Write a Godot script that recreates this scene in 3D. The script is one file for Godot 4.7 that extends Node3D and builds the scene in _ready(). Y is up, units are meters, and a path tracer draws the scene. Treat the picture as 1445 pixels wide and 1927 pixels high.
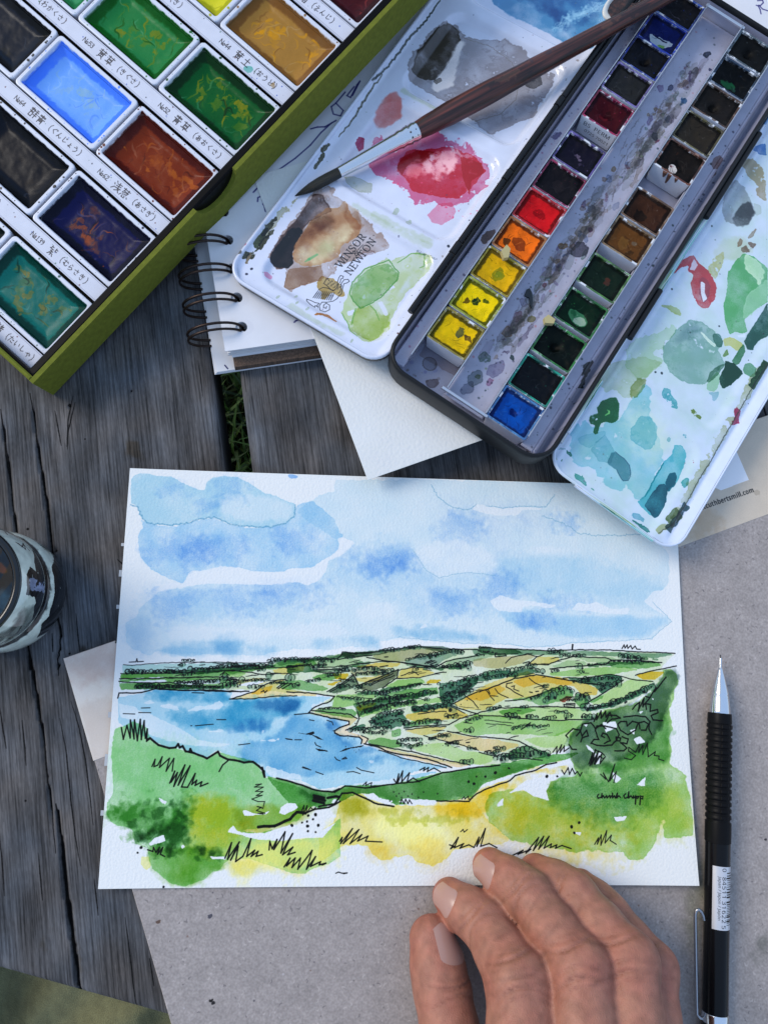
extends Node3D
# A picnic table seen from above: a watercolour landscape, two paint sets, a sketchbook, a pencil, a water pot and a hand.
# Lengths in the helpers are millimetres; they are turned to metres when a vertex is added.

var used := {}
var NA: PackedByteArray   # 512 x 512 noises: fine, middle, coarse, grain
var NB: PackedByteArray
var NC: PackedByteArray
var ND: PackedByteArray
var grain_img: Image

func numbered(called: String) -> String:
	var k: int = used.get(called, 0)
	used[called] = k + 1
	return called if k == 0 else "%s_%03d" % [called, k]

func tag(o: Node3D, label: String, category := "", group := "", kind := "") -> Node3D:
	if label: o.set_meta("label", label)
	if category: o.set_meta("category", category)
	if group: o.set_meta("group", group)
	if kind: o.set_meta("kind", kind)
	return o

func thing(called: String, label: String, category: String, xf := Transform3D(), group := "") -> Node3D:
	var o := Node3D.new()
	o.name = numbered(called)
	add_child(o)
	o.transform = xf
	tag(o, label, category, group)
	return o

func part(called: String, mesh: Mesh, m: Material, parent: Node = null, xf := Transform3D()) -> MeshInstance3D:
	var o := MeshInstance3D.new()
	o.name = numbered(called) if parent == null else called
	o.mesh = mesh
	o.material_override = m
	o.transform = xf
	(self if parent == null else parent).add_child(o, true)
	return o

func frame_of(o: Vector3, u: Vector3, n: Vector3, v: Vector3) -> Transform3D:
	return Transform3D(Basis(u, n, v).orthonormalized(), o * 0.001)

func at(x: float, y: float, z: float, yaw := 0.0) -> Transform3D:   # millimetres, degrees
	return Transform3D(Basis(Vector3.UP, deg_to_rad(yaw)), Vector3(x, y, z) * 0.001)

# ---------------------------------------------------------------- shapes
class MB:
	var st := SurfaceTool.new()
	var r: Rect2
	var group := 1
	func _init(rect := Rect2(0,0,100,100)) -> void:
		st.begin(Mesh.PRIMITIVE_TRIANGLES)
		r = rect
	func vert(p: Vector3) -> void:
		st.set_uv(Vector2((p.x - r.position.x) / r.size.x, (p.z - r.position.y) / r.size.y))
		st.add_vertex(p * 0.001)
	func tri(a: Vector3, b: Vector3, c: Vector3) -> void:
		vert(a); vert(b); vert(c)
	func quad(a: Vector3, b: Vector3, c: Vector3, d: Vector3) -> void:
		tri(a, b, c); tri(a, c, d)
	func next(smooth := true) -> void:
		group += 1
		st.set_smooth_group(group if smooth else 0xFFFFFFFF)
	func cap(ring: PackedVector3Array, up := true) -> void:
		next()
		var p2 := PackedVector2Array()
		for p in ring: p2.append(Vector2(p.x, p.z))
		var ids := Geometry2D.triangulate_polygon(p2)
		for i in range(0, ids.size(), 3):
			var a := ring[ids[i]]; var b := ring[ids[i + 1]]; var c := ring[ids[i + 2]]
			if ((a - c).cross(a - b).y > 0) != up:
				var t := b
				b = c
				c = t
			tri(a, b, c)
	func loft(rings: Array, smooth_all := false, closed := true) -> void:
		next()
		for k in rings.size() - 1:
			if not smooth_all: next()
			var a: PackedVector3Array = rings[k]
			var b: PackedVector3Array = rings[k + 1]
			var n := a.size()
			for i in (n if closed else n - 1):
				var j := (i + 1) % n
				quad(a[i], b[i], b[j], a[j])
	func box(c: Vector3, s: Vector3, bevel := 0.3) -> void:
		var h := s * 0.5
		var q := minf(bevel, minf(h.y, minf(h.x, h.z)) * 0.9)
		var rings := []
		for e in [[-h.y, q], [-h.y + q, 0.0], [h.y - q, 0.0], [h.y, q]]:
			var i: float = e[1]
			rings.append(PackedVector3Array([c + Vector3(-h.x + i, e[0], -h.z + i), c + Vector3(h.x - i, e[0], -h.z + i), c + Vector3(h.x - i, e[0], h.z - i), c + Vector3(-h.x + i, e[0], h.z - i)]))
		for k in 3:
			for i in 4:
				next()
				var j := (i + 1) % 4
				quad(rings[k][i], rings[k + 1][i], rings[k + 1][j], rings[k][j])
		cap(rings[3], true)
		cap(rings[0], false)
	func prism(outline: PackedVector3Array, y0: float, y1: float) -> void:
		var lo := PackedVector3Array(); var hi := PackedVector3Array()
		for p in outline:
			lo.append(Vector3(p.x, y0, p.z)); hi.append(Vector3(p.x, y1, p.z))
		for i in lo.size():
			next()
			var j := (i + 1) % lo.size()
			quad(lo[i], hi[i], hi[j], lo[j])
		cap(hi, true)
		cap(lo, false)
	func mesh() -> ArrayMesh:
		st.generate_normals()
		st.index()
		return st.commit()

func rr(x0: float, z0: float, x1: float, z1: float, rad: float, y: float, n := 5) -> PackedVector3Array:
	var out := PackedVector3Array()
	rad = maxf(rad, 0.02)
	var cs := [Vector2(x1 - rad, z1 - rad), Vector2(x0 + rad, z1 - rad), Vector2(x0 + rad, z0 + rad), Vector2(x1 - rad, z0 + rad)]
	for k in 4:
		for i in n + 1:
			var a := (k + float(i) / n) * PI / 2
			out.append(Vector3(cs[k].x + cos(a) * rad, y, cs[k].y + sin(a) * rad))
	return out

func flat_points(a: Array, y := 0.0) -> PackedVector3Array:
	var out := PackedVector3Array()
	for i in range(0, a.size(), 2): out.append(Vector3(a[i], y, a[i + 1]))
	return out

func grid(x0: float, z0: float, x1: float, z1: float, nx: int, nz: int, f: Callable, rect: Rect2, rad := 0.0) -> ArrayMesh:
	# a sheet whose height is f(x, z), in millimetres
	var v := PackedVector3Array(); var nm := PackedVector3Array(); var uv := PackedVector2Array(); var id := PackedInt32Array()
	var hs := PackedFloat32Array()
	for j in nz + 1:
		for i in nx + 1:
			var x := lerpf(x0, x1, float(i) / nx)
			var z := lerpf(z0, z1, float(j) / nz)
			if rad > 0.0:      # round the corners
				var ex := maxf(x0 + rad - x, 0.0) - maxf(x - x1 + rad, 0.0); var ez := maxf(z0 + rad - z, 0.0) - maxf(z - z1 + rad, 0.0)
				var el := Vector2(ex, ez).length()
				if ex != 0.0 and ez != 0.0 and el > rad:
					x += ex * (1.0 - rad / el); z += ez * (1.0 - rad / el)
			var y: float = f.call(x, z)
			hs.append(y)
			v.append(Vector3(x, y, z) * 0.001)
			uv.append(Vector2((x - rect.position.x) / rect.size.x, (z - rect.position.y) / rect.size.y))
	var dx := (x1 - x0) / nx
	var dz := (z1 - z0) / nz
	for j in nz + 1:
		for i in nx + 1:
			var w := nx + 1
			var a := hs[j * w + maxi(i - 1,0)]; var b := hs[j * w + mini(i + 1, nx)]
			var c := hs[maxi(j - 1,0) * w + i]; var d := hs[mini(j + 1, nz) * w + i]
			nm.append(Vector3((a - b) / (dx * (2.0 if i > 0 and i < nx else 1.0)), 1.0, (c - d) / (dz * (2.0 if j > 0 and j < nz else 1.0))).normalized())
			if i < nx and j < nz:
				var q := j * w + i
				id.append_array(PackedInt32Array([q, q + 1, q + w + 1, q, q + w + 1, q + w]))
	return arrays_mesh(v, nm, uv, id)

func arrays_mesh(v: PackedVector3Array, nm: PackedVector3Array, uv: PackedVector2Array, id: PackedInt32Array, cols := PackedColorArray()) -> ArrayMesh:
	var arr := []
	arr.resize(Mesh.ARRAY_MAX)
	arr[Mesh.ARRAY_VERTEX] = v
	arr[Mesh.ARRAY_NORMAL] = nm
	if uv.size(): arr[Mesh.ARRAY_TEX_UV] = uv
	if cols.size(): arr[Mesh.ARRAY_COLOR] = cols
	arr[Mesh.ARRAY_INDEX] = id
	var m := ArrayMesh.new()
	m.add_surface_from_arrays(Mesh.PRIMITIVE_TRIANGLES, arr)
	return m

func tube(path: PackedVector3Array, radii: Array, sides := 10, ends := true, squash := 1.0) -> ArrayMesh:
	# a round bar along a path (millimetres); uv.x runs around, uv.y along
	var v := PackedVector3Array(); var nm := PackedVector3Array(); var uv := PackedVector2Array(); var id := PackedInt32Array()
	var n := path.size()
	var up := Vector3.UP
	var run := 0.0
	for k in n:
		var d := (path[mini(k + 1, n - 1)] - path[maxi(k - 1,0)]).normalized()
		if absf(d.dot(up)) > 0.98: up = Vector3.RIGHT
		var s := d.cross(up).normalized()
		up = s.cross(d).normalized()
		var rk: float = radii[k] if radii.size() > 1 else radii[0]
		var r0: float = radii[maxi(k - 1,0)] if radii.size() > 1 else rk
		var r1: float = radii[mini(k + 1, n - 1)] if radii.size() > 1 else rk
		var slope := (r0 - r1) / maxf((path[mini(k + 1, n - 1)] - path[maxi(k - 1,0)]).length(), 0.001)
		if k: run += (path[k] - path[k - 1]).length()
		for i in sides + 1:
			var a := TAU * i / sides
			var o := s * cos(a) + up * (sin(a) * squash)
			v.append((path[k] + o * rk) * 0.001)
			nm.append((o + d * slope).normalized())
			uv.append(Vector2(float(i) / sides, run * 0.01))
	for k in n - 1:
		for i in sides:
			var q := k * (sides + 1) + i
			id.append_array(PackedInt32Array([q, q + sides + 2, q + sides + 1, q, q + 1, q + sides + 2]))
	if ends:
		for k in [0, n - 1]:
			var c := v.size()
			var d: Vector3 = (path[0] - path[1]).normalized() if k == 0 else (path[n - 1] - path[n - 2]).normalized()
			v.append(path[k] * 0.001); nm.append(d); uv.append(Vector2(0.5,0))
			for i in sides + 1:
				v.append(v[k * (sides + 1) + i]); nm.append(d); uv.append(Vector2(0.5,0))
			for i in sides:
				if k == 0: id.append_array(PackedInt32Array([c, c + 2 + i, c + 1 + i]))
				else: id.append_array(PackedInt32Array([c, c + 1 + i, c + 2 + i]))
	return arrays_mesh(v, nm, uv, id)

func lathe(profile: Array, n := 64) -> ArrayMesh:
	# profile: Vector2(radius, height) in millimetres, from the bottom outside to the inside; uv.x around, uv.y = share of the profile's length
	var v := PackedVector3Array(); var nm := PackedVector3Array(); var uv := PackedVector2Array(); var id := PackedInt32Array()
	var total := 0.0
	for k in profile.size() - 1: total += (profile[k + 1] - profile[k]).length()
	var run := 0.0
	for k in profile.size():
		if k: run += (profile[k] - profile[k - 1]).length()
		var t: Vector2 = (profile[mini(k + 1, profile.size() - 1)] - profile[maxi(k - 1,0)]).normalized()
		for i in n + 1:
			var a := TAU * i / n
			v.append(Vector3(cos(a) * profile[k].x, profile[k].y, sin(a) * profile[k].x) * 0.001)
			nm.append(Vector3(cos(a) * t.y, -t.x, sin(a) * t.y).normalized())
			uv.append(Vector2(float(i) / n, run / total))
	for k in profile.size() - 1:
		for i in n:
			var q := k * (n + 1) + i
			id.append_array(PackedInt32Array([q, q + n + 2, q + n + 1, q, q + 1, q + n + 2]))
	return arrays_mesh(v, nm, uv, id)

# ---------------------------------------------------------------- materials
func mat(c: Color, rough := 0.6, metal := 0.0, tex: Texture2D = null) -> StandardMaterial3D:   # c is linear
	var m := StandardMaterial3D.new()
	m.albedo_color = c.linear_to_srgb()
	m.roughness = rough
	m.metallic = metal
	m.albedo_texture = tex
	return m

func srgb(c: Color, rough := 0.6, metal := 0.0, tex: Texture2D = null) -> StandardMaterial3D:
	var m := mat(c, rough, metal, tex)
	m.albedo_color = c
	return m

func bump(m: StandardMaterial3D, tex: Texture2D, cm: float) -> StandardMaterial3D:
	m.heightmap_enabled = true
	m.heightmap_texture = tex
	m.heightmap_scale = cm
	return m

func tri_bump(m: StandardMaterial3D, tex: Texture2D, cm: float, per_metre: float) -> StandardMaterial3D:
	m.uv1_triplanar = true
	m.uv1_scale = Vector3.ONE * per_metre
	return bump(m, tex, cm)

func noise_bytes(freq: float, octaves: int, seed_: int, kind := FastNoiseLite.TYPE_SIMPLEX_SMOOTH) -> PackedByteArray:
	var f := FastNoiseLite.new()
	f.noise_type = kind
	f.seed = seed_
	f.frequency = freq
	f.fractal_octaves = octaves
	var im := f.get_image(704,704, false, false, true)
	im.convert(Image.FORMAT_L8)
	var d := im.get_data()
	var row := PackedByteArray()      # fold the surplus back in so that the sheet tiles
	row.resize(512 * 704)
	for y in 704:
		for x in 512:
			var k := x / 192.0
			row[y * 512 + x] = d[y * 704 + x] if x >= 192 else clampi(int(128.0 + ((d[y * 704 + x] - 128) * k + (d[y * 704 + x + 512] - 128) * (1.0 - k)) / sqrt(k * k + (1.0 - k) * (1.0 - k))), 0,255)
	var out := PackedByteArray()
	out.resize(512 * 512)
	for y in 512:
		var k := y / 192.0
		for x in 512:
			out[y * 512 + x] = row[y * 512 + x] if y >= 192 else clampi(int(128.0 + ((row[y * 512 + x] - 128) * k + (row[(y + 512) * 512 + x] - 128) * (1.0 - k)) / sqrt(k * k + (1.0 - k) * (1.0 - k))), 0,255)
	return out

func noise_image(w: int, h: int, freq: float, octaves: int, seed_: int) -> Image:
	var f := FastNoiseLite.new()
	f.noise_type = FastNoiseLite.TYPE_SIMPLEX_SMOOTH
	f.seed = seed_
	f.frequency = freq
	f.fractal_octaves = octaves
	var im := f.get_image(w, h, false, false, true)
	im.convert(Image.FORMAT_L8)
	return im

# ---------------------------------------------------------------- a sheet to paint on
class Canvas:
	var w: int
	var h: int
	var s: float        # pixels per millimetre
	var ox: float       # millimetres of the first pixel
	var oz: float
	var r := PackedFloat32Array()
	var g := PackedFloat32Array()
	var b := PackedFloat32Array()
	var top: Node
	var rng := RandomNumberGenerator.new()
	var turn := 0
	func _init(owner_: Node, rect: Rect2, scale_: float, paper: Color, seed_ := 7) -> void:
		top = owner_
		s = scale_
		ox = rect.position.x
		oz = rect.position.y
		w = int(rect.size.x * s)
		h = int(rect.size.y * s)
		rng.seed = seed_
		r.resize(w * h); g.resize(w * h); b.resize(w * h)
		r.fill(paper.r); g.fill(paper.g); b.fill(paper.b)
	func rect() -> Rect2:
		return Rect2(ox, oz, w / s, h / s)
	func speckle(noise: PackedByteArray, amount: float, step := 1, shift := 0, squash := 1) -> void:
		for y in h:
			var row := ((y / squash * step + shift) & 511) << 9
			for x in w:
				var k := 1.0 + (noise[row | ((x * step + shift) & 511)] - 128) * amount / 128.0
				var i := y * w + x
				r[i] *= k; g[i] *= k; b[i] *= k
	func wash(a: Array, col: Color, o := {}) -> void:
		# o: a strength, soft (mm over which the rim wanders), hard (0..1 crispness), edge (darker rim), var (cloudiness), gran (granulation), body (opaque), grad [x0, z0, x1, z1, k0, k1]
		var n := a.size() / 2
		var soft: float = o.get("soft", 1.0) * s
		var pad := int(soft * 1.6) + 3
		var x0 := 1e9; var x1 := -1e9; var y0 := 1e9; var y1 := -1e9
		var px := PackedFloat32Array(); var py := PackedFloat32Array()
		for i in n:
			var x: float = (a[2 * i] - ox) * s
			var y: float = (a[2 * i + 1] - oz) * s
			px.append(x); py.append(y)
			x0 = minf(x0, x); x1 = maxf(x1, x); y0 = minf(y0, y); y1 = maxf(y1, y)
		var bx := int(x0) - pad; var by := int(y0) - pad
		var bw := int(x1) + pad - bx; var bh := int(y1) + pad - by
		var halve := clampi(int(round(log(maxf(soft, 1.0)) / log(2.0))), 0,6)
		var unit := 1 << halve
		bw = (bw / unit + 2) * unit; bh = (bh / unit + 2) * unit
		var im := Image.create(bw, bh, false, Image.FORMAT_L8)
		for y in bh:
			var yy := y + by + 0.5
			var xs := PackedFloat32Array()
			for i in n:
				var j := (i + 1) % n
				if (py[i] <= yy) != (py[j] <= yy):
					xs.append(px[i] + (yy - py[i]) / (py[j] - py[i]) * (px[j] - px[i]))
			xs.sort()
			for k in range(0, xs.size() - 1,2):
				var xa := int(round(xs[k])) - bx
				var xb := int(round(xs[k + 1])) - bx
				if xb > xa: im.fill_rect(Rect2i(xa, y, xb - xa, 1), Color.WHITE)
		for k in halve: im.shrink_x2()
		if halve: im.resize(bw, bh, Image.INTERPOLATE_CUBIC)
		im.convert(Image.FORMAT_L8)
		var m := im.get_data()
		var na: PackedByteArray = top.NA; var nb: PackedByteArray = top.NB; var nc: PackedByteArray = top.NC; var nd: PackedByteArray = top.ND
		turn += 1
		var sh := (turn * 167) & 511
		var strength: float = o.get("a", 0.6)
		var wob: float = o.get("wob", 1.0) * (0.0 if halve == 0 else 1.0)
		var ka := wob * 0.0022; var kb := wob * 0.0016
		var hard: float = o.get("hard", 0.9)
		var lo := 0.5 - lerpf(0.45,0.06, hard)
		var inv := 1.0 / (2.0 * (0.5 - lo))
		var edge: float = o.get("edge", 0.35)
		var vary: float = o.get("var", 0.25) / 128.0
		var gran: float = o.get("gran", 0.12) / 128.0
		var body: float = o.get("body", 0.0)
		var gr: Array = o.get("grad", [])
		var gx := 0.0; var gz := 0.0; var g0 := 0.0; var ga := 1.0; var gb := 1.0
		if gr.size():
			var d := Vector2(gr[2] - gr[0], gr[3] - gr[1])
			var l2 := d.length_squared()
			gx = d.x / l2 / s; gz = d.y / l2 / s
			g0 = ((ox - gr[0]) * d.x + (oz - gr[1]) * d.y) / l2
			ga = gr[4]; gb = gr[5]
		var cr := col.r; var cg := col.g; var cb := col.b
		for y in range(maxi(by, 0), mini(by + bh, h)):
			var mi := (y - by) * bw - bx
			var row := ((y + sh) & 511) << 9
			var rowb := (((y >> 1) + sh) & 511) << 9
			for x in range(maxi(bx, 0), mini(bx + bw, w)):
				var mv := m[mi + x]
				if mv < 8: continue
				var c := row | ((x + sh) & 511)
				var t := mv * 0.0039216 + (na[c] - 128) * ka + (nb[c] - 128) * kb
				if t <= lo: continue
				var k := (t - lo) * inv
				if k > 1.0: k = 1.0
				var d := strength * (1.0 + (nc[rowb | (((x >> 1) + sh) & 511)] - 128) * vary + (nd[c] - 128) * gran)
				if edge != 0.0 and t < 0.86: d *= 1.0 + edge * minf(1.0, (0.86 - t) * 4.0)
				if gr.size(): d *= lerpf(ga, gb, clampf(g0 + x * gx + y * gz, 0.0,1.0))
				d *= k
				if d > 1.0: d = 1.0
				elif d <= 0.0: continue
				var i := y * w + x
				if body > 0.0:
					var e := d * body
					d -= e
					r[i] += (cr - r[i]) * e; g[i] += (cg - g[i]) * e; b[i] += (cb - b[i]) * e
				r[i] *= 1.0 - d * (1.0 - cr)
				g[i] *= 1.0 - d * (1.0 - cg)
				b[i] *= 1.0 - d * (1.0 - cb)
	func ink(a: Array, width := 0.4, col := Color(0.04,0.04,0.06), strength := 0.95, taper := 0.0, close := false) -> void:
		# a pen line through the points (mm)
		var n := a.size() / 2
		for i in (n if close else n - 1):
			var j := (i + 1) % n
			var ax: float = (a[2 * i] - ox) * s; var ay: float = (a[2 * i + 1] - oz) * s
			var bx: float = (a[2 * j] - ox) * s; var by: float = (a[2 * j + 1] - oz) * s
			var hw0 := width * s * 0.5 * lerpf(1.0, sin(PI * clampf((i + 0.3) / n, 0.0,1.0)), taper)
			var hw1 := width * s * 0.5 * lerpf(1.0, sin(PI * clampf((i + 1.3) / n, 0.0,1.0)), taper)
			segment(ax, ay, bx, by, hw0, hw1, col, strength)
	func segment(ax: float, ay: float, bx: float, by: float, hw0: float, hw1: float, col: Color, strength: float) -> void:
		var dx := bx - ax; var dy := by - ay
		var l2 := maxf(dx * dx + dy * dy, 1e-6)
		var m := maxf(hw0, hw1) + 1.0
		for y in range(maxi(int(minf(ay, by) - m), 0), mini(int(maxf(ay, by) + m) + 1, h)):
			for x in range(maxi(int(minf(ax, bx) - m), 0), mini(int(maxf(ax, bx) + m) + 1, w)):
				var t := clampf(((x + 0.5 - ax) * dx + (y + 0.5 - ay) * dy) / l2,0.0,1.0)
				var ex := x + 0.5 - ax - t * dx; var ey := y + 0.5 - ay - t * dy
				var k := hw0 + (hw1 - hw0) * t + 0.5 - sqrt(ex * ex + ey * ey)
				if k <= 0.0: continue
				k = minf(k, 1.0) * minf(1.0, (hw0 + hw1) + 0.25) * strength
				var i := y * w + x
				r[i] += (col.r - r[i]) * k; g[i] += (col.g - g[i]) * k; b[i] += (col.b - b[i]) * k
	func loops(a: Array, size: float, width := 0.32, col := Color(0.05,0.06,0.07), both := false) -> void:
		# scalloped pen line, as one draws bushes along a hedge
		for i in a.size() / 2 - 1:
			var p := Vector2(a[2 * i], a[2 * i + 1]); var q := Vector2(a[2 * i + 2], a[2 * i + 3])
			var l := (q - p).length()
			var k := maxi(1, int(l / size))
			var d := (q - p) / k
			for j in k:
				var c := p + d * (j + rng.randf_range(0.25,0.75))
				var rad := d.length() * rng.randf_range(0.40,0.85)
				if both:
					dot(c.x, c.y + rad * 0.35, rad * rng.randf_range(0.8,1.25), [Color(0.15,0.36,0.22), Color(0.10,0.25,0.18), Color(0.22,0.44,0.27), Color(0.20,0.36,0.32)][rng.randi() % 4], rng.randf_range(0.15,0.5))
				var line := []
				var up := rng.randf_range(0.5,1.2)
				var lean := rng.randf_range(-0.5,0.5)
				for e in 9:
					var t := PI * (1.15 - e * 0.165) + lean
					line.append(c.x + cos(t) * rad + rng.randf_range(-0.05,0.05))
					line.append(c.y - sin(t) * rad * up + rng.randf_range(-0.05,0.05))
				ink(line, width * rng.randf_range(0.7,1.2), col)
				if both and rng.randf() < 0.8:
					dot(c.x + rng.randf_range(-1,1) * rad, c.y + rng.randf_range(0.0,1.0) * rad, rad * rng.randf_range(0.2,0.55), col, 0.85)
	func dot(x: float, z: float, rad: float, col: Color, strength := 1.0) -> void:
		var px := (x - ox) * s; var py := (z - oz) * s
		segment(px, py, px + rng.randf_range(-0.4,0.4) * rad * s, py + rng.randf_range(-0.4,0.4) * rad * s, rad * s, rad * s * 0.9, col, strength)
	func blade(a: Array, width := 0.4) -> void:
		# a zigzag of grass
		ink(a, width, Color(0.05,0.06,0.06), 0.95,0.0)
	func splat(x0: float, z0: float, x1: float, z1: float, count: int, lo: float, hi: float, cols: Array, strength := 0.7) -> void:
		for i in count:
			var e := rng.randf()
			dot(rng.randf_range(x0, x1), rng.randf_range(z0, z1), lerpf(lo, hi, e * e * e), cols[rng.randi() % cols.size()], strength * rng.randf_range(0.5,1.0))
	func blob(x: float, z: float, rx: float, rz: float, col: Color, o := {}, spin := 0.0) -> void:
		var a := []
		var ph := rng.randf() * TAU
		for i in 22:
			var t := TAU * i / 22
			var k: float = 1.0 + 0.14 * sin(2 * t + ph) + 0.09 * sin(3 * t + ph * 2) + rng.randf_range(-0.07,0.07)
			var q := Vector2(cos(t) * rx * k, sin(t) * rz * k).rotated(deg_to_rad(spin))
			a.append(x + q.x); a.append(z + q.y)
		wash(a, col, o)
	func glyphs(text: String, font: String, size: float, x: float, z: float, turn_deg: float, col: Color, strength := 1.0, bold := false, stretch := 1.0) -> float:
		# prints lettering: the letters' outlines are filled onto the sheet, starting at x, z on the baseline; gives back the width
		var f := SystemFont.new()
		f.font_names = PackedStringArray([font])
		if bold: f.font_weight = 700
		var tm := TextMesh.new()
		tm.font = f
		tm.font_size = 64
		tm.pixel_size = 1.0 / 64.0
		tm.depth = 0.0
		tm.horizontal_alignment = HORIZONTAL_ALIGNMENT_LEFT
		tm.vertical_alignment = VERTICAL_ALIGNMENT_CENTER
		tm.text = text
		var ar := tm.get_mesh_arrays()
		var vs: PackedVector3Array = ar[Mesh.ARRAY_VERTEX]
		var ids: PackedInt32Array = ar[Mesh.ARRAY_INDEX]
		if ids.is_empty(): ids = PackedInt32Array(range(vs.size()))
		var lo := 1e9
		var hi := -1e9
		var left := 1e9
		for p in vs:
			lo = minf(lo, p.y); hi = maxf(hi, p.y); left = minf(left, p.x)
		var ca := cos(deg_to_rad(turn_deg)); var sa := sin(deg_to_rad(turn_deg))
		var q := PackedVector2Array()
		var wide := 0.0
		for p in vs:
			var lx := (p.x - left) * size * stretch
			var lz := -(p.y - lo) * size
			wide = maxf(wide, lx)
			q.append(Vector2((x + lx * ca - lz * sa - ox) * s, (z + lx * sa + lz * ca - oz) * s))
		var over := {}
		for t in range(0, ids.size(), 3):
			var p0 := q[ids[t]]; var p1 := q[ids[t + 1]]; var p2 := q[ids[t + 2]]
			var area := (p1 - p0).cross(p2 - p0)
			if absf(area) < 0.01: continue
			for y in range(maxi(int(minf(p0.y, minf(p1.y, p2.y))), 0), mini(int(maxf(p0.y, maxf(p1.y, p2.y))) + 1, h)):
				for xx in range(maxi(int(minf(p0.x, minf(p1.x, p2.x))), 0), mini(int(maxf(p0.x, maxf(p1.x, p2.x))) + 1, w)):
					var hit := 0
					for e in 9:
						var p := Vector2(xx + (e % 3 + 0.5) / 3.0, y + (e / 3 + 0.5) / 3.0)
						var c0 := (p1 - p0).cross(p - p0); var c1 := (p2 - p1).cross(p - p1); var c2 := (p0 - p2).cross(p - p2)
						if (c0 >= 0 and c1 >= 0 and c2 >= 0) or (c0 <= 0 and c1 <= 0 and c2 <= 0): hit += 1
					if hit: over[y * w + xx] = over.get(y * w + xx, 0) + hit
		for i in over:
			var k := minf(1.0, over[i] / 9.0) * strength
			r[i] += (col.r - r[i]) * k; g[i] += (col.g - g[i]) * k; b[i] += (col.b - b[i]) * k
		return wide
	func image() -> Image:
		var d := PackedByteArray()
		d.resize(w * h * 3)
		for i in w * h:
			d[3 * i] = clampi(int(r[i] * 255.0 + 0.5), 0,255)
			d[3 * i + 1] = clampi(int(g[i] * 255.0 + 0.5), 0,255)
			d[3 * i + 2] = clampi(int(b[i] * 255.0 + 0.5), 0,255)
		return Image.create_from_data(w, h, false, Image.FORMAT_RGB8, d)
	func texture() -> ImageTexture:
		return ImageTexture.create_from_image(image())

# ---------------------------------------------------------------- the scene
func _ready() -> void:
	var cam := Camera3D.new()
	cam.name = "camera"
	add_child(cam)
	cam.transform = Transform3D(Basis(Vector3(0.996341,0.084046,-0.015536), Vector3(-0.030101,0.174920,-0.984122), Vector3(-0.079994,0.980989,0.176809)), Vector3(72.120,292.548,65.722) * 0.001)
	cam.fov = 67.22
	cam.near = 0.01
	cam.far = 200.0
	cam.current = true
	var env := Environment.new()
	env.background_mode = Environment.BG_SKY
	var sky_mat := ProceduralSkyMaterial.new()
	sky_mat.sky_top_color = Color(0.60,0.71,0.86)
	sky_mat.sky_horizon_color = Color(0.77,0.83,0.88)
	sky_mat.sky_curve = 0.12
	sky_mat.ground_bottom_color = Color(0.10,0.13,0.07)
	sky_mat.ground_horizon_color = Color(0.42,0.46,0.42)
	sky_mat.sky_energy_multiplier = 0.97
	var sky := Sky.new()
	sky.sky_material = sky_mat
	env.sky = sky
	env.tonemap_mode = Environment.TONE_MAPPER_LINEAR
	env.tonemap_exposure = 1.42
	env.sdfgi_enabled = true
	env.ssao_enabled = true
	env.ssil_enabled = true
	var we := WorldEnvironment.new()
	we.name = "world_environment"
	we.environment = env
	add_child(we)
	var sun := DirectionalLight3D.new()
	sun.name = "sun"
	add_child(sun)
	sun.look_at_from_position(Vector3(-1.25,1.05,-0.55), Vector3.ZERO)
	sun.light_energy = 0.5
	sun.light_angular_distance = 28.0
	sun.light_color = Color(1.0,0.97,0.93)
	sun.shadow_enabled = true

	NA = noise_bytes(0.045,4,11)
	NB = noise_bytes(0.012,3,23)
	NC = noise_bytes(0.02,4,37)
	ND = noise_bytes(0.22,2,51)
	grain_img = noise_image(512,512,0.12,4,77)

	build_ground()
	build_table()
	build_pad()
	build_sketchbook()
	build_loose_sheet()
	build_painting()
	build_gansai_box()
	build_tin()
	build_brush()
	build_small_cup()
	build_water_pot()
	build_pencil()
	build_person()

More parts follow.
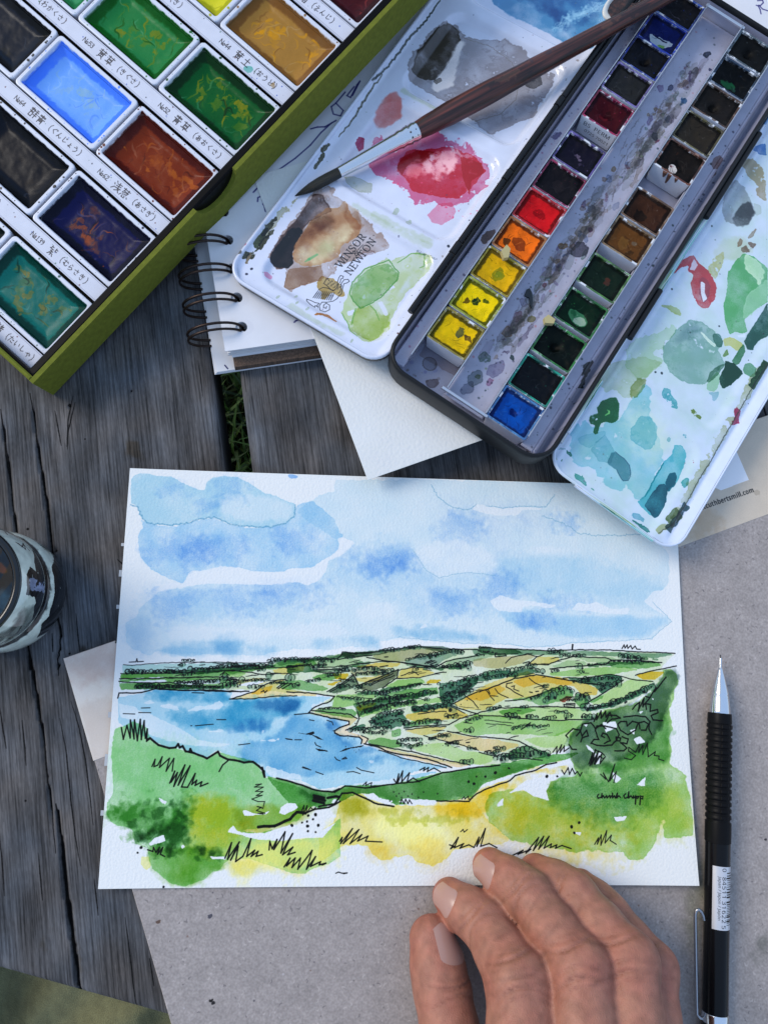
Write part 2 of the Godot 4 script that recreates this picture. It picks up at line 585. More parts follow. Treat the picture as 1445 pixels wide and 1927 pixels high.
# ---------------------------------------------------------------- ground, table
func build_ground() -> void:
	var mb := MB.new(Rect2(-20000,-20000,40000,40000))
	mb.next()
	mb.quad(Vector3(-20000,-720,-20000), Vector3(20000,-720,-20000), Vector3(20000,-720,20000), Vector3(-20000,-720,20000))
	var m := srgb(Color(0.10,0.12,0.05), 1.0)
	tag(part("ground", mb.mesh(), m), "dark lawn under and around the table", "", "", "structure")
	# grass: one blade of three quads, set out in the strip that shows between the planks
	var st := SurfaceTool.new()
	st.begin(Mesh.PRIMITIVE_TRIANGLES)
	var w := [2.2,2.0,1.4,0.1]
	for k in 3:
		var a := Vector3(-w[k], k * 28.0, k * k * 3.0) * 0.001
		var b := Vector3(w[k], k * 28.0, k * k * 3.0) * 0.001
		var c := Vector3(w[k + 1], (k + 1) * 28.0, (k + 1) * (k + 1) * 3.0) * 0.001
		var d := Vector3(-w[k + 1], (k + 1) * 28.0, (k + 1) * (k + 1) * 3.0) * 0.001
		for p in [a, b, c, a, c, d]:
			st.set_normal(Vector3(0,0.5,-0.86))
			st.add_vertex(p)
	var blade := st.commit()
	var mm := MultiMesh.new()
	mm.transform_format = MultiMesh.TRANSFORM_3D
	mm.use_colors = true
	mm.mesh = blade
	mm.instance_count = 9000
	var rng := RandomNumberGenerator.new()
	rng.seed = 5
	for i in mm.instance_count:
		var x := rng.randf_range(-380,260)
		var z := rng.randf_range(-520,420)
		var t := Transform3D(Basis(Vector3.UP, rng.randf() * TAU) * Basis(Vector3.RIGHT, rng.randf_range(-0.5,0.7)), Vector3(x, -720, z) * 0.001)
		mm.set_instance_transform(i, t.scaled_local(Vector3.ONE * rng.randf_range(0.6,1.5)))
		var k := rng.randf()
		mm.set_instance_color(i, Color(0.012 + 0.045 * k * k, 0.03 + 0.09 * k * k, 0.006 + 0.01 * k))
	var g := MultiMeshInstance3D.new()
	g.name = "grass"
	g.multimesh = mm
	var gm := mat(Color.WHITE, 0.7)
	gm.vertex_color_use_as_albedo = true
	gm.backlight_enabled = true
	gm.backlight = Color(0.5,0.6,0.2)
	g.material_override = gm
	add_child(g)
	tag(g, "grass growing under the table, seen through the gap between planks", "grass", "", "stuff")

func wood(rect: Rect2, seed_: int, cracks: Array, tone: Color) -> Array:
	# weathered softwood: colour and height sheets; x runs along the grain
	var s := 5.0
	var c := Canvas.new(self, rect, s, tone, seed_)
	var hgt := Canvas.new(self, rect, s, Color(0.62,0.62,0.62), seed_)
	var long := noise_image(maxi(8, c.w / 34), c.h, 0.2,4, seed_)     # fine fibres
	long.resize(c.w, c.h, Image.INTERPOLATE_CUBIC)
	var rings := noise_image(maxi(8, c.w / 60), c.h, 0.05,3, seed_ + 1)   # growth rings
	rings.resize(c.w, c.h, Image.INTERPOLATE_CUBIC)
	var pores := noise_image(c.w / 7, c.h, 0.45,2, seed_ + 2)
	pores.resize(c.w, c.h, Image.INTERPOLATE_CUBIC)
	var a := long.get_data(); var b := rings.get_data(); var d := pores.get_data()
	for y in c.h:
		var rowc := ((y >> 1) & 511) << 9
		for x in c.w:
			var i := y * c.w + x
			var ring := absf(fposmod(b[i] * 0.055,1.0) - 0.5) * 2.0
			var p := clampf((148.0 - d[i]) / 50.0,-0.6,1.0)
			var k := 1.0 + (a[i] - 128) * 0.0022 - maxf(0.0,104.0 - a[i]) * 0.0022 + (ring - 0.5) * 0.05 - p * 0.07 + (NC[rowc | ((x >> 2) & 511)] - 128) * 0.0022
			var warm := (NB[rowc | ((x >> 1) & 511)] - 128) * 0.0004
			c.r[i] *= k * (1.0 + warm); c.g[i] *= k; c.b[i] *= k * (1.0 - warm)
			hgt.r[i] += (a[i] - 128) * 0.0011 + (ring - 0.5) * 0.05 - p * 0.035
	for i in 1500:      # single fibres, dark and bleached, straight along the grain
		var x := c.rng.randf_range(rect.position.x, rect.end.x); var z := c.rng.randf_range(rect.position.y, rect.end.y)
		var l := c.rng.randf_range(4,30)
		var bend := c.rng.randf_range(-0.5,0.5)
		c.ink([x, z, x + l * 0.5, z + bend * 0.4, x + l, z + bend], c.rng.randf_range(0.1,0.24), tone * 0.42 if i % 3 else Color(0.56,0.55,0.55), c.rng.randf_range(0.15,0.42), 0.6)
	for q in cracks:
		var line: Array = q[0]
		var wide: float = q[1]
		c.ink(line, wide * 2.0, Color(tone.r * 0.5, tone.g * 0.5, tone.b * 0.5), 0.25,0.8)
		c.ink(line, wide, Color(0.035,0.034,0.036), 0.97,0.75)
		if wide > 0.5: hgt.ink(line, wide * 1.15, Color(0,0,0), 1.0,0.75)
	for i in hgt.r.size():
		hgt.g[i] = hgt.r[i]; hgt.b[i] = hgt.r[i]
	return [c, hgt]

func wiggle(a: Array, step: float, amount: float, seed_: int) -> Array:
	var rng := RandomNumberGenerator.new()
	rng.seed = seed_
	var out := []
	for i in a.size() / 2 - 1:
		var p := Vector2(a[2 * i], a[2 * i + 1]); var q := Vector2(a[2 * i + 2], a[2 * i + 3])
		var n := maxi(1, int((q - p).length() / step))
		for k in n:
			var e := p.lerp(q, float(k) / n)
			out.append(e.x + rng.randf_range(-amount, amount)); out.append(e.y + rng.randf_range(-amount, amount))
	out.append(a[a.size() - 2]); out.append(a[a.size() - 1])
	return out

func build_table() -> void:
	var t := thing("picnic_table", "weathered grey wooden picnic table with cracked planks under everything", "table", frame_of(Vector3(-40.45,0.00,-28.99), Vector3(0.16849,0.00000,0.98570), Vector3(0.00000,1.00000,-0.00000), Vector3(-0.98570,0.00000,0.16849)))
	var seen := Rect2(-70,-222,330,300)
	var big := []      # deep checks
	big.append([wiggle([0,0,8.6,-0.7,25.5,-1.4,38,-2.3,46.3,-2.8,55.8,-3.1,66.6,-3.2,75.1,-3.2,85,-3.2,90.3,-3.5,93.4,-3.6,97.2,-3,101.5,-2,105.1,-1.8,103.5,-2.2,107.2,-1.6], 2.0,0.08,1), 0.85])
	big.append([wiggle([5,11.1,19.8,10.2,32.3,9.6,44.5,9.6,50.4,9,55.9,8.9,69.9,8.3,94.4,8.1,103.4,7.8,100.4,7.4,115.1,6.3,128.7,5.1,143.5,4.8,158.1,4.3,167.4,4.1], 2.0,0.08,2), 0.8])
	big.append([wiggle([151.2,2.7,162.8,2,174.2,1.9,188.3,1.3,198.1,0.7,210.4,0.3,214.6,-0.4], 2.0,0.1,3), 1.35])
	var fine := []
	for q in [[122.3,-0.9,133.7,-2.2,148.4,-2.4,162.9,-2.8,173.1,-3.8], [116.9,-5.3,126.3,-7.3,137.7,-8.5,150.2,-8.9,160.4,-9.2], [120.9,11.9,130.6,11.7,136.5,11.7], [115.2,19.2,123.6,18.5,129.6,18], [192.3,-17,202.8,-17.5,215.2,-17.7,222.6,-18], [157.9,22.2,167.8,22,178.3,22], [86,-9.8,91.9,-9.7,99.9,-9.8], [92,-0.8,98.5,-0.5],
			[5.7,-16.3,17,-12.7,22.7,-11.8], [3,-15.7,12.3,-13.1,23.8,-11.9], [8.1,-8.6,22.1,-9.8], [4.8,11.2,20.9,10.6,36.7,9.7,55,9.1], [178.1,-7.9,190,-8.2], [166.4,9.9,181.9,9.7], [206.8,-23.9,215.7,-24.4], [68.4,-26.2,71.6,-29.2]]:
		fine.append([wiggle(q, 2.0,0.06, fine.size()), 0.36])
	var rng := RandomNumberGenerator.new()
	rng.seed = 3
	for i in 26:
		var x := rng.randf_range(-60,250)
		var z := rng.randf_range(-220,70)
		var l := rng.randf_range(4,22)
		fine.append([wiggle([x, z, x + l * 0.5, z + rng.randf_range(-0.3,0.3), x + l, z + rng.randf_range(-0.6,0.4)], 2.5,0.1, i), rng.randf_range(0.08,0.2)])
	var sheets := wood(seen, 41, big + fine, Color(0.325,0.322,0.328))
	var c: Canvas = sheets[0]
	var hc: Canvas = sheets[1]
	# knots, nail holes and a few stains
	for q in [[62,-4.6,0.5], [52.3,4.7,0.35], [6.6,-14.2,0.6], [3.6,-37.6,0.35], [20.7,-18.7,0.3], [52.5,4.8,0.35], [148.4,12.8,0.35], [100.1,-6.2,0.35]]:
		c.dot(q[0], q[1], q[2], Color(0.05,0.045,0.045), 0.9)
		hc.dot(q[0], q[1], q[2], Color(0.1,0.1,0.1), 1.0)
	c.wash([97.9,-9.8,97.5,-12.2,99.4,-12.7,100.7,-10.2], Color(0.45,0.40,0.33), {"a": 0.5, "soft": 2.0, "hard": 0.2, "edge": 0.0})
	for q in [[198.3,-0.7,207.9,-0.6,203.5,0.8], [190,10.7,199,10.3,196.1,11.5], [23.1,-33.9,24.4,-38.6,31.8,-39.3,28.9,-33.4]]:
		c.wash(q, Color(0.80,0.68,0.52), {"a": 0.6, "soft": 2.0, "hard": 0.1, "edge": 0.0})
	var tex := c.texture()
	var m := mat(Color.WHITE, 0.92,0.0, tex)
	m.metallic_specular = 0.25
	bump(m, hc.texture(), 0.009)
	var deep := func(x: float, z: float) -> float:
		var i := clampi(int((x - seen.position.x) * 5.0), 0, hc.w - 1); var j := clampi(int((z - seen.position.y) * 5.0), 0, hc.h - 1)
		return -4.0 * maxf(0.0,0.4 - hc.r[j * hc.w + i])
	# left plank (with a skew-cut end) and right plank
	for k in 2:
		var z0: float = [-69.2,-222.0][k]
		var z1: float = [76.0,-79.6][k]
		var top := PackedVector3Array()
		var n := 24
		var p := part("plank", plank_top(z0, z1, deep, seen), m, t)
		var side := MB.new(seen)
		var e0 := 226.0 - (z0 + 28.6) * 0.469
		var e1 := 226.0 - (z1 + 28.6) * 0.469
		for q in [[Vector3(-1500,0, z0), Vector3(e0,0, z0)], [Vector3(e0,0, z0), Vector3(e1,0, z1)], [Vector3(e1,0, z1), Vector3(-1500,0, z1)], [Vector3(-1500,0, z1), Vector3(-1500,0, z0)]]:
			side.next()
			var a: Vector3 = q[0]; var b: Vector3 = q[1]
			var inw := (Vector3(0,0, (z0 + z1) * 0.5) - Vector3(0,0, a.z if a.z == b.z else (z0 + z1) * 0.5)).normalized() * 0.0
			side.quad(a + Vector3(0,-1.2,0) + inw, b + Vector3(0,-1.2,0), b + Vector3(0,-38,0), a + Vector3(0,-38,0))
		side.next()
		side.quad(Vector3(-1500,-38, z0), Vector3(e0,-38, z0), Vector3(e1,-38, z1), Vector3(-1500,-38, z1))
		part("plank_side", side.mesh(), m, p)
	for k in 2:      # two more planks to either side, out of the picture
		var mb := MB.new(seen)
		mb.box(Vector3(-640,-19, [160.0,-306.0][k]), Vector3(1720,38,146), 2.0)
		part("plank", mb.mesh(), m, t)
	var beam := MB.new(seen)
	beam.box(Vector3(74,-75,-75), Vector3(60,70,560), 3.0)
	part("crossbeam", beam.mesh(), srgb(Color(0.30,0.20,0.14), 0.9), t)

func plank_top(z0: float, z1: float, deep: Callable, rect: Rect2) -> ArrayMesh:
	# fine grid over the part in view, worn round edges, and a long plain piece beyond it
	var v := PackedVector3Array(); var nm := PackedVector3Array(); var uv := PackedVector2Array(); var id := PackedInt32Array()
	var zs := [z0, z0 + 0.5, z0 + 1.4, z0 + 2.6]
	var n := int((z1 - z0 - 5.2) / 0.75)
	for i in n: zs.append(z0 + 2.6 + (z1 - z0 - 5.2) * (i + 1) / (n + 1))
	zs.append_array([z1 - 2.6, z1 - 1.4, z1 - 0.5, z1])
	var nx := 240
	for i in nx + 1:
		for z in zs:
			var stop: float = 226.0 - (z + 28.6) * 0.469
			var x := lerpf(-70.0, stop, float(i) / nx) if i else -1500.0
			var y: float = deep.call(x, z) if i > 1 else 0.0
			var e := minf(minf(z - z0, z1 - z), (stop - x) * 2.0)
			y -= 1.2 * pow(clampf(1.0 - e / 2.6,0.0,1.0), 2.0)
			v.append(Vector3(x, y, z) * 0.001)
			nm.append(Vector3.UP)
			uv.append(Vector2((x - rect.position.x) / rect.size.x, (z - rect.position.y) / rect.size.y))
	var w := zs.size()
	for i in nx + 1:
		for j in w:
			var a := v[mini(i + 1, nx) * w + j] - v[maxi(i - 1,0) * w + j]
			var b := v[i * w + mini(j + 1, w - 1)] - v[i * w + maxi(j - 1,0)]
			nm[i * w + j] = b.cross(a).normalized()
			if i < nx and j < w - 1:
				var q := i * w + j
				id.append_array(PackedInt32Array([q, q + w, q + w + 1, q, q + w + 1, q + 1]))
	return arrays_mesh(v, nm, uv, id)

# ---------------------------------------------------------------- papers
func paper_bump(w: int, h: int, freq: float, seed_: int, weave := 0.0) -> ImageTexture:
	var im := noise_image(w, h, freq, 3, seed_)
	return ImageTexture.create_from_image(im)

func sheet_box(x0: float, z0: float, x1: float, z1: float, y: float, thick: float, rect: Rect2) -> ArrayMesh:
	var mb := MB.new(rect)
	mb.box(Vector3((x0 + x1) / 2, y - thick / 2, (z0 + z1) / 2), Vector3(x1 - x0, thick, z1 - z0), 0.08)
	return mb.mesh()

func build_pad() -> void:
	var t := thing("paper_pad", "paper pad with bare grey backing board lying under the painting, hand and pencil", "paper pad", frame_of(Vector3(-18.22,2.60,70.50), Vector3(0.93606,0.00000,-0.35184), Vector3(-0.00000,1.00000,0.00000), Vector3(0.35184,0.00000,0.93606)))
	var rect := Rect2(0,0,300,215)
	var c := Canvas.new(self, rect, 4.0, Color(0.615,0.58,0.565), 5)
	c.speckle(ND, 0.10,1,3)
	c.speckle(NA, 0.06,2,90)
	c.speckle(NC, 0.05,1,40)
	var rng := RandomNumberGenerator.new()
	rng.seed = 8
	for i in 2600:      # fibres of the pulp
		var x := rng.randf_range(0,300); var z := rng.randf_range(30,215)
		var a := rng.randf() * TAU
		var l := rng.randf_range(0.3,1.4)
		var light := rng.randf() < 0.5
		c.ink([x, z, x + cos(a) * l * 0.5, z + sin(a) * l * 0.5 + 0.1, x + cos(a + 0.5) * l, z + sin(a + 0.5) * l], 0.2, Color(0.80,0.76,0.74) if light else Color(0.33,0.31,0.32), 0.7)
	for i in 130:
		c.dot(rng.randf_range(0,300), rng.randf_range(38,215), rng.randf_range(0.1,0.32), [Color(0.22,0.21,0.24), Color(0.45,0.33,0.28), Color(0.75,0.73,0.74)][i % 3], 0.7)
	for q in [[22.1,100.6,0.9, Color(0.28,0.30,0.40)], [5.4,95.9,0.8, Color(0.48,0.35,0.28)], [14.4,126,0.7, Color(0.05,0.05,0.06)], [15,127,0.8, Color(0.10,0.10,0.12)], [219.5,148.9,0.6, Color(0.16,0.16,0.2)], [116.9,162.5,0.4, Color(0.2,0.2,0.2)]]:
		c.blob(q[0], q[1], q[2], q[2] * 0.7, q[3], {"a": 0.8, "soft": 0.4, "edge": 0.2})
	c.wash([202.1,179.3,208.1,175.8,204.4,183.9,194.5,183.9], Color(0.45,0.50,0.46), {"a": 0.4, "soft": 3, "hard": 0.3})
	c.wash([182.8,156.4,190.6,149.7,195.5,143.7,192.5,154.3,180.4,172.6,176,174.7], Color(0.62,0.68,0.55), {"a": 0.5, "soft": 3, "hard": 0.1, "edge": 0})  # greenish shadow left of the pencil, painted into the board colour
	var m := bump(mat(Color.WHITE, 0.95,0.0, c.texture()), ImageTexture.create_from_image(grain_img), 0.003)
	var mb := MB.new(rect)
	mb.box(Vector3(150,-1.3,107.5), Vector3(300,2.6,215), 0.25)
	part("backing_board", mb.mesh(), m, t)
	# cream paper strip glued over the top edge
	var r2 := Rect2(-0.4,-0.4,301,38.4)
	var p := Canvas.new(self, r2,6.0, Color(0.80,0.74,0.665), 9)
	p.speckle(NC, 0.02,1,10)
	p.speckle(ND, 0.025)
	p.wash([-5,-5,60,-5,60,50,-5,50], Color(0.97,0.98,1.0), {"a": 0.8, "soft": 2, "hard": 0.4, "edge": 0, "body": 0.35})  # whitened left end, tinted below: a lighting difference put into the colour
	p.wash([-1.6,-2.6,23.4,-1.7,19.5,11.4,-1.1,9.5], Color(0.93,0.86,0.84), {"a": 0.9, "soft": 4, "hard": 0.1, "edge": 0})
	p.wash([0.6,17,17,20,11.2,39.4,-0,39], Color(0.90,0.86,0.84), {"a": 0.5, "soft": 3, "hard": 0.3, "edge": 0.1})
	p.wash([237.3,32.7,252.9,24.4,252.7,35.7,237.6,37.3], Color(0.88,0.78,0.66), {"a": 0.5, "soft": 4, "hard": 0.2, "edge": 0.3})  # tan deepened beside the flap, its shade put into the colour
	# white sticker (its printed code is left out) and the web address
	p.wash([252.3,16.2,257.6,22.1,270.6,21.9,270.6,9.1,259.2,10.4], Color(0.93,0.93,0.95), {"a": 1.0, "soft": 0.1, "edge": 0, "var": 0.0, "gran": 0.0, "body": 1.0})
	p.wash([270.5,27,272.1,26.6,273,27.8,272.3,28.9,270.5,28.6], Color(0.8,0.78,0.75), {"a": 0.6, "soft": 0.3})
	var web := "stcuthbertsmill.com"
	var w0 := Vector2(246.8,26.9); var w1 := Vector2(270.6,27.2)
	var fit := p.glyphs(web, "Droid Sans", 2.75, w0.x, w0.y, 0, Color.BLACK, 0.0, true)
	p.glyphs(web, "Droid Sans", 2.75, w0.x, w0.y, rad_to_deg((w1 - w0).angle()), Color(0.09,0.085,0.09), 0.97, true, (w1 - w0).length() / fit)
	p.glyphs("www.", "Droid Sans", 2.75, w0.x - 5.2, w0.y, 0, Color(0.09,0.085,0.09), 0.97, true, 0.75)
	p.ink([18.5,0.5,19.3,-0.4], 0.5, Color(0.1,0.1,0.1))
	p.ink([18.6,-0.3,19.5,-0.4], 0.35, Color(0.1,0.1,0.1))
	p.ink([19.9,0.1,20.6,-0], 0.3, Color(0.2,0.2,0.2))
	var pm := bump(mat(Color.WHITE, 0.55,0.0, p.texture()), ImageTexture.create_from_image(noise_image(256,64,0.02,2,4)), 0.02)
	var mb2 := MB.new(r2)
	mb2.box(Vector3(150,0.06,18.6), Vector3(300.6,0.24,37.6), 0.1)
	mb2.box(Vector3(150,-1.25,-0.17), Vector3(300.6,2.5,0.26), 0.1)
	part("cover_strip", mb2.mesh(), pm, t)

func build_sketchbook() -> void:
	var t := thing("sketchbook", "ring bound sketchbook of white pages with blue pen writing, under the tin", "sketchbook", frame_of(Vector3(33.79,12.00,-44.81), Vector3(0.97992,0.00000,-0.19937), Vector3(-0.00000,1.00000,0.00000), Vector3(0.19937,0.00000,0.97992)))
	var rect := Rect2(-6,-210,290,216)
	var c := Canvas.new(self, rect, 3.5, Color(0.86,0.86,0.88), 12)
	c.speckle(NC, 0.02,1,70)
	var pen := Color(0.10,0.09,0.36)
	var spots := [[7.7,-44.9], [7.1,-32.7], [7.6,-20.6], [7.5,-8.7]]
	var step: float = (spots[0][1] - spots[3][1]) / 3.0
	# handwriting: loops and letters
	c.ink([68.6,-105.4,64.9,-101.6,66.2,-100.6,69.9,-106.1,71.4,-107.6,67.1,-101.3], 0.45, pen)
	c.ink([64.5,-103.3,59.8,-98.8,57.7,-97.4,57.9,-94,60.7,-92.8,62.2,-95.1,59.8,-98.8], 0.45, pen)
	c.ink([58.5,-91,53.5,-88.7,50.6,-89,47.7,-88.5], 0.5, pen)
	c.ink([56.8,-90.3,51.6,-86.4,46.3,-81.3,39.5,-76.4,31.3,-71.7,25.8,-69.2,24.7,-68.9,27.8,-68.1,32.1,-67.2,37.7,-68], 0.45, pen)
	c.ink([26.2,-69.5,23.5,-66.3,20.7,-63.8], 0.5, pen)
	c.ink([23.7,-61.5,23.9,-58.9,24.1,-55], 0.45, pen)
	c.ink([21.7,-59.6,22.1,-61.3,24,-61.9,25.9,-61.2,26,-59.7,24.6,-58.6,23.6,-58.3,24.3,-56.7,25.1,-55.3], 0.45, pen)
	c.ink([27.6,-7.7,28.5,-8.3,30,-8.3], 0.5, pen)
	c.ink([252.1,-124.4,252.9,-124,253.3,-122.1,253.1,-119.9], 0.45, pen)
	c.ink([253.3,-126.6,255.8,-126.6,255.7,-125.3,253.8,-123.9,253.3,-124.3,254.5,-122.2,256.9,-121], 0.45, pen)
	c.ink([80.2,-103.2,86.2,-105.9,92.3,-109.5], 0.45, pen)
	for k in spots.size():
		c.wash(ring_of(spots[k][0] + 1.2, spots[k][1] + 0.4,3.4,3.2), Color(0.95,0.95,0.96), {"a": 0.35, "soft": 0.3, "edge": 0.9, "var": 0})
	var pm := mat(Color.WHITE, 0.75,0.0, c.texture())
	pm.metallic_specular = 0.35
	# holes are cut through the top page and the leaves near it
	var holes := []
	for k in range(-9,4):
		var q: Vector2 = Vector2(spots[0][0], spots[0][1]).lerp(Vector2(spots[3][0], spots[3][1]), (k) / 3.0)
		holes.append(q)
	part("page", punched_page(holes, 280,-200, rect), pm, t)
	var rng := RandomNumberGenerator.new()
	rng.seed = 21
	var plain := mat(Color(0.70,0.70,0.73), 0.8)
	var punched := punched_page(holes, 279,-200, rect)
	for k in 11:
		var dx := rng.randf_range(0.0,0.9); var dz := rng.randf_range(-0.9,0.0)
		part("page", punched, plain, t, at(dx + (1.6 if k == 10 else 0.4), -0.55 - k * 0.5, dz + (0.5 if k == 10 else 0.0)))
	var kraft := Canvas.new(self, Rect2(-10,-60,120,70), 5.0, Color(0.36,0.285,0.235), 3)
	kraft.speckle(ND, 0.35,2,7)
	kraft.speckle(NA, 0.2,3,100)
	part("back_cover", sheet_box(2.2,-202,281,4.4,-6.2,3.6, Rect2(-10,-60,120,70)), mat(Color.WHITE, 0.95,0.0, kraft.texture()), t)
	for k in 4:
		part("page", sheet_box(-5.0 - 0.35 * k, -200,200,3.9 + 0.1 * k, -9.95 - k * 0.45,0.4, rect), plain, t)
	var tick := MB.new()
	tick.box(Vector3(-1.2,-9.86,1.6), Vector3(0.5,0.06,2.2), 0.02)
	part("pen_mark", tick.mesh(), srgb(pen, 0.8), t, Transform3D(Basis(Vector3.UP, 0.5), Vector3(-0.0008,0,0.0004)))
	var wire := mat(Color(0.035,0.022,0.018), 0.35,0.75)
	var loop: ArrayMesh = null
	for q in holes:
		if loop == null:
			var path := PackedVector3Array()
			for lane in 2:
				for i in 41:
					var e := i / 40.0 if lane == 0 else 1.0 - i / 40.0
					var aa := lerpf(-1.1,4.9, e)      # from under the hole up, over the spine and back underneath
					var near := clampf((1.0 - aa) / 1.3,0.0,1.0)
					path.append(Vector3(-10.2 + 10.6 * cos(aa), -3.6 + 7.6 * sin(aa), [-1.25,1.25][lane] * (1.0 - 0.75 * near * near)))
			loop = tube(path, [0.52], 8)
		part("wire_ring", loop, wire, t, Transform3D(Basis(), Vector3(q.x, 0, q.y) * 0.001))

func ring_of(x: float, z: float, rx: float, rz: float, n := 20) -> Array:
	var a := []
	for i in n:
		a.append(x + cos(TAU * i / n) * rx); a.append(z + sin(TAU * i / n) * rz)
	return a

func punched_page(holes: Array, wide: float, far: float, rect: Rect2) -> ArrayMesh:
	# one page, its upper face pierced by a row of round holes near the left edge
	var mb := MB.new(rect)
	var pitch: float = holes[0].y - holes[1].y
	var thick := 0.44
	var edge := 20.0
	pitch = absf(pitch)
	for q in holes:
		var lo: float = q.y - pitch / 2; var hi: float = minf(q.y + pitch / 2,0.0)
		var angs := []
		for i in 20: angs.append(TAU * i / 20.0 + 0.01)
		for cr in [Vector2(0, lo), Vector2(edge, lo), Vector2(edge, hi), Vector2(0, hi)]: angs.append(fposmod((cr - q).angle(), TAU))
		angs.sort()
		var inner := []; var outer := []
		for a in angs:
			var d := Vector2.from_angle(a)
			var k := 1e9
			if d.x > 1e-6: k = minf(k, (edge - q.x) / d.x)
			if d.x < -1e-6: k = minf(k, -q.x / d.x)
			if d.y > 1e-6: k = minf(k, (hi - q.y) / d.y)
			if d.y < -1e-6: k = minf(k, (lo - q.y) / d.y)
			var o: Vector2 = q + d * k
			outer.append(Vector3(o.x, 0, o.y)); inner.append(Vector3(q.x + d.x * 2.2,0, q.y + d.y * 2.2))
		mb.next(false)
		for i in angs.size():
			var j := (i + 1) % angs.size()
			mb.quad(inner[i], outer[i], outer[j], inner[j])
			mb.quad(inner[j], inner[j] - Vector3(0, thick, 0), inner[i] - Vector3(0, thick, 0), inner[i])
	var z0: float = 1e9; var z1 := -1e9
	for q in holes:
		z0 = minf(z0, q.y - pitch / 2); z1 = maxf(z1, q.y + pitch / 2)
	mb.next(false)
	if z1 < 0.0: mb.quad(Vector3(0,0, z1), Vector3(edge, 0, z1), Vector3(edge, 0,0), Vector3(0,0,0))
	mb.quad(Vector3(0,0, far), Vector3(edge, 0, far), Vector3(edge, 0, z0), Vector3(0,0, z0))
	mb.quad(Vector3(edge, 0, far), Vector3(wide, 0, far), Vector3(wide, 0,0), Vector3(edge, 0,0))
	var cs := [Vector3(0,0, far), Vector3(wide, 0, far), Vector3(wide, 0,0), Vector3(0,0,0)]
	for i in 4:
		var j := (i + 1) % 4
		mb.next(false)
		mb.quad(cs[j], cs[j] - Vector3(0, thick, 0), cs[i] - Vector3(0, thick, 0), cs[i])
	return mb.mesh()

func planar(m: Mesh, rect: Rect2) -> ArrayMesh:
	var out := ArrayMesh.new()
	for s in m.get_surface_count():
		var arr := m.surface_get_arrays(s)
		var uv := PackedVector2Array()
		for p in arr[Mesh.ARRAY_VERTEX]:
			uv.append(Vector2((p.x * 1000.0 - rect.position.x) / rect.size.x, (p.z * 1000.0 - rect.position.y) / rect.size.y))
		arr[Mesh.ARRAY_TEX_UV] = uv
		arr[Mesh.ARRAY_TANGENT] = null
		out.add_surface_from_arrays(Mesh.PRIMITIVE_TRIANGLES, arr)
	return out

func build_loose_sheet() -> void:
	# a corner of heavy cold-pressed paper on the sketchbook, drooping a little past its edge
	var o := Vector3(88.80,11.00,2.93)
	var a := (Vector3(66.04,12.00,-51.56) - o)
	var b := (Vector3(130.87,11.00,-13.71) - o)
	a.y = 0
	var u := b.normalized()
	u.y = 0
	u = u.normalized()
	var v := Vector3(-u.z, 0, u.x)
	var xf := Transform3D(Basis(u, Vector3.UP, v), Vector3(o.x, 12.5, o.z) * 0.001)
	var rect := Rect2(-5,-135,190,140)
	var c := Canvas.new(self, rect, 2.0, Color(0.88,0.88,0.87), 31)
	c.speckle(NC, 0.015)
	var f := func(x: float, z: float) -> float:
		return -1.6 * pow(clampf((z + 45.0) / 45.0,0.0,1.0), 2.0)
	var m := mat(Color.WHITE, 0.9,0.0, c.texture())
	bump(m, ImageTexture.create_from_image(noise_image(760,560,0.16,3,5)), 0.012)
	var mesh := slab_grid(0.0,-130.0,180.0,0.0,36,26, f, 0.5, rect)
	var p := part("watercolour_sheet", mesh, m, null, xf)
	tag(p, "blank white rough watercolour sheet, one corner sticking out below the open tin", "paper")

func slab_grid(x0: float, z0: float, x1: float, z1: float, nx: int, nz: int, f: Callable, thick: float, rect: Rect2) -> ArrayMesh:
	# a curved sheet of paper with thickness: top, bottom and edges
	var topm := grid(x0, z0, x1, z1, nx, nz, f, rect)
	var g := func(x: float, z: float) -> float: return f.call(x, z) - thick
	var low := grid(x0, z0, x1, z1, nx, nz, g, rect)
	var mb := MB.new(rect)
	for e in [[x0, z0, x1, z0, nx], [x1, z0, x1, z1, nz], [x1, z1, x0, z1, nx], [x0, z1, x0, z0, nz]]:
		mb.next()
		for i in e[4]:
			var p := Vector2(e[0], e[1]).lerp(Vector2(e[2], e[3]), float(i) / e[4])
			var q := Vector2(e[0], e[1]).lerp(Vector2(e[2], e[3]), float(i + 1) / e[4])
			var yp: float = f.call(p.x, p.y); var yq: float = f.call(q.x, q.y)
			mb.quad(Vector3(p.x, yp, p.y), Vector3(q.x, yq, q.y), Vector3(q.x, yq - thick, q.y), Vector3(p.x, yp - thick, p.y))
	var st := SurfaceTool.new()
	st.begin(Mesh.PRIMITIVE_TRIANGLES)
	for m in [topm, low, mb.mesh()]: st.append_from(m, 0, Transform3D())
	return st.commit()

# ---------------------------------------------------------------- the green box of large pans
var strip_basis := Basis(Vector3(0,0,1), Vector3(0,1,0), Vector3(-1,0,0))

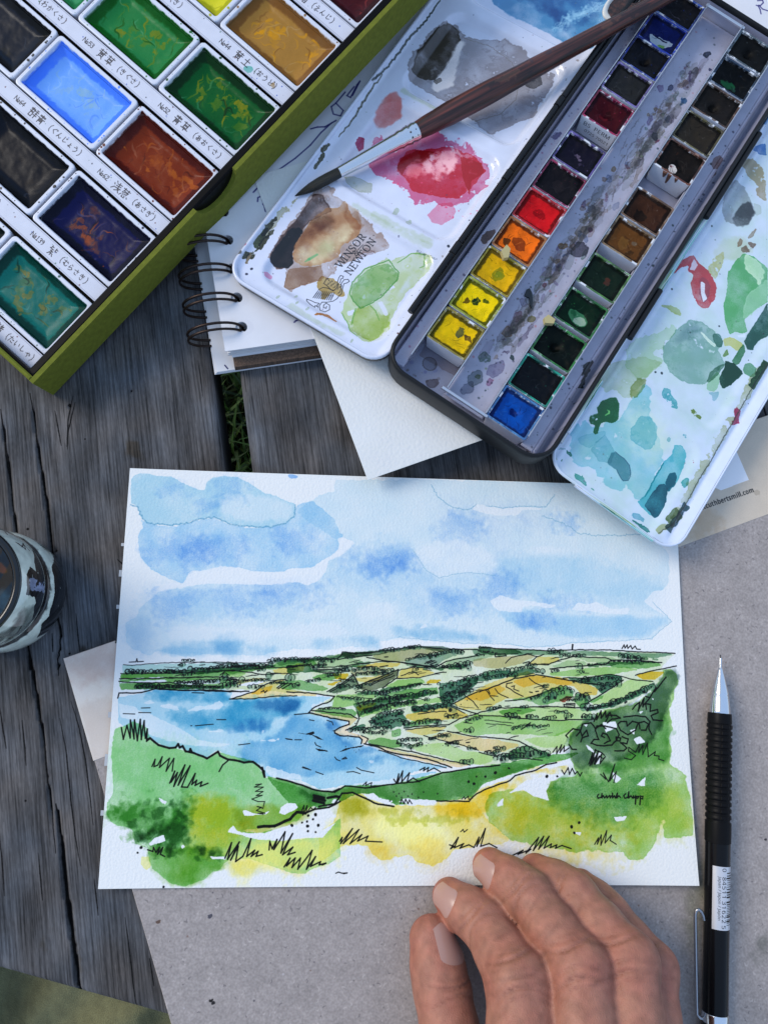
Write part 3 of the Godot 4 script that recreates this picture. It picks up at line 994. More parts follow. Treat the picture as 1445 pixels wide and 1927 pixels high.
func build_gansai_box() -> void:
	var t := thing("paint_box", "olive green cardboard box of large square pans, black inside, upper left", "paint box", frame_of(Vector3(-32.93,18.00,-26.79), Vector3(0.64724,0.12187,-0.75248), Vector3(-0.07947,0.99255,0.09239), Vector3(0.75813,0.00000,0.65210)))
	var cloth := Canvas.new(self, Rect2(0,0,60,60), 8.0, Color(0.42,0.44,0.15), 2)
	cloth.speckle(ND, 0.14,2)
	cloth.speckle(NC, 0.10,2,33)
	for i in 240:
		cloth.ink([0, i * 0.25,60, i * 0.25], 0.10, Color(0.33,0.35,0.10), 0.25)
		cloth.ink([i * 0.25,0, i * 0.25,60], 0.10, Color(0.52,0.54,0.24), 0.16)
	var green := mat(Color.WHITE, 0.9,0.0, cloth.texture())
	green.uv1_triplanar = true
	green.uv1_scale = Vector3.ONE * (1000.0 / 60.0)
	green.metallic_specular = 0.3
	var black := mat(Color(0.003,0.003,0.0035), 0.4)
	black.metallic_specular = 0.2
	# right wall with its thumb notch, cut as an outline (x along, y up) and given its thickness
	var wall := PackedVector2Array([Vector2(0.0,-17.5), Vector2(250,-17.5), Vector2(250,0)])
	var mid := 97.0
	for i in 17:
		var a := PI * i / 16.0
		wall.append(Vector2(mid + cos(a) * 10.5, -sin(a) * 8.0 + (0.0 if i in [0,16] else 0.0)))
	wall.append(Vector2(0,0))
	var ids := Geometry2D.triangulate_polygon(wall)
	var mb := MB.new()
	for side in 2:
		mb.next()
		for i in range(0, ids.size(), 3):
			var q := [ids[i], ids[i + 1], ids[i + 2]]
			var z: float = [0.0,-1.8][side]
			mb.tri(Vector3(wall[q[0]].x, wall[q[0]].y, z), Vector3(wall[q[1]].x, wall[q[1]].y, z), Vector3(wall[q[2]].x, wall[q[2]].y, z))
	for i in wall.size():
		var j := (i + 1) % wall.size()
		mb.next()
		var a := wall[i]; var b := wall[j]
		mb.quad(Vector3(a.x, a.y, 0), Vector3(b.x, b.y, 0), Vector3(b.x, b.y, -1.8), Vector3(a.x, a.y, -1.8))
	part("side_wall", mb.mesh(), green, t)
	var w2 := MB.new()
	w2.box(Vector3(0.9,-8.75,-101.9), Vector3(1.8,17.5,200), 0.5)
	part("end_wall", w2.mesh(), green, t)
	var w3 := MB.new()
	w3.box(Vector3(249.1,-8.75,-101.9), Vector3(1.8,17.5,200), 0.5)
	part("end_wall", w3.mesh(), green, t)
	var w4 := MB.new()
	w4.box(Vector3(125,-8.75,-202.8), Vector3(250,17.5,1.8), 0.5)
	part("side_wall", w4.mesh(), green, t)
	var base := MB.new()
	base.box(Vector3(125,-17.0,-101.8), Vector3(246,1.2,200), 0.3)
	part("base", base.mesh(), green, t)
	# black inner tray: rounded lip, then down to the pans
	var rings := []
	for e in [[1.85,-16.0,0.6,1.85], [1.85,-1.6,0.6,1.85], [2.0,-0.9,0.8,2.1], [2.5,-0.7,0.8,2.6], [2.9,-0.8,0.7,4.6], [3.1,-1.3,0.7,5.2], [3.1,-5.6,0.6,5.6], [2.3,-5.9,0.6,5.6], [2.3,-15.0,0.6,5.6]]:
		rings.append(rr(e[0], -201.9 + e[3] - 1.8,250 - e[0], -e[3], e[2], e[1]))
	var tr := MB.new()
	tr.loft(rings)
	tr.cap(rings[-1], true)
	part("inner_tray", tr.mesh(), black, t)
	# paper strips with the names of the colours, one between each two rows of pans
	for k in 6:
		label_strip(t, k)
	# the pans themselves
	var looks := {
		"0 0": ["large pan of teal paint with a dull gold sheen, lowest in the green box", Color(0.0,0.20,0.17), Color(0.03,0.40,0.37), Color(0.46,0.42,0.20)],
		"0 1": ["large pan of dark green-black paint cut by the left edge of the picture", Color(0.01,0.06,0.06), Color(0.03,0.12,0.12), Color(0.1,0.2,0.15)],
		"1 0": ["large pan of indigo paint streaked with copper, right end of its row", Color(0.01,0.015,0.10), Color(0.04,0.055,0.26), Color(0.60,0.27,0.12)],
		"1 1": ["large pan of smooth matt blue-black paint left of the indigo pan", Color(0.008,0.014,0.035), Color(0.03,0.05,0.095), Color(0.14,0.10,0.09)],
		"2 0": ["large pan of red-brown paint beside the box's thumb notch", Color(0.27,0.05,0.015), Color(0.46,0.16,0.05), Color(0.64,0.32,0.08)],
		"2 1": ["large pan of bright sky blue paint", Color(0.26,0.48,0.93), Color(0.44,0.65,0.92), Color(0.52,0.68,0.78)],
		"2 2": ["large pan of shiny black paint with scratches at the upper left edge", Color(0.008,0.014,0.03), Color(0.05,0.09,0.15), Color(0.12,0.11,0.10)],
		"3 0": ["large pan of deep green paint with curling ochre swirls", Color(0.0,0.17,0.035), Color(0.0,0.33,0.13), Color(0.56,0.50,0.04)],
		"3 1": ["large pan of mid green paint with olive mottling", Color(0.0,0.30,0.04), Color(0.12,0.47,0.24), Color(0.48,0.48,0.06)],
		"3 2": ["large pan of fresh pale green paint at the top edge", Color(0.08,0.42,0.22), Color(0.22,0.55,0.36), Color(0.2,0.5,0.3)],
		"4 0": ["large pan of ochre tan paint with orange streaks", Color(0.46,0.30,0.12), Color(0.63,0.46,0.20), Color(0.80,0.55,0.06)],
		"4 1": ["large pan of acid yellow paint at the top edge", Color(0.62,0.62,0.06), Color(0.80,0.78,0.14), Color(0.88,0.86,0.5)],
		"5 0": ["large pan of maroon paint in the upper corner of the green box", Color(0.14,0.008,0.03), Color(0.24,0.03,0.06), Color(0.42,0.13,0.12)],
	}
	var inv := frame_of(Vector3(-32.93,18.00,-26.79), Vector3(0.64724,0.12187,-0.75248), Vector3(-0.07947,0.99255,0.09239), Vector3(0.75813,0.00000,0.65210))
	for key in looks:
		var kk: PackedStringArray = key.split(" ")
		var row := int(kk[0]); var colm := int(kk[1])
		var x0 := 9.7 + 34.4 * row
		var z1 := -6.3 - 42.3 * colm
		big_pan(inv * at(x0 + 13.2,-6.0, z1 - 20.9), looks[key], row * 7 + colm)

func big_pan(xf: Transform3D, look: Array, seed_: int) -> void:
	var t := thing("large_pan", look[0], "paint pan", xf, "large pans in the green box")
	var rect := Rect2(-13.2,-20.8,26.4,41.6)
	var c := Canvas.new(self, rect, 7.0, Color(0.82,0.83,0.88), 60 + seed_)
	c.turn = seed_ * 13
	var dark: Color = look[1]; var body: Color = look[2]; var streak: Color = look[3]
	var rng := c.rng
	# paint up the sloping walls, then the flat pool, then dried streaks of a second colour
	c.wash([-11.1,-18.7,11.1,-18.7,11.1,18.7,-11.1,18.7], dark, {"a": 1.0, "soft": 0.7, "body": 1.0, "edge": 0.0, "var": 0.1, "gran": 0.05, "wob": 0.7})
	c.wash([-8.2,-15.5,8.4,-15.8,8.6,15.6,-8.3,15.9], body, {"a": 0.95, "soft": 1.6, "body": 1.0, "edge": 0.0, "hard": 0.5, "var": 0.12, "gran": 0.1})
	for i in (2 if seed_ in [8,16,1] else 9):
		var x := rng.randf_range(-6,6); var z := rng.randf_range(-11,13)
		if seed_ in [21,7,28]: z = rng.randf_range(-11,4) if i % 4 else z
		c.blob(x, z, rng.randf_range(0.5,2.0), rng.randf_range(1.0,3.8), streak, {"a": rng.randf_range(0.3,0.75), "soft": rng.randf_range(0.9,1.8), "wob": 3.2, "body": 1.0, "edge": 0.0, "hard": 0.7, "var": 0.5}, rng.randf_range(-50,50))
	var flow := FastNoiseLite.new()
	flow.seed = seed_ + 40
	flow.frequency = 0.045
	for i in (10 if seed_ in [8,16,1] else 54):      # drawn-out swirls where the brush has been
		var x := rng.randf_range(-7.5,7.5); var z := rng.randf_range(-14,14)
		var line := [x, z]
		for k in 12:
			var d := Vector2.from_angle(flow.get_noise_2d(x, z) * 9.0 + 1.2)
			x = clampf(x + d.x * 0.55,-8.2,8.2); z = clampf(z + d.y * 0.55,-15.3,15.3)
			line.append(x); line.append(z)
		c.ink(line, rng.randf_range(0.12,0.9), [streak, body.lerp(Color.WHITE, 0.16), dark, streak.lerp(body, 0.5)][i % 4], rng.randf_range(0.15,0.5), 1.0)
	for i in 34:
		var e := rng.randi() % 4
		var x := [rng.randf_range(-12.6,12.6), rng.randf_range(-12.6,12.6), -12.1,12.1][e] as float
		var z := [-19.9,19.9, rng.randf_range(-20,20), rng.randf_range(-20,20)][e] as float
		c.dot(x, z, 0.08 + 0.5 * pow(rng.randf(), 4.0), dark, 0.85)
	var hn := FastNoiseLite.new()
	hn.seed = seed_ + 900
	hn.frequency = 0.16
	hn.fractal_octaves = 3
	var hb := FastNoiseLite.new()
	hb.seed = seed_ + 300
	hb.frequency = 0.05
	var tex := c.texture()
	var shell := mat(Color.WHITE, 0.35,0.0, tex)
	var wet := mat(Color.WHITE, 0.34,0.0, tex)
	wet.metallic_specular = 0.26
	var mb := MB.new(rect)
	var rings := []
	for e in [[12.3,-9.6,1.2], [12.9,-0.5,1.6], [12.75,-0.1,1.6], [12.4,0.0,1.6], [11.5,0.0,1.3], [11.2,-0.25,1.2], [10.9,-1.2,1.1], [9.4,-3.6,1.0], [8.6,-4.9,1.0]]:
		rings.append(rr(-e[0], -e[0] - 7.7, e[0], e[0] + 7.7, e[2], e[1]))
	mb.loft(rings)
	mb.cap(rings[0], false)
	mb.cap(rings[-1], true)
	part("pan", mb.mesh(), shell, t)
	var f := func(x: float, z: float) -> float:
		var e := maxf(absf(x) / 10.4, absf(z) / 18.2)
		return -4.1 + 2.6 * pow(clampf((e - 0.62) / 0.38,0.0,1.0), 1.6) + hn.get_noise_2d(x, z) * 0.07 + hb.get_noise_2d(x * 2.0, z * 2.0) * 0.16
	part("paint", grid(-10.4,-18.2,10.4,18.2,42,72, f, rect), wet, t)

func label_strip(t: Node3D, k: int) -> void:
	var rect := Rect2(-198,-7.0,195,7.2)
	var c := Canvas.new(self, rect, 7.0, Color(0.80,0.81,0.86), 90 + k)
	c.speckle(NC, 0.02,1, k * 50)
	c.ink([-198,-0.55,0,-0.55], 0.16, Color(0.45,0.45,0.52), 0.7)
	c.ink([-198,-6.35,0,-6.35], 0.16, Color(0.45,0.45,0.52), 0.7)
	var words := [
		[["No41", "代赭", "たいしゃ"], ["No48", "黒", "くろ"]],
		[["No139", "紫", "むらさき"], ["No133", "藍", "あい"]],
		[["No62", "浅葱", "あさぎ"], ["No64", "群青", "ぐんじょう"], ["No63", "藍", "あい"]],
		[["No52", "青草", "あおくさ"], ["No53", "黄草", "きぐさ"], ["No51", "若草", "わかくさ"]],
		[["No44", "黄土", "おうど"], ["No40", "黄", "き"]],
		[["No34", "臙脂", "えんじ"]],
	]
	var starts := [[-38.5,-80.1], [-41.0,-81], [-39.2,-82.9,-124.0], [-40.2,-79.8,-121.0], [-40.5,-80.0], [-42.0]]
	var inkc := Color(0.16,0.15,0.17)
	for i in words[k].size():
		var x: float = starts[k][i]
		var wd: Array = words[k][i]
		x += pen_text(c, wd[0], x, -2.55,2.0, inkc, 0.26) + 2.6
		x += pen_text(c, wd[1], x, -1.75,3.9, inkc, 0.33) + 2.0
		x += pen_text(c, "(" + wd[2] + ")", x, -2.35,2.6, inkc, 0.25)
	for i in 30:
		c.dot(c.rng.randf_range(-120,-6), c.rng.randf_range(-6.6,0), c.rng.randf_range(0.06,0.3), [Color(0.1,0.2,0.6), Color(0.1,0.3,0.2), Color(0.3,0.1,0.1), Color(0.1,0.1,0.15)][i % 4], 0.6)
	if k == 4:
		c.blob(-24.5,-2.0,1.6,1.6, Color(0.45,0.80,0.72), {"a": 0.8, "soft": 0.4})
		c.blob(-13.2,-3.5,1.0,1.0, Color(0.75,0.62,0.42), {"a": 0.8, "soft": 0.3, "edge": 0.9})
	var m := mat(Color.WHITE, 0.6,0.0, c.texture())
	var mb := MB.new(rect)
	mb.box(Vector3(-100.5,-0.4,-3.4), Vector3(194,0.8,6.8), 0.1)
	part("label_strip", mb.mesh(), m, t, Transform3D(strip_basis, Vector3(2.6 + 34.4 * k, -6.3,-2.6) * 0.001))

# strokes of the characters on the labels, each on a 10 x 10 field
var kana := {
	"N": "1 10 1 1,1 1 7 10,7 10 7 1", "o": "4 5 2 7 3 9 5 9 6 7 5 5 4 5,2 10 6 10", "0": "4 1 2 3 2 8 4 10 6 8 6 3 4 1", "1": "3 2 4 1 4 10,2 10 6 10", "2": "2 3 3 1 5 1 6 3 5 5 2 9 2 10 7 10", "3": "2 2 4 1 6 2 6 4 4 5 6 6 6 9 4 10 2 9", "4": "5 10 5 1 1 7 7 7", "5": "6 1 2 1 2 5 5 4 7 6 6 9 4 10 2 9", "6": "6 1 3 3 2 7 3 10 5 10 6 8 5 6 2 7", "8": "4 1 2 3 4 5 6 8 4 10 2 8 4 5 6 3 4 1", "9": "6 4 4 5 2 3 4 1 6 3 6 7 4 10",
	"(": "6 0 4 3 4 8 6 11", ")": "4 0 6 3 6 8 4 11",
	"た": "1 3 6 3,4 1 2 10,6 5 9 5,5 8 6 9 9 9", "い": "2 2 2 7 3 9 4 7,8 3 9 6", "し": "3 1 3 8 5 9 8 7", "ゃ": "2 6 8 4 9 6 7 7,4 4 6 10,6 3 6 4", "む": "1 3 7 3,4 1 4 8 2 7 4 6 5 8 5 9 8 9 9 7,7 2 9 4", "ら": "4 1 6 2,3 3 2 7 6 5 8 7 6 9 3 10", "さ": "1 4 8 3,5 1 7 6,3 7 4 9 7 9", "き": "2 3 8 2,2 5 8 4,4 1 7 7,3 8 5 10 7 9", "あ": "2 3 8 3,4 1 4 9,7 4 5 8 3 9 2 7 5 5 8 6 8 8 6 10", "ぎ": "1 3 7 2,1 5 7 4,3 1 6 7,2 8 4 10 6 9,8 0 9 1,9 0 10 1", "ぐ": "7 1 3 5 7 9,8 2 9 3,9 1 10 2", "ん": "5 1 2 9 4 6 6 8 7 9 9 7", "じ": "3 1 3 8 5 9 8 7,6 2 7 3,7 1 8 2", "ょ": "5 3 5 9 3 8 5 7 8 9,5 5 7 5", "う": "4 1 6 2,2 4 6 3 8 5 7 8 4 10", "お": "1 3 7 3,4 1 4 9 2 8 4 6 7 6 8 8 6 9,8 2 9 4", "く": "7 1 3 5 7 9", "わ": "3 1 3 10,1 3 4 3 1 8,4 5 7 4 9 6 8 8 6 10", "か": "1 4 6 3 6 8 4 9,4 1 2 9,8 2 9 5", "ど": "3 1 4 5,8 4 3 7 4 9 8 9,8 0 9 1,9 0 10 1", "え": "4 1 6 2,2 4 7 4 2 10,4 7 6 9 9 9", "ろ": "3 2 7 2 2 7 6 5 8 7 6 10 3 10",
	"代": "3 1 1 5,2 3 2 10,4 4 9 3,6 1 7 7 9 9,8 1 9 2", "赭": "1 2 5 2,3 1 3 5,1 4 5 4,2 5 1 9,4 5 4 9,6 3 9 2,7 1 7 5,6 5 10 4,9 2 6 7,7 6 9 6 9 10 7 10 7 6,7 8 9 8", "紫": "2 1 2 4,2 2 4 2,1 4 5 4,7 1 7 4 9 4,7 2 9 2,4 5 3 6 6 6 3 8 7 8,5 8 5 10,3 9 2 10,7 9 8 10", "浅": "2 1 3 2,1 4 2 5,1 10 3 7,4 3 9 2,4 5 9 4,4 7 10 6,6 1 7 7 10 10,9 7 5 10", "葱": "1 2 9 2,3 1 3 3,7 1 7 3,3 3 2 6,3 4 8 4 7 7,5 4 3 7,7 4 5 7,2 8 1 10,4 8 4 10 7 10,6 8 7 9,9 8 10 9", "群": "1 2 5 2 5 4,1 3 6 3,1 5 5 5,3 1 2 6,2 6 5 6 5 10 2 10 2 6,7 1 8 2,9 1 8 2,6 3 10 3,7 5 10 5,6 7 10 7,8 3 8 10", "青": "2 2 8 2,5 1 5 5,2 3 8 3,1 5 9 5,3 6 3 10,3 6 7 6 7 10,3 7 7 7,3 8 7 8", "草": "1 2 9 2,3 1 3 3,7 1 7 3,3 4 7 4 7 7 3 7 3 4,3 5 7 5,1 8 9 8,5 7 5 10", "黄": "1 2 9 2,3 1 3 4,7 1 7 4,1 4 9 4,3 5 7 5 7 8 3 8 3 5,5 4 5 8,3 6 7 6,4 8 2 10,6 8 8 10", "若": "1 2 9 2,3 1 3 3,7 1 7 3,1 5 9 5,5 3 1 9,4 7 8 7 8 10 4 10 4 7", "土": "2 4 8 4,5 1 5 9,1 9 9 9", "臙": "1 1 1 9 0 10,1 1 3 1 3 10,1 4 3 4,1 6 3 6,4 2 10 2,6 1 6 3,8 1 8 3,5 4 9 4 9 6 5 6 5 4,4 7 10 7,5 8 4 10,7 8 7 9,9 8 10 10", "脂": "1 1 1 9 0 10,1 1 4 1 4 10,1 4 4 4,1 6 4 6,6 1 6 4 9 4,9 2 6 3,6 5 9 5 9 10 6 10 6 5,6 8 9 8", "黒": "2 1 8 1 8 5 2 5 2 1,2 3 8 3,5 1 5 7,1 7 9 7,2 9 1 10,4 9 4 10,6 9 7 10,8 9 9 10", "藍": "1 2 9 2,3 1 3 3,7 1 7 3,2 4 5 4,2 4 2 7,2 7 5 7,7 4 9 5,2 8 8 8,2 8 2 10,5 8 5 10,8 8 8 10,1 10 9 10",
}

func pen_text(c: Canvas, text: String, x: float, z: float, size: float, col: Color, width: float) -> float:
	# writes the strokes of each character; x, z is the left end of the baseline
	var run := 0.0
	for ch in text:
		var adv: float = size * (0.62 if ch in "No0123456789" else 0.5 if ch in "()" else 1.06)
		if ch in kana:
			for stroke in kana[ch].split(","):
				var a := []
				var nums: PackedStringArray = stroke.split(" ")
				for i in range(0, nums.size(), 2):
					a.append(x + run + float(nums[i]) * size * 0.1 - (size * 0.2 if ch in "()" else 0.0))
					a.append(z + (float(nums[i + 1]) - 10.0) * size * 0.1)
				c.ink(a, width, col, 0.9)
		run += adv
	return run

# ---------------------------------------------------------------- the opened tin
func well_height(x: float, z: float, spans: Array, za: float, zb: float, deep: float, soft: float) -> float:
	# sunk wells with rounded corners, separated by flat ridges
	var y := 0.0
	for q in spans:
		var cx: float = (q[0] + q[1]) * 0.5; var hx: float = (q[1] - q[0]) * 0.5
		var cz := (za + zb) * 0.5; var hz := (zb - za) * 0.5
		var rad := 6.0
		var d := Vector2(maxf(absf(x - cx) - hx + rad, 0.0), maxf(absf(z - cz) - hz + rad, 0.0)).length() - rad
		y = minf(y, -deep * smoothstep(soft, -soft, d))
	return y

func lid_shell(rings_spec: Array, x0: float, z0: float, x1: float, z1: float, rad: float, rect: Rect2) -> MB:
	var mb := MB.new(rect)
	var rings := []
	for e in rings_spec:
		rings.append(rr(x0 + e[0], z0 + e[0], x1 - e[0], z1 - e[0], maxf(rad - e[0], 0.5), e[1], 7))
	mb.loft(rings, true)
	return mb

func build_tin() -> void:
	var t := thing("watercolour_tin", "open black watercolour tin with white mixing lids, stained, holding rows of small pans", "paint tin", frame_of(Vector3(97.28,27.00,-38.04), Vector3(0.53730,0.00000,-0.84339), Vector3(-0.00000,1.00000,0.00000), Vector3(0.84339,0.00000,0.53730)))
	var black := mat(Color(0.010,0.011,0.013), 0.45)
	black.metallic_specular = 0.33
	# tray: outer wall, rolled rim
	var outer := lid_shell([[2.2,-13.6], [0.6,-13.0], [0.15,-11.5], [0.0,-2.0], [0.25,-0.6], [0.7,-0.1], [1.2,-0.1], [1.6,-0.6], [1.75,-1.5], [1.8,-2.2]], -2.9,-5.4,212,66.4,10.5, Rect2(0,0,100,100))
	outer.cap(rr(-0.7,-3.2,209.8,64.2,8.3,-13.6,7), false)
	part("tray_shell", outer.mesh(), black, t)
	var rect := Rect2(-2,-5,214,72)
	var c := Canvas.new(self, rect, 5.0, Color(0.62,0.625,0.70), 71)
	paint_tray(c)
	var floor_tex := c.texture()
	var enamel := mat(Color.WHITE, 0.32,0.0, floor_tex)
	var pitted := ImageTexture.create_from_image(noise_image(600,200,0.05,3,6))
	var ins := lid_shell([[1.8,-2.2], [1.9,-6.0], [2.3,-12.0], [3.4,-12.7]], -2.9,-5.4,212,66.4,10.5, rect)
	ins.cap(rr(0.5,-2.0,208.6,63.0,7.1,-12.7,7), true)
	var side := MB.new(rect)      # ledge along the far row, a folded step in the metal
	side.box(Vector3(105,-9.5,60.4), Vector3(206,6.0,2.0), 0.7)
	side.box(Vector3(105,-6.6,57.4), Vector3(206,0.8,5.0), 0.3)
	side.box(Vector3(105,-6.6,0.2), Vector3(206,0.8,5.0), 0.3)
	part("tray_floor", ins.mesh(), enamel, t)
	part("tray_ledge", side.mesh(), enamel, t)
	var trough := MB.new(rect)
	trough.box(Vector3(106,-9.0,29.3), Vector3(206,0.7,17.4), 0.2)
	part("centre_trough", trough.mesh(), bump(mat(Color.WHITE, 0.3,0.0, floor_tex), pitted, 0.02), t)
	# bright metal rails that hold the rows
	var steel := mat(Color(0.62,0.62,0.66), 0.3,0.9)
	for e in [[2.9,4.0], [20.75,1.0], [37.7,1.0], [55.4,2.5]]:
		var mb := MB.new()
		mb.box(Vector3(105 + e[1] * 0.5,-4.6, e[0]), Vector3(206 - e[1], 6.8,0.45), 0.12)
		part("rail", mb.mesh(), steel, t)
	for q in [[2.3,19.0,39.0], [207.5,20.0,39.0]]:
		var mb := MB.new()
		mb.box(Vector3(q[0], -2.2, (q[1] + q[2]) * 0.5), Vector3(1.3,1.0, q[2] - q[1]), 0.2)
		part("rail", mb.mesh(), steel, t)
	# hinge along the left lid: short black barrels on one pin
	var xs := [19.0,48.0,53.5,86.0,91.0,126.0,131.0,170.0,200.0]
	for i in 8:
		var y: float = -0.4
		part("hinge_barrel", tube(PackedVector3Array([Vector3(xs[i] + 0.25, y, -6.3), Vector3(xs[i + 1] - 0.25, y, -6.3)]), [1.35 if i % 2 else 1.15], 12), black, t)
	for q in [[60.0,84.0], [122.0,168.0]]:
		part("hinge_barrel", tube(PackedVector3Array([Vector3(q[0], -2.2,67.4), Vector3(q[1], -2.2,67.4)]), [1.25], 12), black, t)
	build_left_lid(t)
	build_right_flap(t)
	build_half_pans()
	# chips of dried paint lying in the trough
	var chip := MB.new()
	chip.prism(flat_points([56.9,24.4,58.2,25.1,56.9,27.1,54.4,28.8,51.7,30,52.3,28.9,54.7,27,54.3,25]), -8.6,-7.9)
	tag(part("paint_flake", chip.mesh(), mat(Color(0.006,0.012,0.016), 0.4), null, frame_of(Vector3(97.28,27.00,-38.04), Vector3(0.53730,0.00000,-0.84339), Vector3(-0.00000,1.00000,0.00000), Vector3(0.84339,0.00000,0.53730))), "curled black-green flake of dried paint lying in the tin's centre trough", "paint flake")
	for q in [["crumb of pale ochre dried gum between yellow and orange pans", [59.8,8.6,63.2,8.9,62.6,11,59.2,12.3,57.8,11]], ["crumb of pale ochre dried gum by the dark green pans", [46.4,36.1,48.4,36.8,48.3,39.9,46.5,40.3,44.8,37.5]]]:
		var cr := MB.new()
		cr.prism(flat_points(q[1]), -1.6,0.6)
		tag(part("gum_crumb", cr.mesh(), mat(Color(0.45,0.38,0.18), 0.9), null, frame_of(Vector3(97.28,27.00,-38.04), Vector3(0.53730,0.00000,-0.84339), Vector3(-0.00000,1.00000,0.00000), Vector3(0.84339,0.00000,0.53730))), q[0], "gum crumb")

func build_left_lid(t: Node3D) -> void:
	var xf := t.transform.affine_inverse() * (frame_of(Vector3(36.01,17.00,-75.05), Vector3(0.52399,0.00000,-0.85173), Vector3(-0.07423,0.99619,-0.04567), Vector3(0.84849,0.08716,0.52199)))
	var rect := Rect2(-4,-4,214,74)
	var c := Canvas.new(self, rect, 6.0, Color(0.83,0.85,0.92), 73)
	paint_left_lid(c)
	var tex := c.texture()
	var m := mat(Color.WHITE, 0.22,0.0, tex)
	m.clearcoat_enabled = true
	m.clearcoat = 0.3
	m.clearcoat_roughness = 0.15
	var spans := [[4.5,46.5], [55.0,97.0], [105.5,149.5], [158.0,200.0]]
	var f := func(x: float, z: float) -> float: return -1.6 + well_height(x, z, spans, 8.5,61.5,2.3,1.5) + 1.2 * smoothstep(3.5,0.0, minf(minf(x + 2.4, z + 2.1), 66.6 - z))
	var p := part("mixing_lid", grid(-1.6,-1.4,203.4,66.4,205,100, f, rect, 7.0), m, t, xf)
	var bead := lid_shell([[0.75,-1.4], [0.2,-0.9], [0.0,-0.25], [0.15,0.35], [0.7,0.7], [1.2,0.5], [1.6,-0.2], [1.75,-0.9]], -3.0,-2.8,205,68,8.6, rect)
	part("rim", bead.mesh(), m, p)
	var shell := lid_shell([[1.8,-4.4], [0.9,-4.2], [0.55,-3.4], [0.5,-1.2]], -3.0,-2.8,205,68,8.6, rect)
	shell.cap(rr(-1.2,-1.0,203.2,66.2,6.8,-4.4,7), false)
	part("lid_back", shell.mesh(), mat(Color(0.012,0.013,0.015), 0.35), p)

func build_right_flap(t: Node3D) -> void:
	var xf := t.transform.affine_inverse() * (frame_of(Vector3(156.77,21.00,-7.89), Vector3(0.54464,0.00000,-0.83867), Vector3(0.07309,0.99619,0.04747), Vector3(0.83548,-0.08716,0.54257)))
	var rect := Rect2(-6,-2,206,66)
	var c := Canvas.new(self, rect, 6.0, Color(0.82,0.86,0.93), 75)
	paint_right_flap(c)
	var tex := c.texture()
	var m := mat(Color.WHITE, 0.25,0.0, tex)
	m.clearcoat_enabled = true
	m.clearcoat = 0.25
	m.clearcoat_roughness = 0.2
	var spans := [[-30.0,36.5], [45.0,94.0], [102.0,152.0], [160.0,240.0]]
	var f := func(x: float, z: float) -> float:
		return -0.9 + well_height(x, z, spans, -30.0,48.0,0.9,2.2) - 1.1 * exp(-pow((z - 55.4) / 1.3,2.0)) * smoothstep(-4.0,4.0, x) + 0.9 * smoothstep(2.4,0.0, minf(x + 4.4,59.6 - z)) + 0.7 * exp(-pow((z - 3.4) / 0.7,2.0))
	var p := part("mixing_flap", grid(-4.2,0.4,199.0,59.4,203,76, f, rect, 8.0), m, t, xf)
	var bead := lid_shell([[0.5,-1.8], [0.1,-1.3], [0.0,-0.6], [0.2,0.0], [0.6,0.15], [1.0,-0.2], [1.3,-0.9]], -5.2,-0.6,200,60.5,9.0, rect)
	part("rim", bead.mesh(), m, p)
	var shell := lid_shell([[1.6,-3.0], [0.8,-2.8], [0.45,-1.6]], -5.2,-0.6,200,60.5,9.0, rect)
	shell.cap(rr(-3.6,1.0,198.4,58.9,7.4,-3.0,7), false)
	part("flap_back", shell.mesh(), m, p)
	# rolled sleeve with the hinge pin, at the near corner and farther up
	part("hinge_sleeve", tube(PackedVector3Array([Vector3(9.0,0.3,0.2), Vector3(34.0,0.3,0.2)]), [1.5], 12), m, p)
	part("hinge_sleeve", tube(PackedVector3Array([Vector3(62.0,0.3,0.2), Vector3(118.0,0.3,0.2)]), [1.5], 12), m, p)
	part("hinge_pin", tube(PackedVector3Array([Vector3(4.5,0.3,0.2), Vector3(9.0,0.3,0.2)]), [0.95], 10), mat(Color(0.5,0.5,0.52), 0.3,0.9), p)
	part("edge_sleeve", tube(PackedVector3Array([Vector3(-5.2,-0.6,14.0), Vector3(-5.2,-0.6,50.0)]), [0.85], 10), m, p)

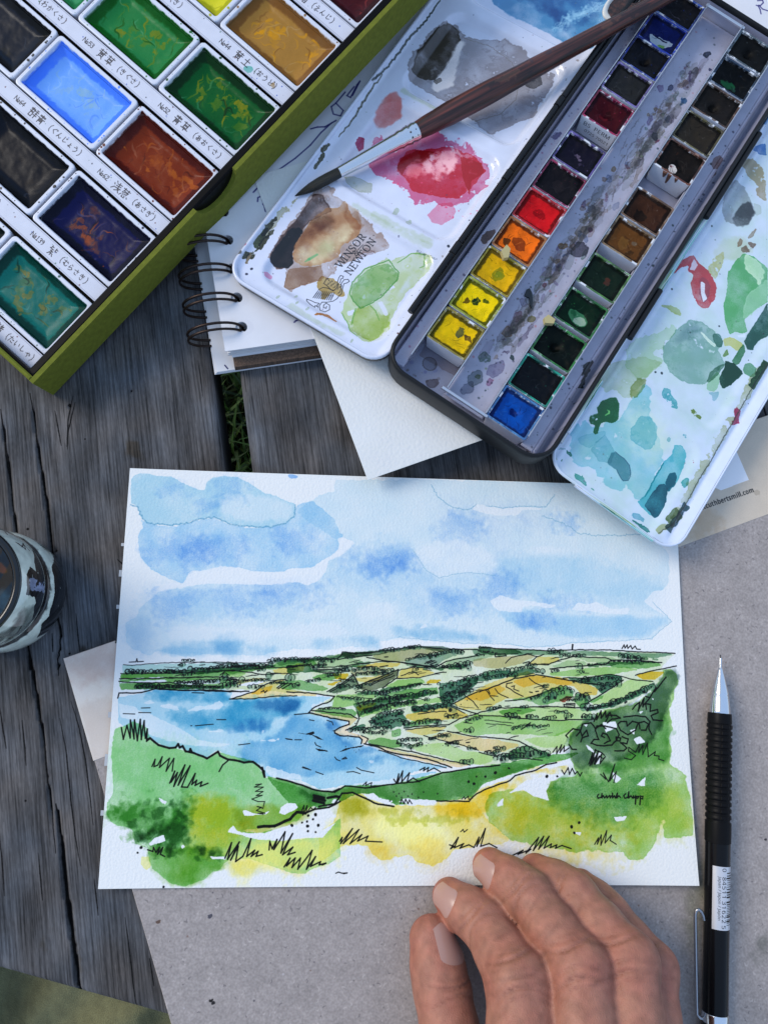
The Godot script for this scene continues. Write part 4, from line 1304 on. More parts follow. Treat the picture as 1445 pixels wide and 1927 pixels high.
func build_half_pans() -> void:
	# label, place along the row, dark edge colour, body colour, smear on the plastic, kind of wear
	var W1 := Color(0.84,0.85,0.88)
	var left := [
		["lemon yellow small pan with white front, nearest of the left row", 15.6, Color(0.30,0.26,0.02), Color(0.88,0.72,0.03), Color(0.55,0.5,0.2), "well_grey"],
		["yellow small pan with a dark green blot in its middle", 31.0, Color(0.32,0.32,0.02), Color(0.93,0.80,0.02), Color(0.62,0.66,0.25), "spot_green"],
		["golden yellow small pan with an olive hollow", 46.2, Color(0.36,0.28,0.02), Color(0.86,0.66,0.04), Color(0.6,0.55,0.12), "spot_olive"],
		["orange small pan, brown in the middle", 61.6, Color(0.36,0.14,0.02), Color(0.93,0.42,0.07), Color(0.65,0.45,0.25), "spot_brown"],
		["bright red small pan", 76.7, Color(0.40,0.02,0.03), Color(0.78,0.07,0.10), Color(0.72,0.12,0.18), "spot_red"],
		["blackish small pan with crimson smeared rim, next to the bright red pan", 92.0, Color(0.02,0.015,0.03), Color(0.075,0.065,0.085), Color(0.55,0.10,0.28), "cracks"],
		["blackish violet small pan with a pale worn mark", 107.4, Color(0.02,0.018,0.045), Color(0.07,0.06,0.12), Color(0.42,0.36,0.66), "mark"],
		["dark crimson small pan with a printed white front", 130.6, Color(0.13,0.0,0.045), Color(0.22,0.02,0.06), Color(0.62,0.08,0.28), "well_red"],
		["charcoal grey small pan with lilac rim", 146.6, Color(0.03,0.03,0.035), Color(0.13,0.135,0.14), Color(0.50,0.45,0.72), "worn"],
		["navy black small pan with a hollow and blue rim", 162.0, Color(0.01,0.012,0.03), Color(0.06,0.07,0.10), Color(0.10,0.20,0.62), "well_dark"],
		["cobalt blue small pan worn through to white plastic", 176.2, Color(0.01,0.03,0.16), Color(0.03,0.08,0.30), Color(0.05,0.20,0.70), "hole"],
		["blue-black small pan at the top of the left row", 191.0, Color(0.01,0.012,0.03), Color(0.05,0.055,0.08), Color(0.12,0.28,0.72), "swirl"],
	]
	var right := [
		["bright blue small pan with a dark round hollow, nearest of the right row", 2.4, Color(0.01,0.10,0.30), Color(0.03,0.26,0.58), Color(0.30,0.52,0.72), "well_blue"],
		["blue-black small pan with teal rim, beside the bright blue pan", 17.6, Color(0.01,0.02,0.035), Color(0.04,0.06,0.085), Color(0.05,0.58,0.48), "worn"],
		["black-green small pan with a deep round hollow", 34.0, Color(0.0,0.02,0.015), Color(0.02,0.055,0.05), Color(0.18,0.50,0.22), "well_dark"],
		["green small pan worn through to pale green plastic", 50.4, Color(0.0,0.05,0.03), Color(0.02,0.12,0.07), Color(0.20,0.52,0.25), "hole_green"],
		["dark olive green small pan with a reddish streak", 68.0, Color(0.01,0.05,0.025), Color(0.06,0.12,0.085), Color(0.35,0.55,0.28), "streak"],
		["raw sienna brown small pan", 87.4, Color(0.16,0.09,0.03), Color(0.36,0.22,0.09), Color(0.62,0.52,0.38), "worn_brown"],
		["dark umber brown small pan", 102.8, Color(0.09,0.045,0.025), Color(0.22,0.125,0.08), Color(0.5,0.38,0.28), "well_brown"],
		["black-brown small pan with a white hole and drips on its front", 129.6, Color(0.035,0.022,0.016), Color(0.085,0.065,0.055), Color(0.45,0.22,0.12), "hole_brown"],
		["grey-brown small pan with olive rim", 145.2, Color(0.04,0.03,0.018), Color(0.16,0.14,0.115), Color(0.36,0.33,0.16), "worn"],
		["slate black small pan with a pit in the middle", 161.4, Color(0.03,0.022,0.016), Color(0.10,0.09,0.085), Color(0.32,0.20,0.12), "well_dark"],
		["black-green small pan with a glossy emerald pool", 176.6, Color(0.005,0.012,0.02), Color(0.01,0.02,0.03), Color(0.12,0.22,0.34), "pool_green"],
		["black small pan at the far end of the right row", 192.0, Color(0.01,0.012,0.016), Color(0.05,0.055,0.06), Color(0.35,0.42,0.46), "well_dark"],
	]
	for k in 2:
		for e in [left, right][k]:
			half_pan((frame_of(Vector3(97.28,27.00,-38.04), Vector3(0.53730,0.00000,-0.84339), Vector3(-0.00000,1.00000,0.00000), Vector3(0.84339,0.00000,0.53730))) * at(e[1] + 7.4,-2.0, [11.95,46.65][k]), e, 200 + int(e[1]) + 7 * k, W1)

func half_pan(xf: Transform3D, e: Array, seed_: int, plastic: Color) -> void:
	var t := thing("half_pan", e[0], "small paint pan", xf, "small pans in the tin")
	# x along the row (7.3 to either side), z across (8.5)
	var rect := Rect2(-7.5,-8.7,15,17.4)
	var c := Canvas.new(self, rect, 9.0, plastic, seed_)
	c.turn = seed_
	var dark: Color = e[2]; var body: Color = e[3]; var smear: Color = e[4]; var wear: String = e[5]
	var rng := c.rng
	for i in 60:        # dried smears along the plastic rim
		var side := rng.randi() % 4
		var x: float = [-6.9,6.9, rng.randf_range(-7,7), rng.randf_range(-7,7)][side]
		var z: float = [rng.randf_range(-8,8), rng.randf_range(-8,8), -8.1,8.1][side]
		var along: bool = side < 2
		c.blob(x, z, 0.45 if along else rng.randf_range(0.6,2.6), rng.randf_range(0.6,2.6) if along else 0.45, smear.lerp(dark, rng.randf() * 0.6), {"a": rng.randf_range(0.5,1.0), "soft": 0.5, "wob": 1.8, "body": 1.0, "edge": 0.3})
	c.wash([-6.5,-7.7,6.5,-7.7,6.5,7.7,-6.5,7.7], dark, {"a": 1.0, "soft": 0.4, "wob": 0.6, "body": 1.0, "edge": 0, "var": 0.1})
	c.wash([-5.4,-6.4,5.4,-6.6,5.6,6.4,-5.3,6.6], body, {"a": 1.0, "soft": 1.2, "wob": 0.9, "body": 1.0, "edge": 0, "var": 0.3, "gran": 0.2, "hard": 0.6})
	var dip := 0.6
	var cx := rng.randf_range(-0.8,1.2); var cz := rng.randf_range(-1.2,1.2)
	var wide := 3.2
	var soft := {"a": 0.9, "soft": 0.9, "wob": 2.0, "body": 1.0, "edge": 0.2, "var": 0.3}
	match wear:
		"well_grey":
			c.blob(2.0,1.2,1.9,1.7, Color(0.33,0.34,0.20), soft); c.blob(1.8,4.6,1.2,1.6, Color(0.30,0.22,0.10), soft)
		"spot_green":
			c.blob(0.6,-0.6,1.7,1.4, Color(0.05,0.16,0.08), soft); c.blob(2.6,2.4,0.7,1.0, Color(0.25,0.30,0.03), soft); c.blob(-1.4,-3.6,1.1,0.9, Color(0.34,0.26,0.05), soft)
		"spot_olive":
			c.blob(-0.2,0.3,2.6,2.4, Color(0.52,0.50,0.06), soft); c.blob(-0.2,0.3,1.4,1.4, Color(0.44,0.48,0.10), soft)
		"spot_brown":
			c.blob(0.0,0.6,2.6,2.8, Color(0.50,0.20,0.05), soft); c.blob(-2.4,-4.2,1.6,1.4, Color(0.30,0.16,0.06), soft); c.blob(-3.6,1.0,1.0,1.8, Color(0.80,0.36,0.08), soft)
		"spot_red":
			c.blob(0.3,0.2,2.4,2.6, Color(0.55,0.03,0.06), soft)
		"cracks":
			c.blob(0.0,0.0,2.4,2.6, Color(0.11,0.095,0.11), soft)
		"mark":
			c.blob(0.4,0.2,0.5,1.8, Color(0.35,0.30,0.38), soft, 30); c.blob(-2.0,2.4,0.7,0.7, Color(0.20,0.17,0.25), soft)
		"well_red":
			dip = 1.6; c.blob(0.6,0.8,2.2,2.4, Color(0.15,0.005,0.03), soft); c.blob(-1.4,-0.6,1.0,1.8, Color(0.32,0.06,0.10), soft)
		"well_dark":
			dip = 2.2; wide = 2.4; c.blob(cx, cz, 2.0,1.9, dark * 0.7, {"a": 0.95, "soft": 0.8, "body": 1.0, "edge": 0})
		"well_blue":
			dip = 1.6; cx = 0.4; cz = -0.6; wide = 1.9; c.blob(0.4,-0.6,1.7,1.5, Color(0.01,0.12,0.36), soft); c.blob(0.0,0.0,3.8,4.2, Color(0.02,0.30,0.66), {"a": 0.5, "soft": 1.5, "wob": 2.5, "body": 1.0, "edge": 0}); c.blob(0.4,-0.6,1.5,1.4, Color(0.01,0.10,0.34), soft)
		"well_brown":
			dip = 2.0; cx = -1.8; cz = -1.4; c.blob(-1.8,-1.4,2.2,2.8, Color(0.09,0.055,0.04), soft)
		"hole":
			dip = 1.5; cx = -1.4; cz = 0.6; wide = 4.0
			c.blob(-1.6,0.6,2.6,4.4, Color(0.62,0.68,0.72), {"a": 0.95, "soft": 0.7, "wob": 1.6, "body": 1.0, "edge": 0.4}); c.ink([-0.6,-3.2,0.2,0.0,-0.2,3.2], 0.5, dark); c.blob(-3.0,2.0,0.8,1.6, Color(0.35,0.55,0.25), soft)
		"hole_green":
			dip = 1.6; cx = -1.2; cz = 0.4; wide = 3.8
			c.blob(-1.2,0.2,2.6,4.2, Color(0.20,0.42,0.29), {"a": 1.0, "soft": 0.8, "body": 1.0, "edge": 0.4}); c.blob(-1.6,1.6,1.8,2.6, Color(0.52,0.62,0.55), {"a": 0.95, "soft": 0.7, "wob": 1.8, "body": 1.0, "edge": 0.2}); c.blob(-0.4,-2.0,1.2,1.4, Color(0.10,0.32,0.20), soft)
		"hole_brown":
			dip = 1.1; cx = -2.2; cz = -0.6; wide = 3.2
			c.blob(-2.0,-0.2,2.6,3.0, dark * 0.6, soft); c.blob(-3.0,-0.6,1.9,2.0, Color(0.80,0.77,0.75), {"a": 0.95, "soft": 0.5, "body": 1.0, "edge": 0.6}); c.blob(-2.2,-1.9,0.5,0.6, Color(0.35,0.06,0.05), soft)
		"streak":
			c.blob(0.4,2.0,0.8,2.2, Color(0.26,0.15,0.12), soft, 65)
		"worn_brown":
			c.blob(-1.0,-1.0,2.4,2.4, Color(0.42,0.28,0.12), soft); c.blob(1.4,2.6,1.0,0.8, Color(0.36,0.30,0.24), soft); c.blob(-3.4,3.6,1.2,1.8, Color(0.22,0.14,0.06), soft)
		"pool_green":
			dip = 1.2; cx = -1.6; wide = 4.2; c.blob(-2.0,-0.8,1.6,3.4, Color(0.06,0.28,0.17), soft); c.blob(-2.4,2.6,0.9,0.8, Color(0.10,0.24,0.20), soft)
		"swirl":
			c.ink([-1.0,-3.4,-2.2,-2.0,-2.4,0.0,-1.6,1.6,-2.4,2.6], 0.25, Color(0.30,0.30,0.36), 0.8,1.0)
	for i in 14:
		var line := [rng.randf_range(-4.6,4.6), rng.randf_range(-5.6,5.6)]
		var d := Vector2.from_angle(rng.randf() * TAU)
		for k in 6:
			d = d.rotated(rng.randf_range(-0.6,0.6))
			line.append(line[-2] + d.x * 0.6); line.append(line[-2] + d.y * 0.6)
		c.ink(line, rng.randf_range(0.12,0.3), body.lerp(Color(0.6,0.6,0.6), 0.22) if i % 2 else dark, 0.5,1.0)
	c.splat(-5.4,-6.4,5.4,6.4,14,0.08,0.25, [dark, smear, body.lerp(Color.WHITE, 0.3)], 0.7)
	var tex := c.texture()
	var shell := mat(Color.WHITE, 0.4,0.0, tex)
	var paint := mat(Color.WHITE, 0.5,0.0, tex)
	paint.metallic_specular = 0.2
	var mb := MB.new(rect)
	var rings := []
	for q in [[-0.6,-10.2,0.8], [-0.1,-0.6,0.8], [-0.12,-0.1,0.8], [0.1,0.0,0.8], [0.55,0.0,0.6], [0.7,-0.2,0.6], [0.85,-3.0,0.5]]:
		var k: float = absf(q[0]) if q[1] < -5 else q[0]
		rings.append(rr(-7.2 + k, -8.4 + k, 7.2 - k, 8.4 - k, q[2], q[1], 3))
	mb.loft(rings.slice(2))
	part("lip", mb.mesh(), shell, t)
	var wall := MB.new(rect)
	wall.loft(rings.slice(0,3))
	wall.cap(rings[0], false)
	part("cup", wall.mesh(), srgb(plastic, 0.4), t)
	if wear == "well_red":    # printing on the front of the pan
		var pr := Canvas.new(self, Rect2(-8,-5,16,10), 12.0, plastic, 3)
		pr.glyphs("PERM", "Droid Sans", 3.0,-1.0,-1.2,0, Color(0.12,0.12,0.14), 0.9)
		pr.glyphs("0725 70021", "Droid Sans", 2.2,-4.5,2.2,0, Color(0.12,0.12,0.14), 0.85)
		pr.glyphs("BS", "Droid Sans", 3.0,-6.0,-1.0,0, Color(0.12,0.12,0.14), 0.8)
		var face := MB.new(Rect2(-8,-5,16,10))
		face.box(Vector3.ZERO, Vector3(15.4,0.06,8.8), 0.02)
		part("printed_front", face.mesh(), mat(Color.WHITE, 0.4,0.0, pr.texture()), t, Transform3D(Basis(Vector3(0,0,1), Vector3(-1,0,0), Vector3(0,-1,0)).rotated(Vector3(0,0,1), 0.05), Vector3(-7.12,-5.2,0) * 0.001))
	if wear == "hole_brown":
		for q in [[-2.6,3.2,1.1], [-0.4,5.4,0.9], [2.6,2.4,0.8]]:
			part("drip", tube(PackedVector3Array([Vector3(-7.15,-0.2, q[0]), Vector3(-7.05, -q[1] * 0.6, q[0] + 0.3), Vector3(-6.85, -q[1] - 0.4, q[0] + 0.5)]), [q[2], q[2] * 0.8, q[2] * 0.4], 8, true, 1.0), srgb(Color(0.36,0.21,0.11), 0.4), t)
	var hn := FastNoiseLite.new()
	hn.seed = seed_
	hn.frequency = 0.22
	hn.fractal_octaves = 3
	var f := func(x: float, z: float) -> float:
		var ed := maxf(absf(x) / 6.35, absf(z) / 7.55)
		var r := Vector2(x - cx, (z - cz)).length() / wide
		return -1.7 + 0.8 * pow(clampf((ed - 0.55) / 0.45,0.0,1.0), 1.3) - dip * exp(-r * r) + hn.get_noise_2d(x, z) * 0.36
	part("paint", grid(-6.4,-7.6,6.4,7.6,24,28, f, rect), paint, t)

# ---------------------------------------------------------------- brush, cup, pot, pencil
func build_brush() -> void:
	var a := Vector3(57.87,16.60,-107.99)
	var b := Vector3(181.59,31.50,-181.56)
	var d := (b - a)
	var total := d.length()
	d = d.normalized()
	var t := thing("paint_brush", "round paint brush with dark bristles, silver ferrule and worn brown wooden handle", "paint brush", Transform3D(Basis(), a * 0.001))
	var p0 := (Vector3(74.29,18.80,-118.90) - a).dot(d)
	var p1 := (Vector3(105.12,22.20,-135.48) - a).dot(d)
	var path := func(list: Array) -> PackedVector3Array:
		var o := PackedVector3Array()
		for s in list: o.append(d * s)
		return o
	part("bristles", tube(path.call([0.0,1.2,3.5,7.0,11.0,15.0, p0 + 1.0]), [0.12,0.5,1.15,1.8,2.15,2.2,2.05], 18, true, 0.85), hair(), t)
	var silver := mat(Color(0.72,0.73,0.76), 0.22,1.0)
	var rad := []
	var list := []
	for i in 24:
		var e := i / 23.0
		list.append(p0 + (p1 - p0) * e)
		var r := lerpf(2.1,3.5, e)
		if i in [18,20,22]: r += 0.22
		if i in [17,19,21]: r -= 0.12
		rad.append(r)
	var fer := part("ferrule", tube(path.call(list), rad, 28), silver, t)
	var side := d.cross(Vector3.UP).normalized()
	var up := side.cross(d).normalized()
	for i in 10:      # punched dimples round the crimp
		var ang := TAU * i / 10.0
		for k in 2:
			var sp := SphereMesh.new()
			sp.radius = 0.00048; sp.height = 0.00096; sp.radial_segments = 8; sp.rings = 4
			part("dimple", sp, mat(Color(0.12,0.12,0.13), 0.4,0.8), fer, Transform3D(Basis(), (d * (p1 - 3.6 + k * 2.3) + (side * cos(ang) + up * sin(ang)) * 3.25) * 0.001))
	var hl := [p1 - 0.5, p1 + 6, p1 + 16, p1 + 30, p1 + 50, p1 + 75, p1 + 100, p1 + 125, p1 + 150]
	var fine := []; var fr := []
	var hr := [3.4,3.9,4.4,4.4,3.9,3.4,3.0,2.6,2.2]
	for i in 8:
		for k in 6:
			fine.append(lerpf(hl[i], hl[i + 1], k / 6.0))
			fr.append(lerpf(hr[i], hr[i + 1], smoothstep(0,1, k / 6.0)))
	var c := Canvas.new(self, Rect2(0,0,20,160), 6.0, Color(0.26,0.13,0.105), 14)
	var st := noise_image(c.w, maxi(4, c.h / 26), 0.12,3,8)
	st.resize(c.w, c.h, Image.INTERPOLATE_CUBIC)
	var sd := st.get_data()
	for i in c.w * c.h:
		var k := 1.0 + (sd[i] - 128) * 0.006
		c.r[i] *= k; c.g[i] *= k; c.b[i] *= k
	for i in 40:      # worn lacquer and paint rubbed into the wood
		var x := c.rng.randf_range(0,20); var z := c.rng.randf_range(0,160)
		c.blob(x, z, c.rng.randf_range(0.3,1.4), c.rng.randf_range(2,12), [Color(0.38,0.27,0.20), Color(0.10,0.05,0.06), Color(0.45,0.36,0.30), Color(0.14,0.10,0.16)][i % 4], {"a": 0.45, "soft": 1.0, "wob": 2.0, "body": 1.0, "edge": 0.2})
	var wm := mat(Color.WHITE, 0.38,0.0, c.texture())
	wm.uv1_scale = Vector3(1,100.0 / 160.0,1)
	part("handle", tube(path.call(fine), fr, 24), wm, t)

func hair() -> StandardMaterial3D:
	var im := noise_image(256,8,0.35,2,5)
	im.resize(256,64, Image.INTERPOLATE_BILINEAR)
	return bump(mat(Color(0.012,0.013,0.009), 0.5), ImageTexture.create_from_image(im), 0.03)

func build_small_cup() -> void:
	# oval white dish with a brown crust, hooked over the edge of the tin under the brush
	var p := Vector3(194.31,27.00,-198.84)
	var yaw := rad_to_deg(atan2(0.58,0.81))
	var t := thing("oval_dish", "small oval white dish crusted with brown paint, under the brush handle at the top edge", "dish", at(p.x, 25.5, p.z, yaw))
	var rings := []
	for e in [[0.62,0.0], [0.86,0.6], [1.0,2.4], [0.98,2.9], [0.90,2.9], [0.84,2.2], [0.72,1.1], [0.5,0.8]]:
		var ring := PackedVector3Array()
		for i in 36: ring.append(Vector3(cos(TAU * i / 36) * 17.5 * e[0], e[1], sin(TAU * i / 36) * 7.6 * e[0]))
		rings.append(ring)
	var mb := MB.new()
	mb.loft(rings, true)
	mb.cap(rings[0], false)
	mb.cap(rings[-1], true)
	part("dish", mb.mesh(), srgb(Color(0.84,0.83,0.80), 0.3), t)
	var crust := Canvas.new(self, Rect2(-18,-8,36,16), 6.0, Color(0.23,0.13,0.09), 4)
	crust.speckle(NA, 0.5,2)
	crust.speckle(NC, 0.4,3)
	var hn := FastNoiseLite.new()
	hn.frequency = 0.3
	hn.seed = 3
	var v := MB.new(Rect2(-18,-8,36,16))
	var rows := []
	for k in 8:
		var ring := PackedVector3Array()
		var q := 0.93 * (1.0 - k / 8.0) + 0.02
		for i in 36:
			var x := cos(TAU * i / 36) * 17.5 * q; var z := sin(TAU * i / 36) * 7.6 * q
			ring.append(Vector3(x, (2.75 if k == 0 else 2.1) + hn.get_noise_2d(x, z) * 0.6, z))
		rows.append(ring)
	v.loft(rows, true)
	part("paint_crust", v.mesh(), mat(Color.WHITE, 0.5,0.0, crust.texture()), t)

func build_water_pot() -> void:
	var t := thing("water_pot", "small cream and black glazed pot of dark paint water at the left edge", "pot", at(-40.6,0.0,47.4))
	var prof := []
	for e in [[17.5,0.0], [19.4,0.4], [20.6,1.8], [21.3,5.0], [21.5,9.0], [21.3,13.0], [20.7,16.5], [19.9,18.6], [19.5,19.6], [19.6,20.6], [20.2,22.0], [20.6,25.0], [20.7,29.0], [20.5,33.0], [20.1,37.0], [19.7,40.0], [19.5,41.6]]: prof.append(Vector2(e[0], e[1]))
	var rect := Rect2(0,0,135,46)     # unrolled: mm round the pot, mm up (first row is the foot)
	var c := Canvas.new(self, rect, 8.0, Color(0.84,0.87,0.82), 17)
	c.speckle(NC, 0.10,1,9)
	paint_pot(c)
	var glaze := mat(Color.WHITE, 0.10,0.0, c.texture())
	glaze.clearcoat_enabled = true
	glaze.clearcoat = 0.8
	glaze.clearcoat_roughness = 0.03
	part("body", lathe(prof, 96), glaze, t)
	var rim := []
	for e in [[19.5,41.6], [19.5,42.6], [19.1,43.4], [18.3,43.6], [17.4,43.2], [16.9,42.2], [16.7,39.0], [16.6,30.0]]: rim.append(Vector2(e[0], e[1]))
	part("rim", lathe(rim, 96), mat(Color(0.006,0.008,0.010), 0.12), t)
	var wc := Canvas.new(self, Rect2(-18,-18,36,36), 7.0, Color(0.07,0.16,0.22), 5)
	wc.speckle(NC, 0.6,3)
	wc.wash([2,-14,16,-8,16,0,8,2,1,-5], Color(0.03,0.06,0.09), {"a": 0.8, "soft": 3, "hard": 0.1, "body": 1.0, "edge": 0})
	wc.blob(7.5,-6.5,3.4,1.6, Color(0.42,0.22,0.05), {"a": 0.85, "soft": 1.6, "hard": 0.2, "body": 1.0, "edge": 0}, 30)  # bits of reflection painted into the water colour, this one amber
	wc.blob(11,5,2.4,5.0, Color(0.20,0.30,0.36), {"a": 0.7, "soft": 2, "hard": 0.1, "body": 1.0, "edge": 0}, -20)
	wc.blob(5,9,4.0,1.4, Color(0.16,0.28,0.33), {"a": 0.7, "soft": 2, "hard": 0.1, "body": 1.0, "edge": 0}, -35)
	var dip := func(x: float, z: float) -> float:
		var e := Vector2(x, z).length() / 16.6
		return 31.0 + 0.9 * pow(clampf(e, 0.0,1.0), 8.0) + 0.12 * sin(x * 0.7 + z * 0.4)
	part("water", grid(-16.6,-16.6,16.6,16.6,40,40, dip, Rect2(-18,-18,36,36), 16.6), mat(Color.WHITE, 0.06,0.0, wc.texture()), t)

func build_pencil() -> void:
	var a := Vector3(224.05,6.20,65.39)
	var b := Vector3(213.93,7.40,192.14)
	var d := (b - a); d.y = 0
	d = d.normalized()
	# local x runs from the tip along the pencil, z across, y up
	var xf := Transform3D(Basis(d, Vector3.UP, d.cross(Vector3.UP)), Vector3(a.x, 7.3, a.z) * 0.001)
	var t := thing("mechanical_pencil", "black mechanical pencil with silver tip, ribbed grip, wire clip and barcode label", "pencil", xf)
	var black := mat(Color(0.005,0.005,0.006), 0.16)
	var rubber := mat(Color(0.006,0.006,0.007), 0.4)
	black.metallic_specular = 0.3
	rubber.metallic_specular = 0.2
	var chrome := mat(Color(0.78,0.79,0.82), 0.14,1.0)
	var pth := func(xs: Array) -> PackedVector3Array:
		var o := PackedVector3Array()
		for x in xs: o.append(Vector3(x, 0,0))
		return o
	part("lead", tube(pth.call([0.0,1.6]), [0.25], 8), mat(Color(0.03,0.03,0.035), 0.4), t)
	part("sleeve", tube(pth.call([1.2,5.2]), [0.5], 12), chrome, t)
	part("tip_cone", tube(pth.call([4.9,5.1,5.6,10.0,14.4,14.6,14.9,15.1,15.5,15.7,16.0,20.8,21.5,21.6]), [0.5,0.75,0.9,2.1,3.15,3.0,3.0,3.2,3.25,3.1,3.3,3.75,3.75,3.5], 36), chrome, t)
	var xs := [21.5,21.6,25.0,25.2]; var rs := [3.6,4.15,4.3,4.1]
	for k in 15:
		var x := 25.4 + k * 2.28
		for e in [[0.0,4.05], [0.25,4.45], [1.25,4.5], [1.55,4.45], [1.75,4.05]]:
			xs.append(x + e[0]); rs.append(e[1])
	for e in [[59.8,4.1], [60.0,4.5], [67.0,4.5], [67.2,4.25]]: xs.append(e[0]); rs.append(e[1])
	part("grip", tube(pth.call(xs), rs, 12), rubber, t)
	for k in 15:          # the flat pads of the grip, facing up
		var pad_ := MB.new()
		pad_.box(Vector3(25.4 + k * 2.28 + 0.8,4.25,0), Vector3(1.35,0.8,2.9), 0.25)
		part("grip_pad", pad_.mesh(), rubber, t)
	part("barrel", tube(pth.call([67.0,67.2,145.0,146.0,146.2]), [4.0,4.3,4.25,4.0,3.6], 12), black, t)
	part("cap", tube(pth.call([146.2,147.0,158.0,158.6]), [3.2,3.4,3.4,3.0], 24), chrome, t)
	# label: a strip of foil bent round the barrel
	var l0 := 74.6; var l1 := 95.6
	var c := Canvas.new(self, Rect2(0,0,21,11), 18.0, Color(0.80,0.80,0.82), 2)
	var z := 0.0
	var rng := RandomNumberGenerator.new()
	rng.seed = 31
	var x := 1.9
	while x < 19.8:
		var wd: float = [0.18,0.18,0.36,0.54][rng.randi() % 4]
		var tall: float = 3.4
		c.ink([x + wd / 2,1.4, x + wd / 2,1.4 + tall], wd, Color(0.05,0.05,0.06), 1.0)
		x += wd + [0.18,0.36,0.36,0.54][rng.randi() % 4]
	c.wash([10.6,0.9,11.2,0.9,11.2,5.2,10.6,5.2], Color(0.80,0.80,0.82), {"a": 1.0, "soft": 0.05, "body": 1.0, "var": 0.0, "gran": 0.0, "edge": 0.0})
	var q := 0.4
	for part_ in [["0", 0.5], ["84511", 3.4], ["31622", 11.4], ["5", 19.4]]:
		c.glyphs(part_[0], "Droid Sans Mono", 2.5, part_[1], 7.1,0, Color(0.06,0.06,0.07), 0.95, false, 1.0)
	c.glyphs("Japan / Japon / Japón", "Droid Sans", 1.55,3.2,9.0,0, Color(0.06,0.06,0.07), 0.95)
	var v := PackedVector3Array(); var nm := PackedVector3Array(); var uv := PackedVector2Array(); var id := PackedInt32Array()
	for i in 25:
		var ang := lerpf(1.3,-0.85, i / 24.0)      # from the right over the top to the left
		for k in 2:
			v.append(Vector3([l0, l1][k], cos(ang) * 4.36, -sin(ang) * 4.36) * 0.001)
			nm.append(Vector3(0, cos(ang), -sin(ang)))
			uv.append(Vector2(float(k), i / 24.0))
		if i < 24: id.append_array(PackedInt32Array([2 * i, 2 * i + 1,2 * i + 3,2 * i, 2 * i + 3,2 * i + 2]))
	var foil := mat(Color.WHITE, 0.28,0.35, c.texture())
	part("barcode_label", arrays_mesh(v, nm, uv, id), foil, t)
	# wire clip along the left side, hooked at its free end
	var clip := PackedVector3Array([Vector3(93.5,0.8,-5.0), Vector3(92.0,1.2,-5.6), Vector3(90.8,1.2,-6.3), Vector3(90.2,1.0,-7.1), Vector3(90.6,0.6,-7.8), Vector3(92.0,0.4,-8.1), Vector3(96.0,0.3,-7.9), Vector3(110,0.2,-7.3), Vector3(124.5,0.0,-6.6), Vector3(125.6,0.0,-5.4), Vector3(125.8,0.0,-3.8)])
	for i in clip.size(): clip[i].z = -clip[i].z
	part("clip", tube(clip, [0.62], 10), mat(Color(0.36,0.36,0.38), 0.3,1.0), t)
	part("clip_band", tube(pth.call([123.4,123.6,126.4,126.6]), [4.3,4.55,4.55,4.3], 24), chrome, t)

# ---------------------------------------------------------------- the watercolour
func tint(r_: int, g_: int, b_: int) -> Color:    # what a pigment leaves of the paper's white
	return Color(minf(r_ / 222.0,1.0), minf(g_ / 231.0,1.0), minf(b_ / 252.0,1.0))

func build_painting() -> void:
	var wide := 211.2
	var tall := 147.3
	var rect := Rect2(0,0, wide, tall)
	var c := Canvas.new(self, rect, 6.5, Color(0.905,0.905,0.895), 19)
	paint_sky(c)
	paint_land(c)
	paint_near(c)
	ink_land(c)
	ink_near(c)
	c.speckle(ND, 0.012)
	var m := mat(Color.WHITE, 0.92,0.0, c.texture())
	m.metallic_specular = 0.3
	var tooth := noise_image(1060,740,0.17,3,12)     # cold-pressed tooth with the felt's faint upright ribs
	var ribs := noise_image(530,60,0.30,2,13)
	ribs.resize(1060,740, Image.INTERPOLATE_CUBIC)
	var a := tooth.get_data(); var b := ribs.get_data()
	for i in a.size(): a[i] = clampi((a[i] * 3 + b[i]) / 4,0,255)
	bump(m, ImageTexture.create_from_image(Image.create_from_data(1060,740, false, Image.FORMAT_L8, a)), 0.016)
	var f := func(x: float, z: float) -> float:
		var e := clampf((x - 120.0) / 92.0,0.0,1.0)
		var w := (z - 70.0) / 77.0
		return 0.35 + e * e * (3.0 * maxf(w, 0.0) * maxf(w, 0.0) + 0.9 * maxf(-w, 0.0) * maxf(-w, 0.0)) + 0.5 * pow(clampf(1.0 - x / 50.0,0.0,1.0), 2.0)
	var xf := frame_of(Vector3(0.00,3.40,0.00), Vector3(1.00000,0.00000,0.00000), Vector3(0.00000,1.00000,0.00000), Vector3(0.00000,0.00000,1.00000))
	var t := thing("painting", "watercolour landscape of a blue bay, green hills and cloudy sky, held by a hand", "painting", xf)
	part("paper", slab_grid(0,0, wide, tall, 60,44, f, 0.45, rect), m, t)
	# shreds of masking tape left along the left edge
	var tape := mat(Color(0.42,0.44,0.47), 0.7)
	for q in [[1.1,39.4,3.0], [1.6,51.6,1.8], [0.7,28.8,1.4], [0.1,105.1,5.0], [0.4,122.8,2.2], [2.8,89.7,2.5]]:
		var mb := MB.new()
		mb.box(Vector3(-0.6,0.3 - PAPER_DROP, q[1]), Vector3(1.3,0.12, q[2] * 0.8), 0.04)
		part("tape_shred", mb.mesh(), tape, t)

const PAPER_DROP := 0.15

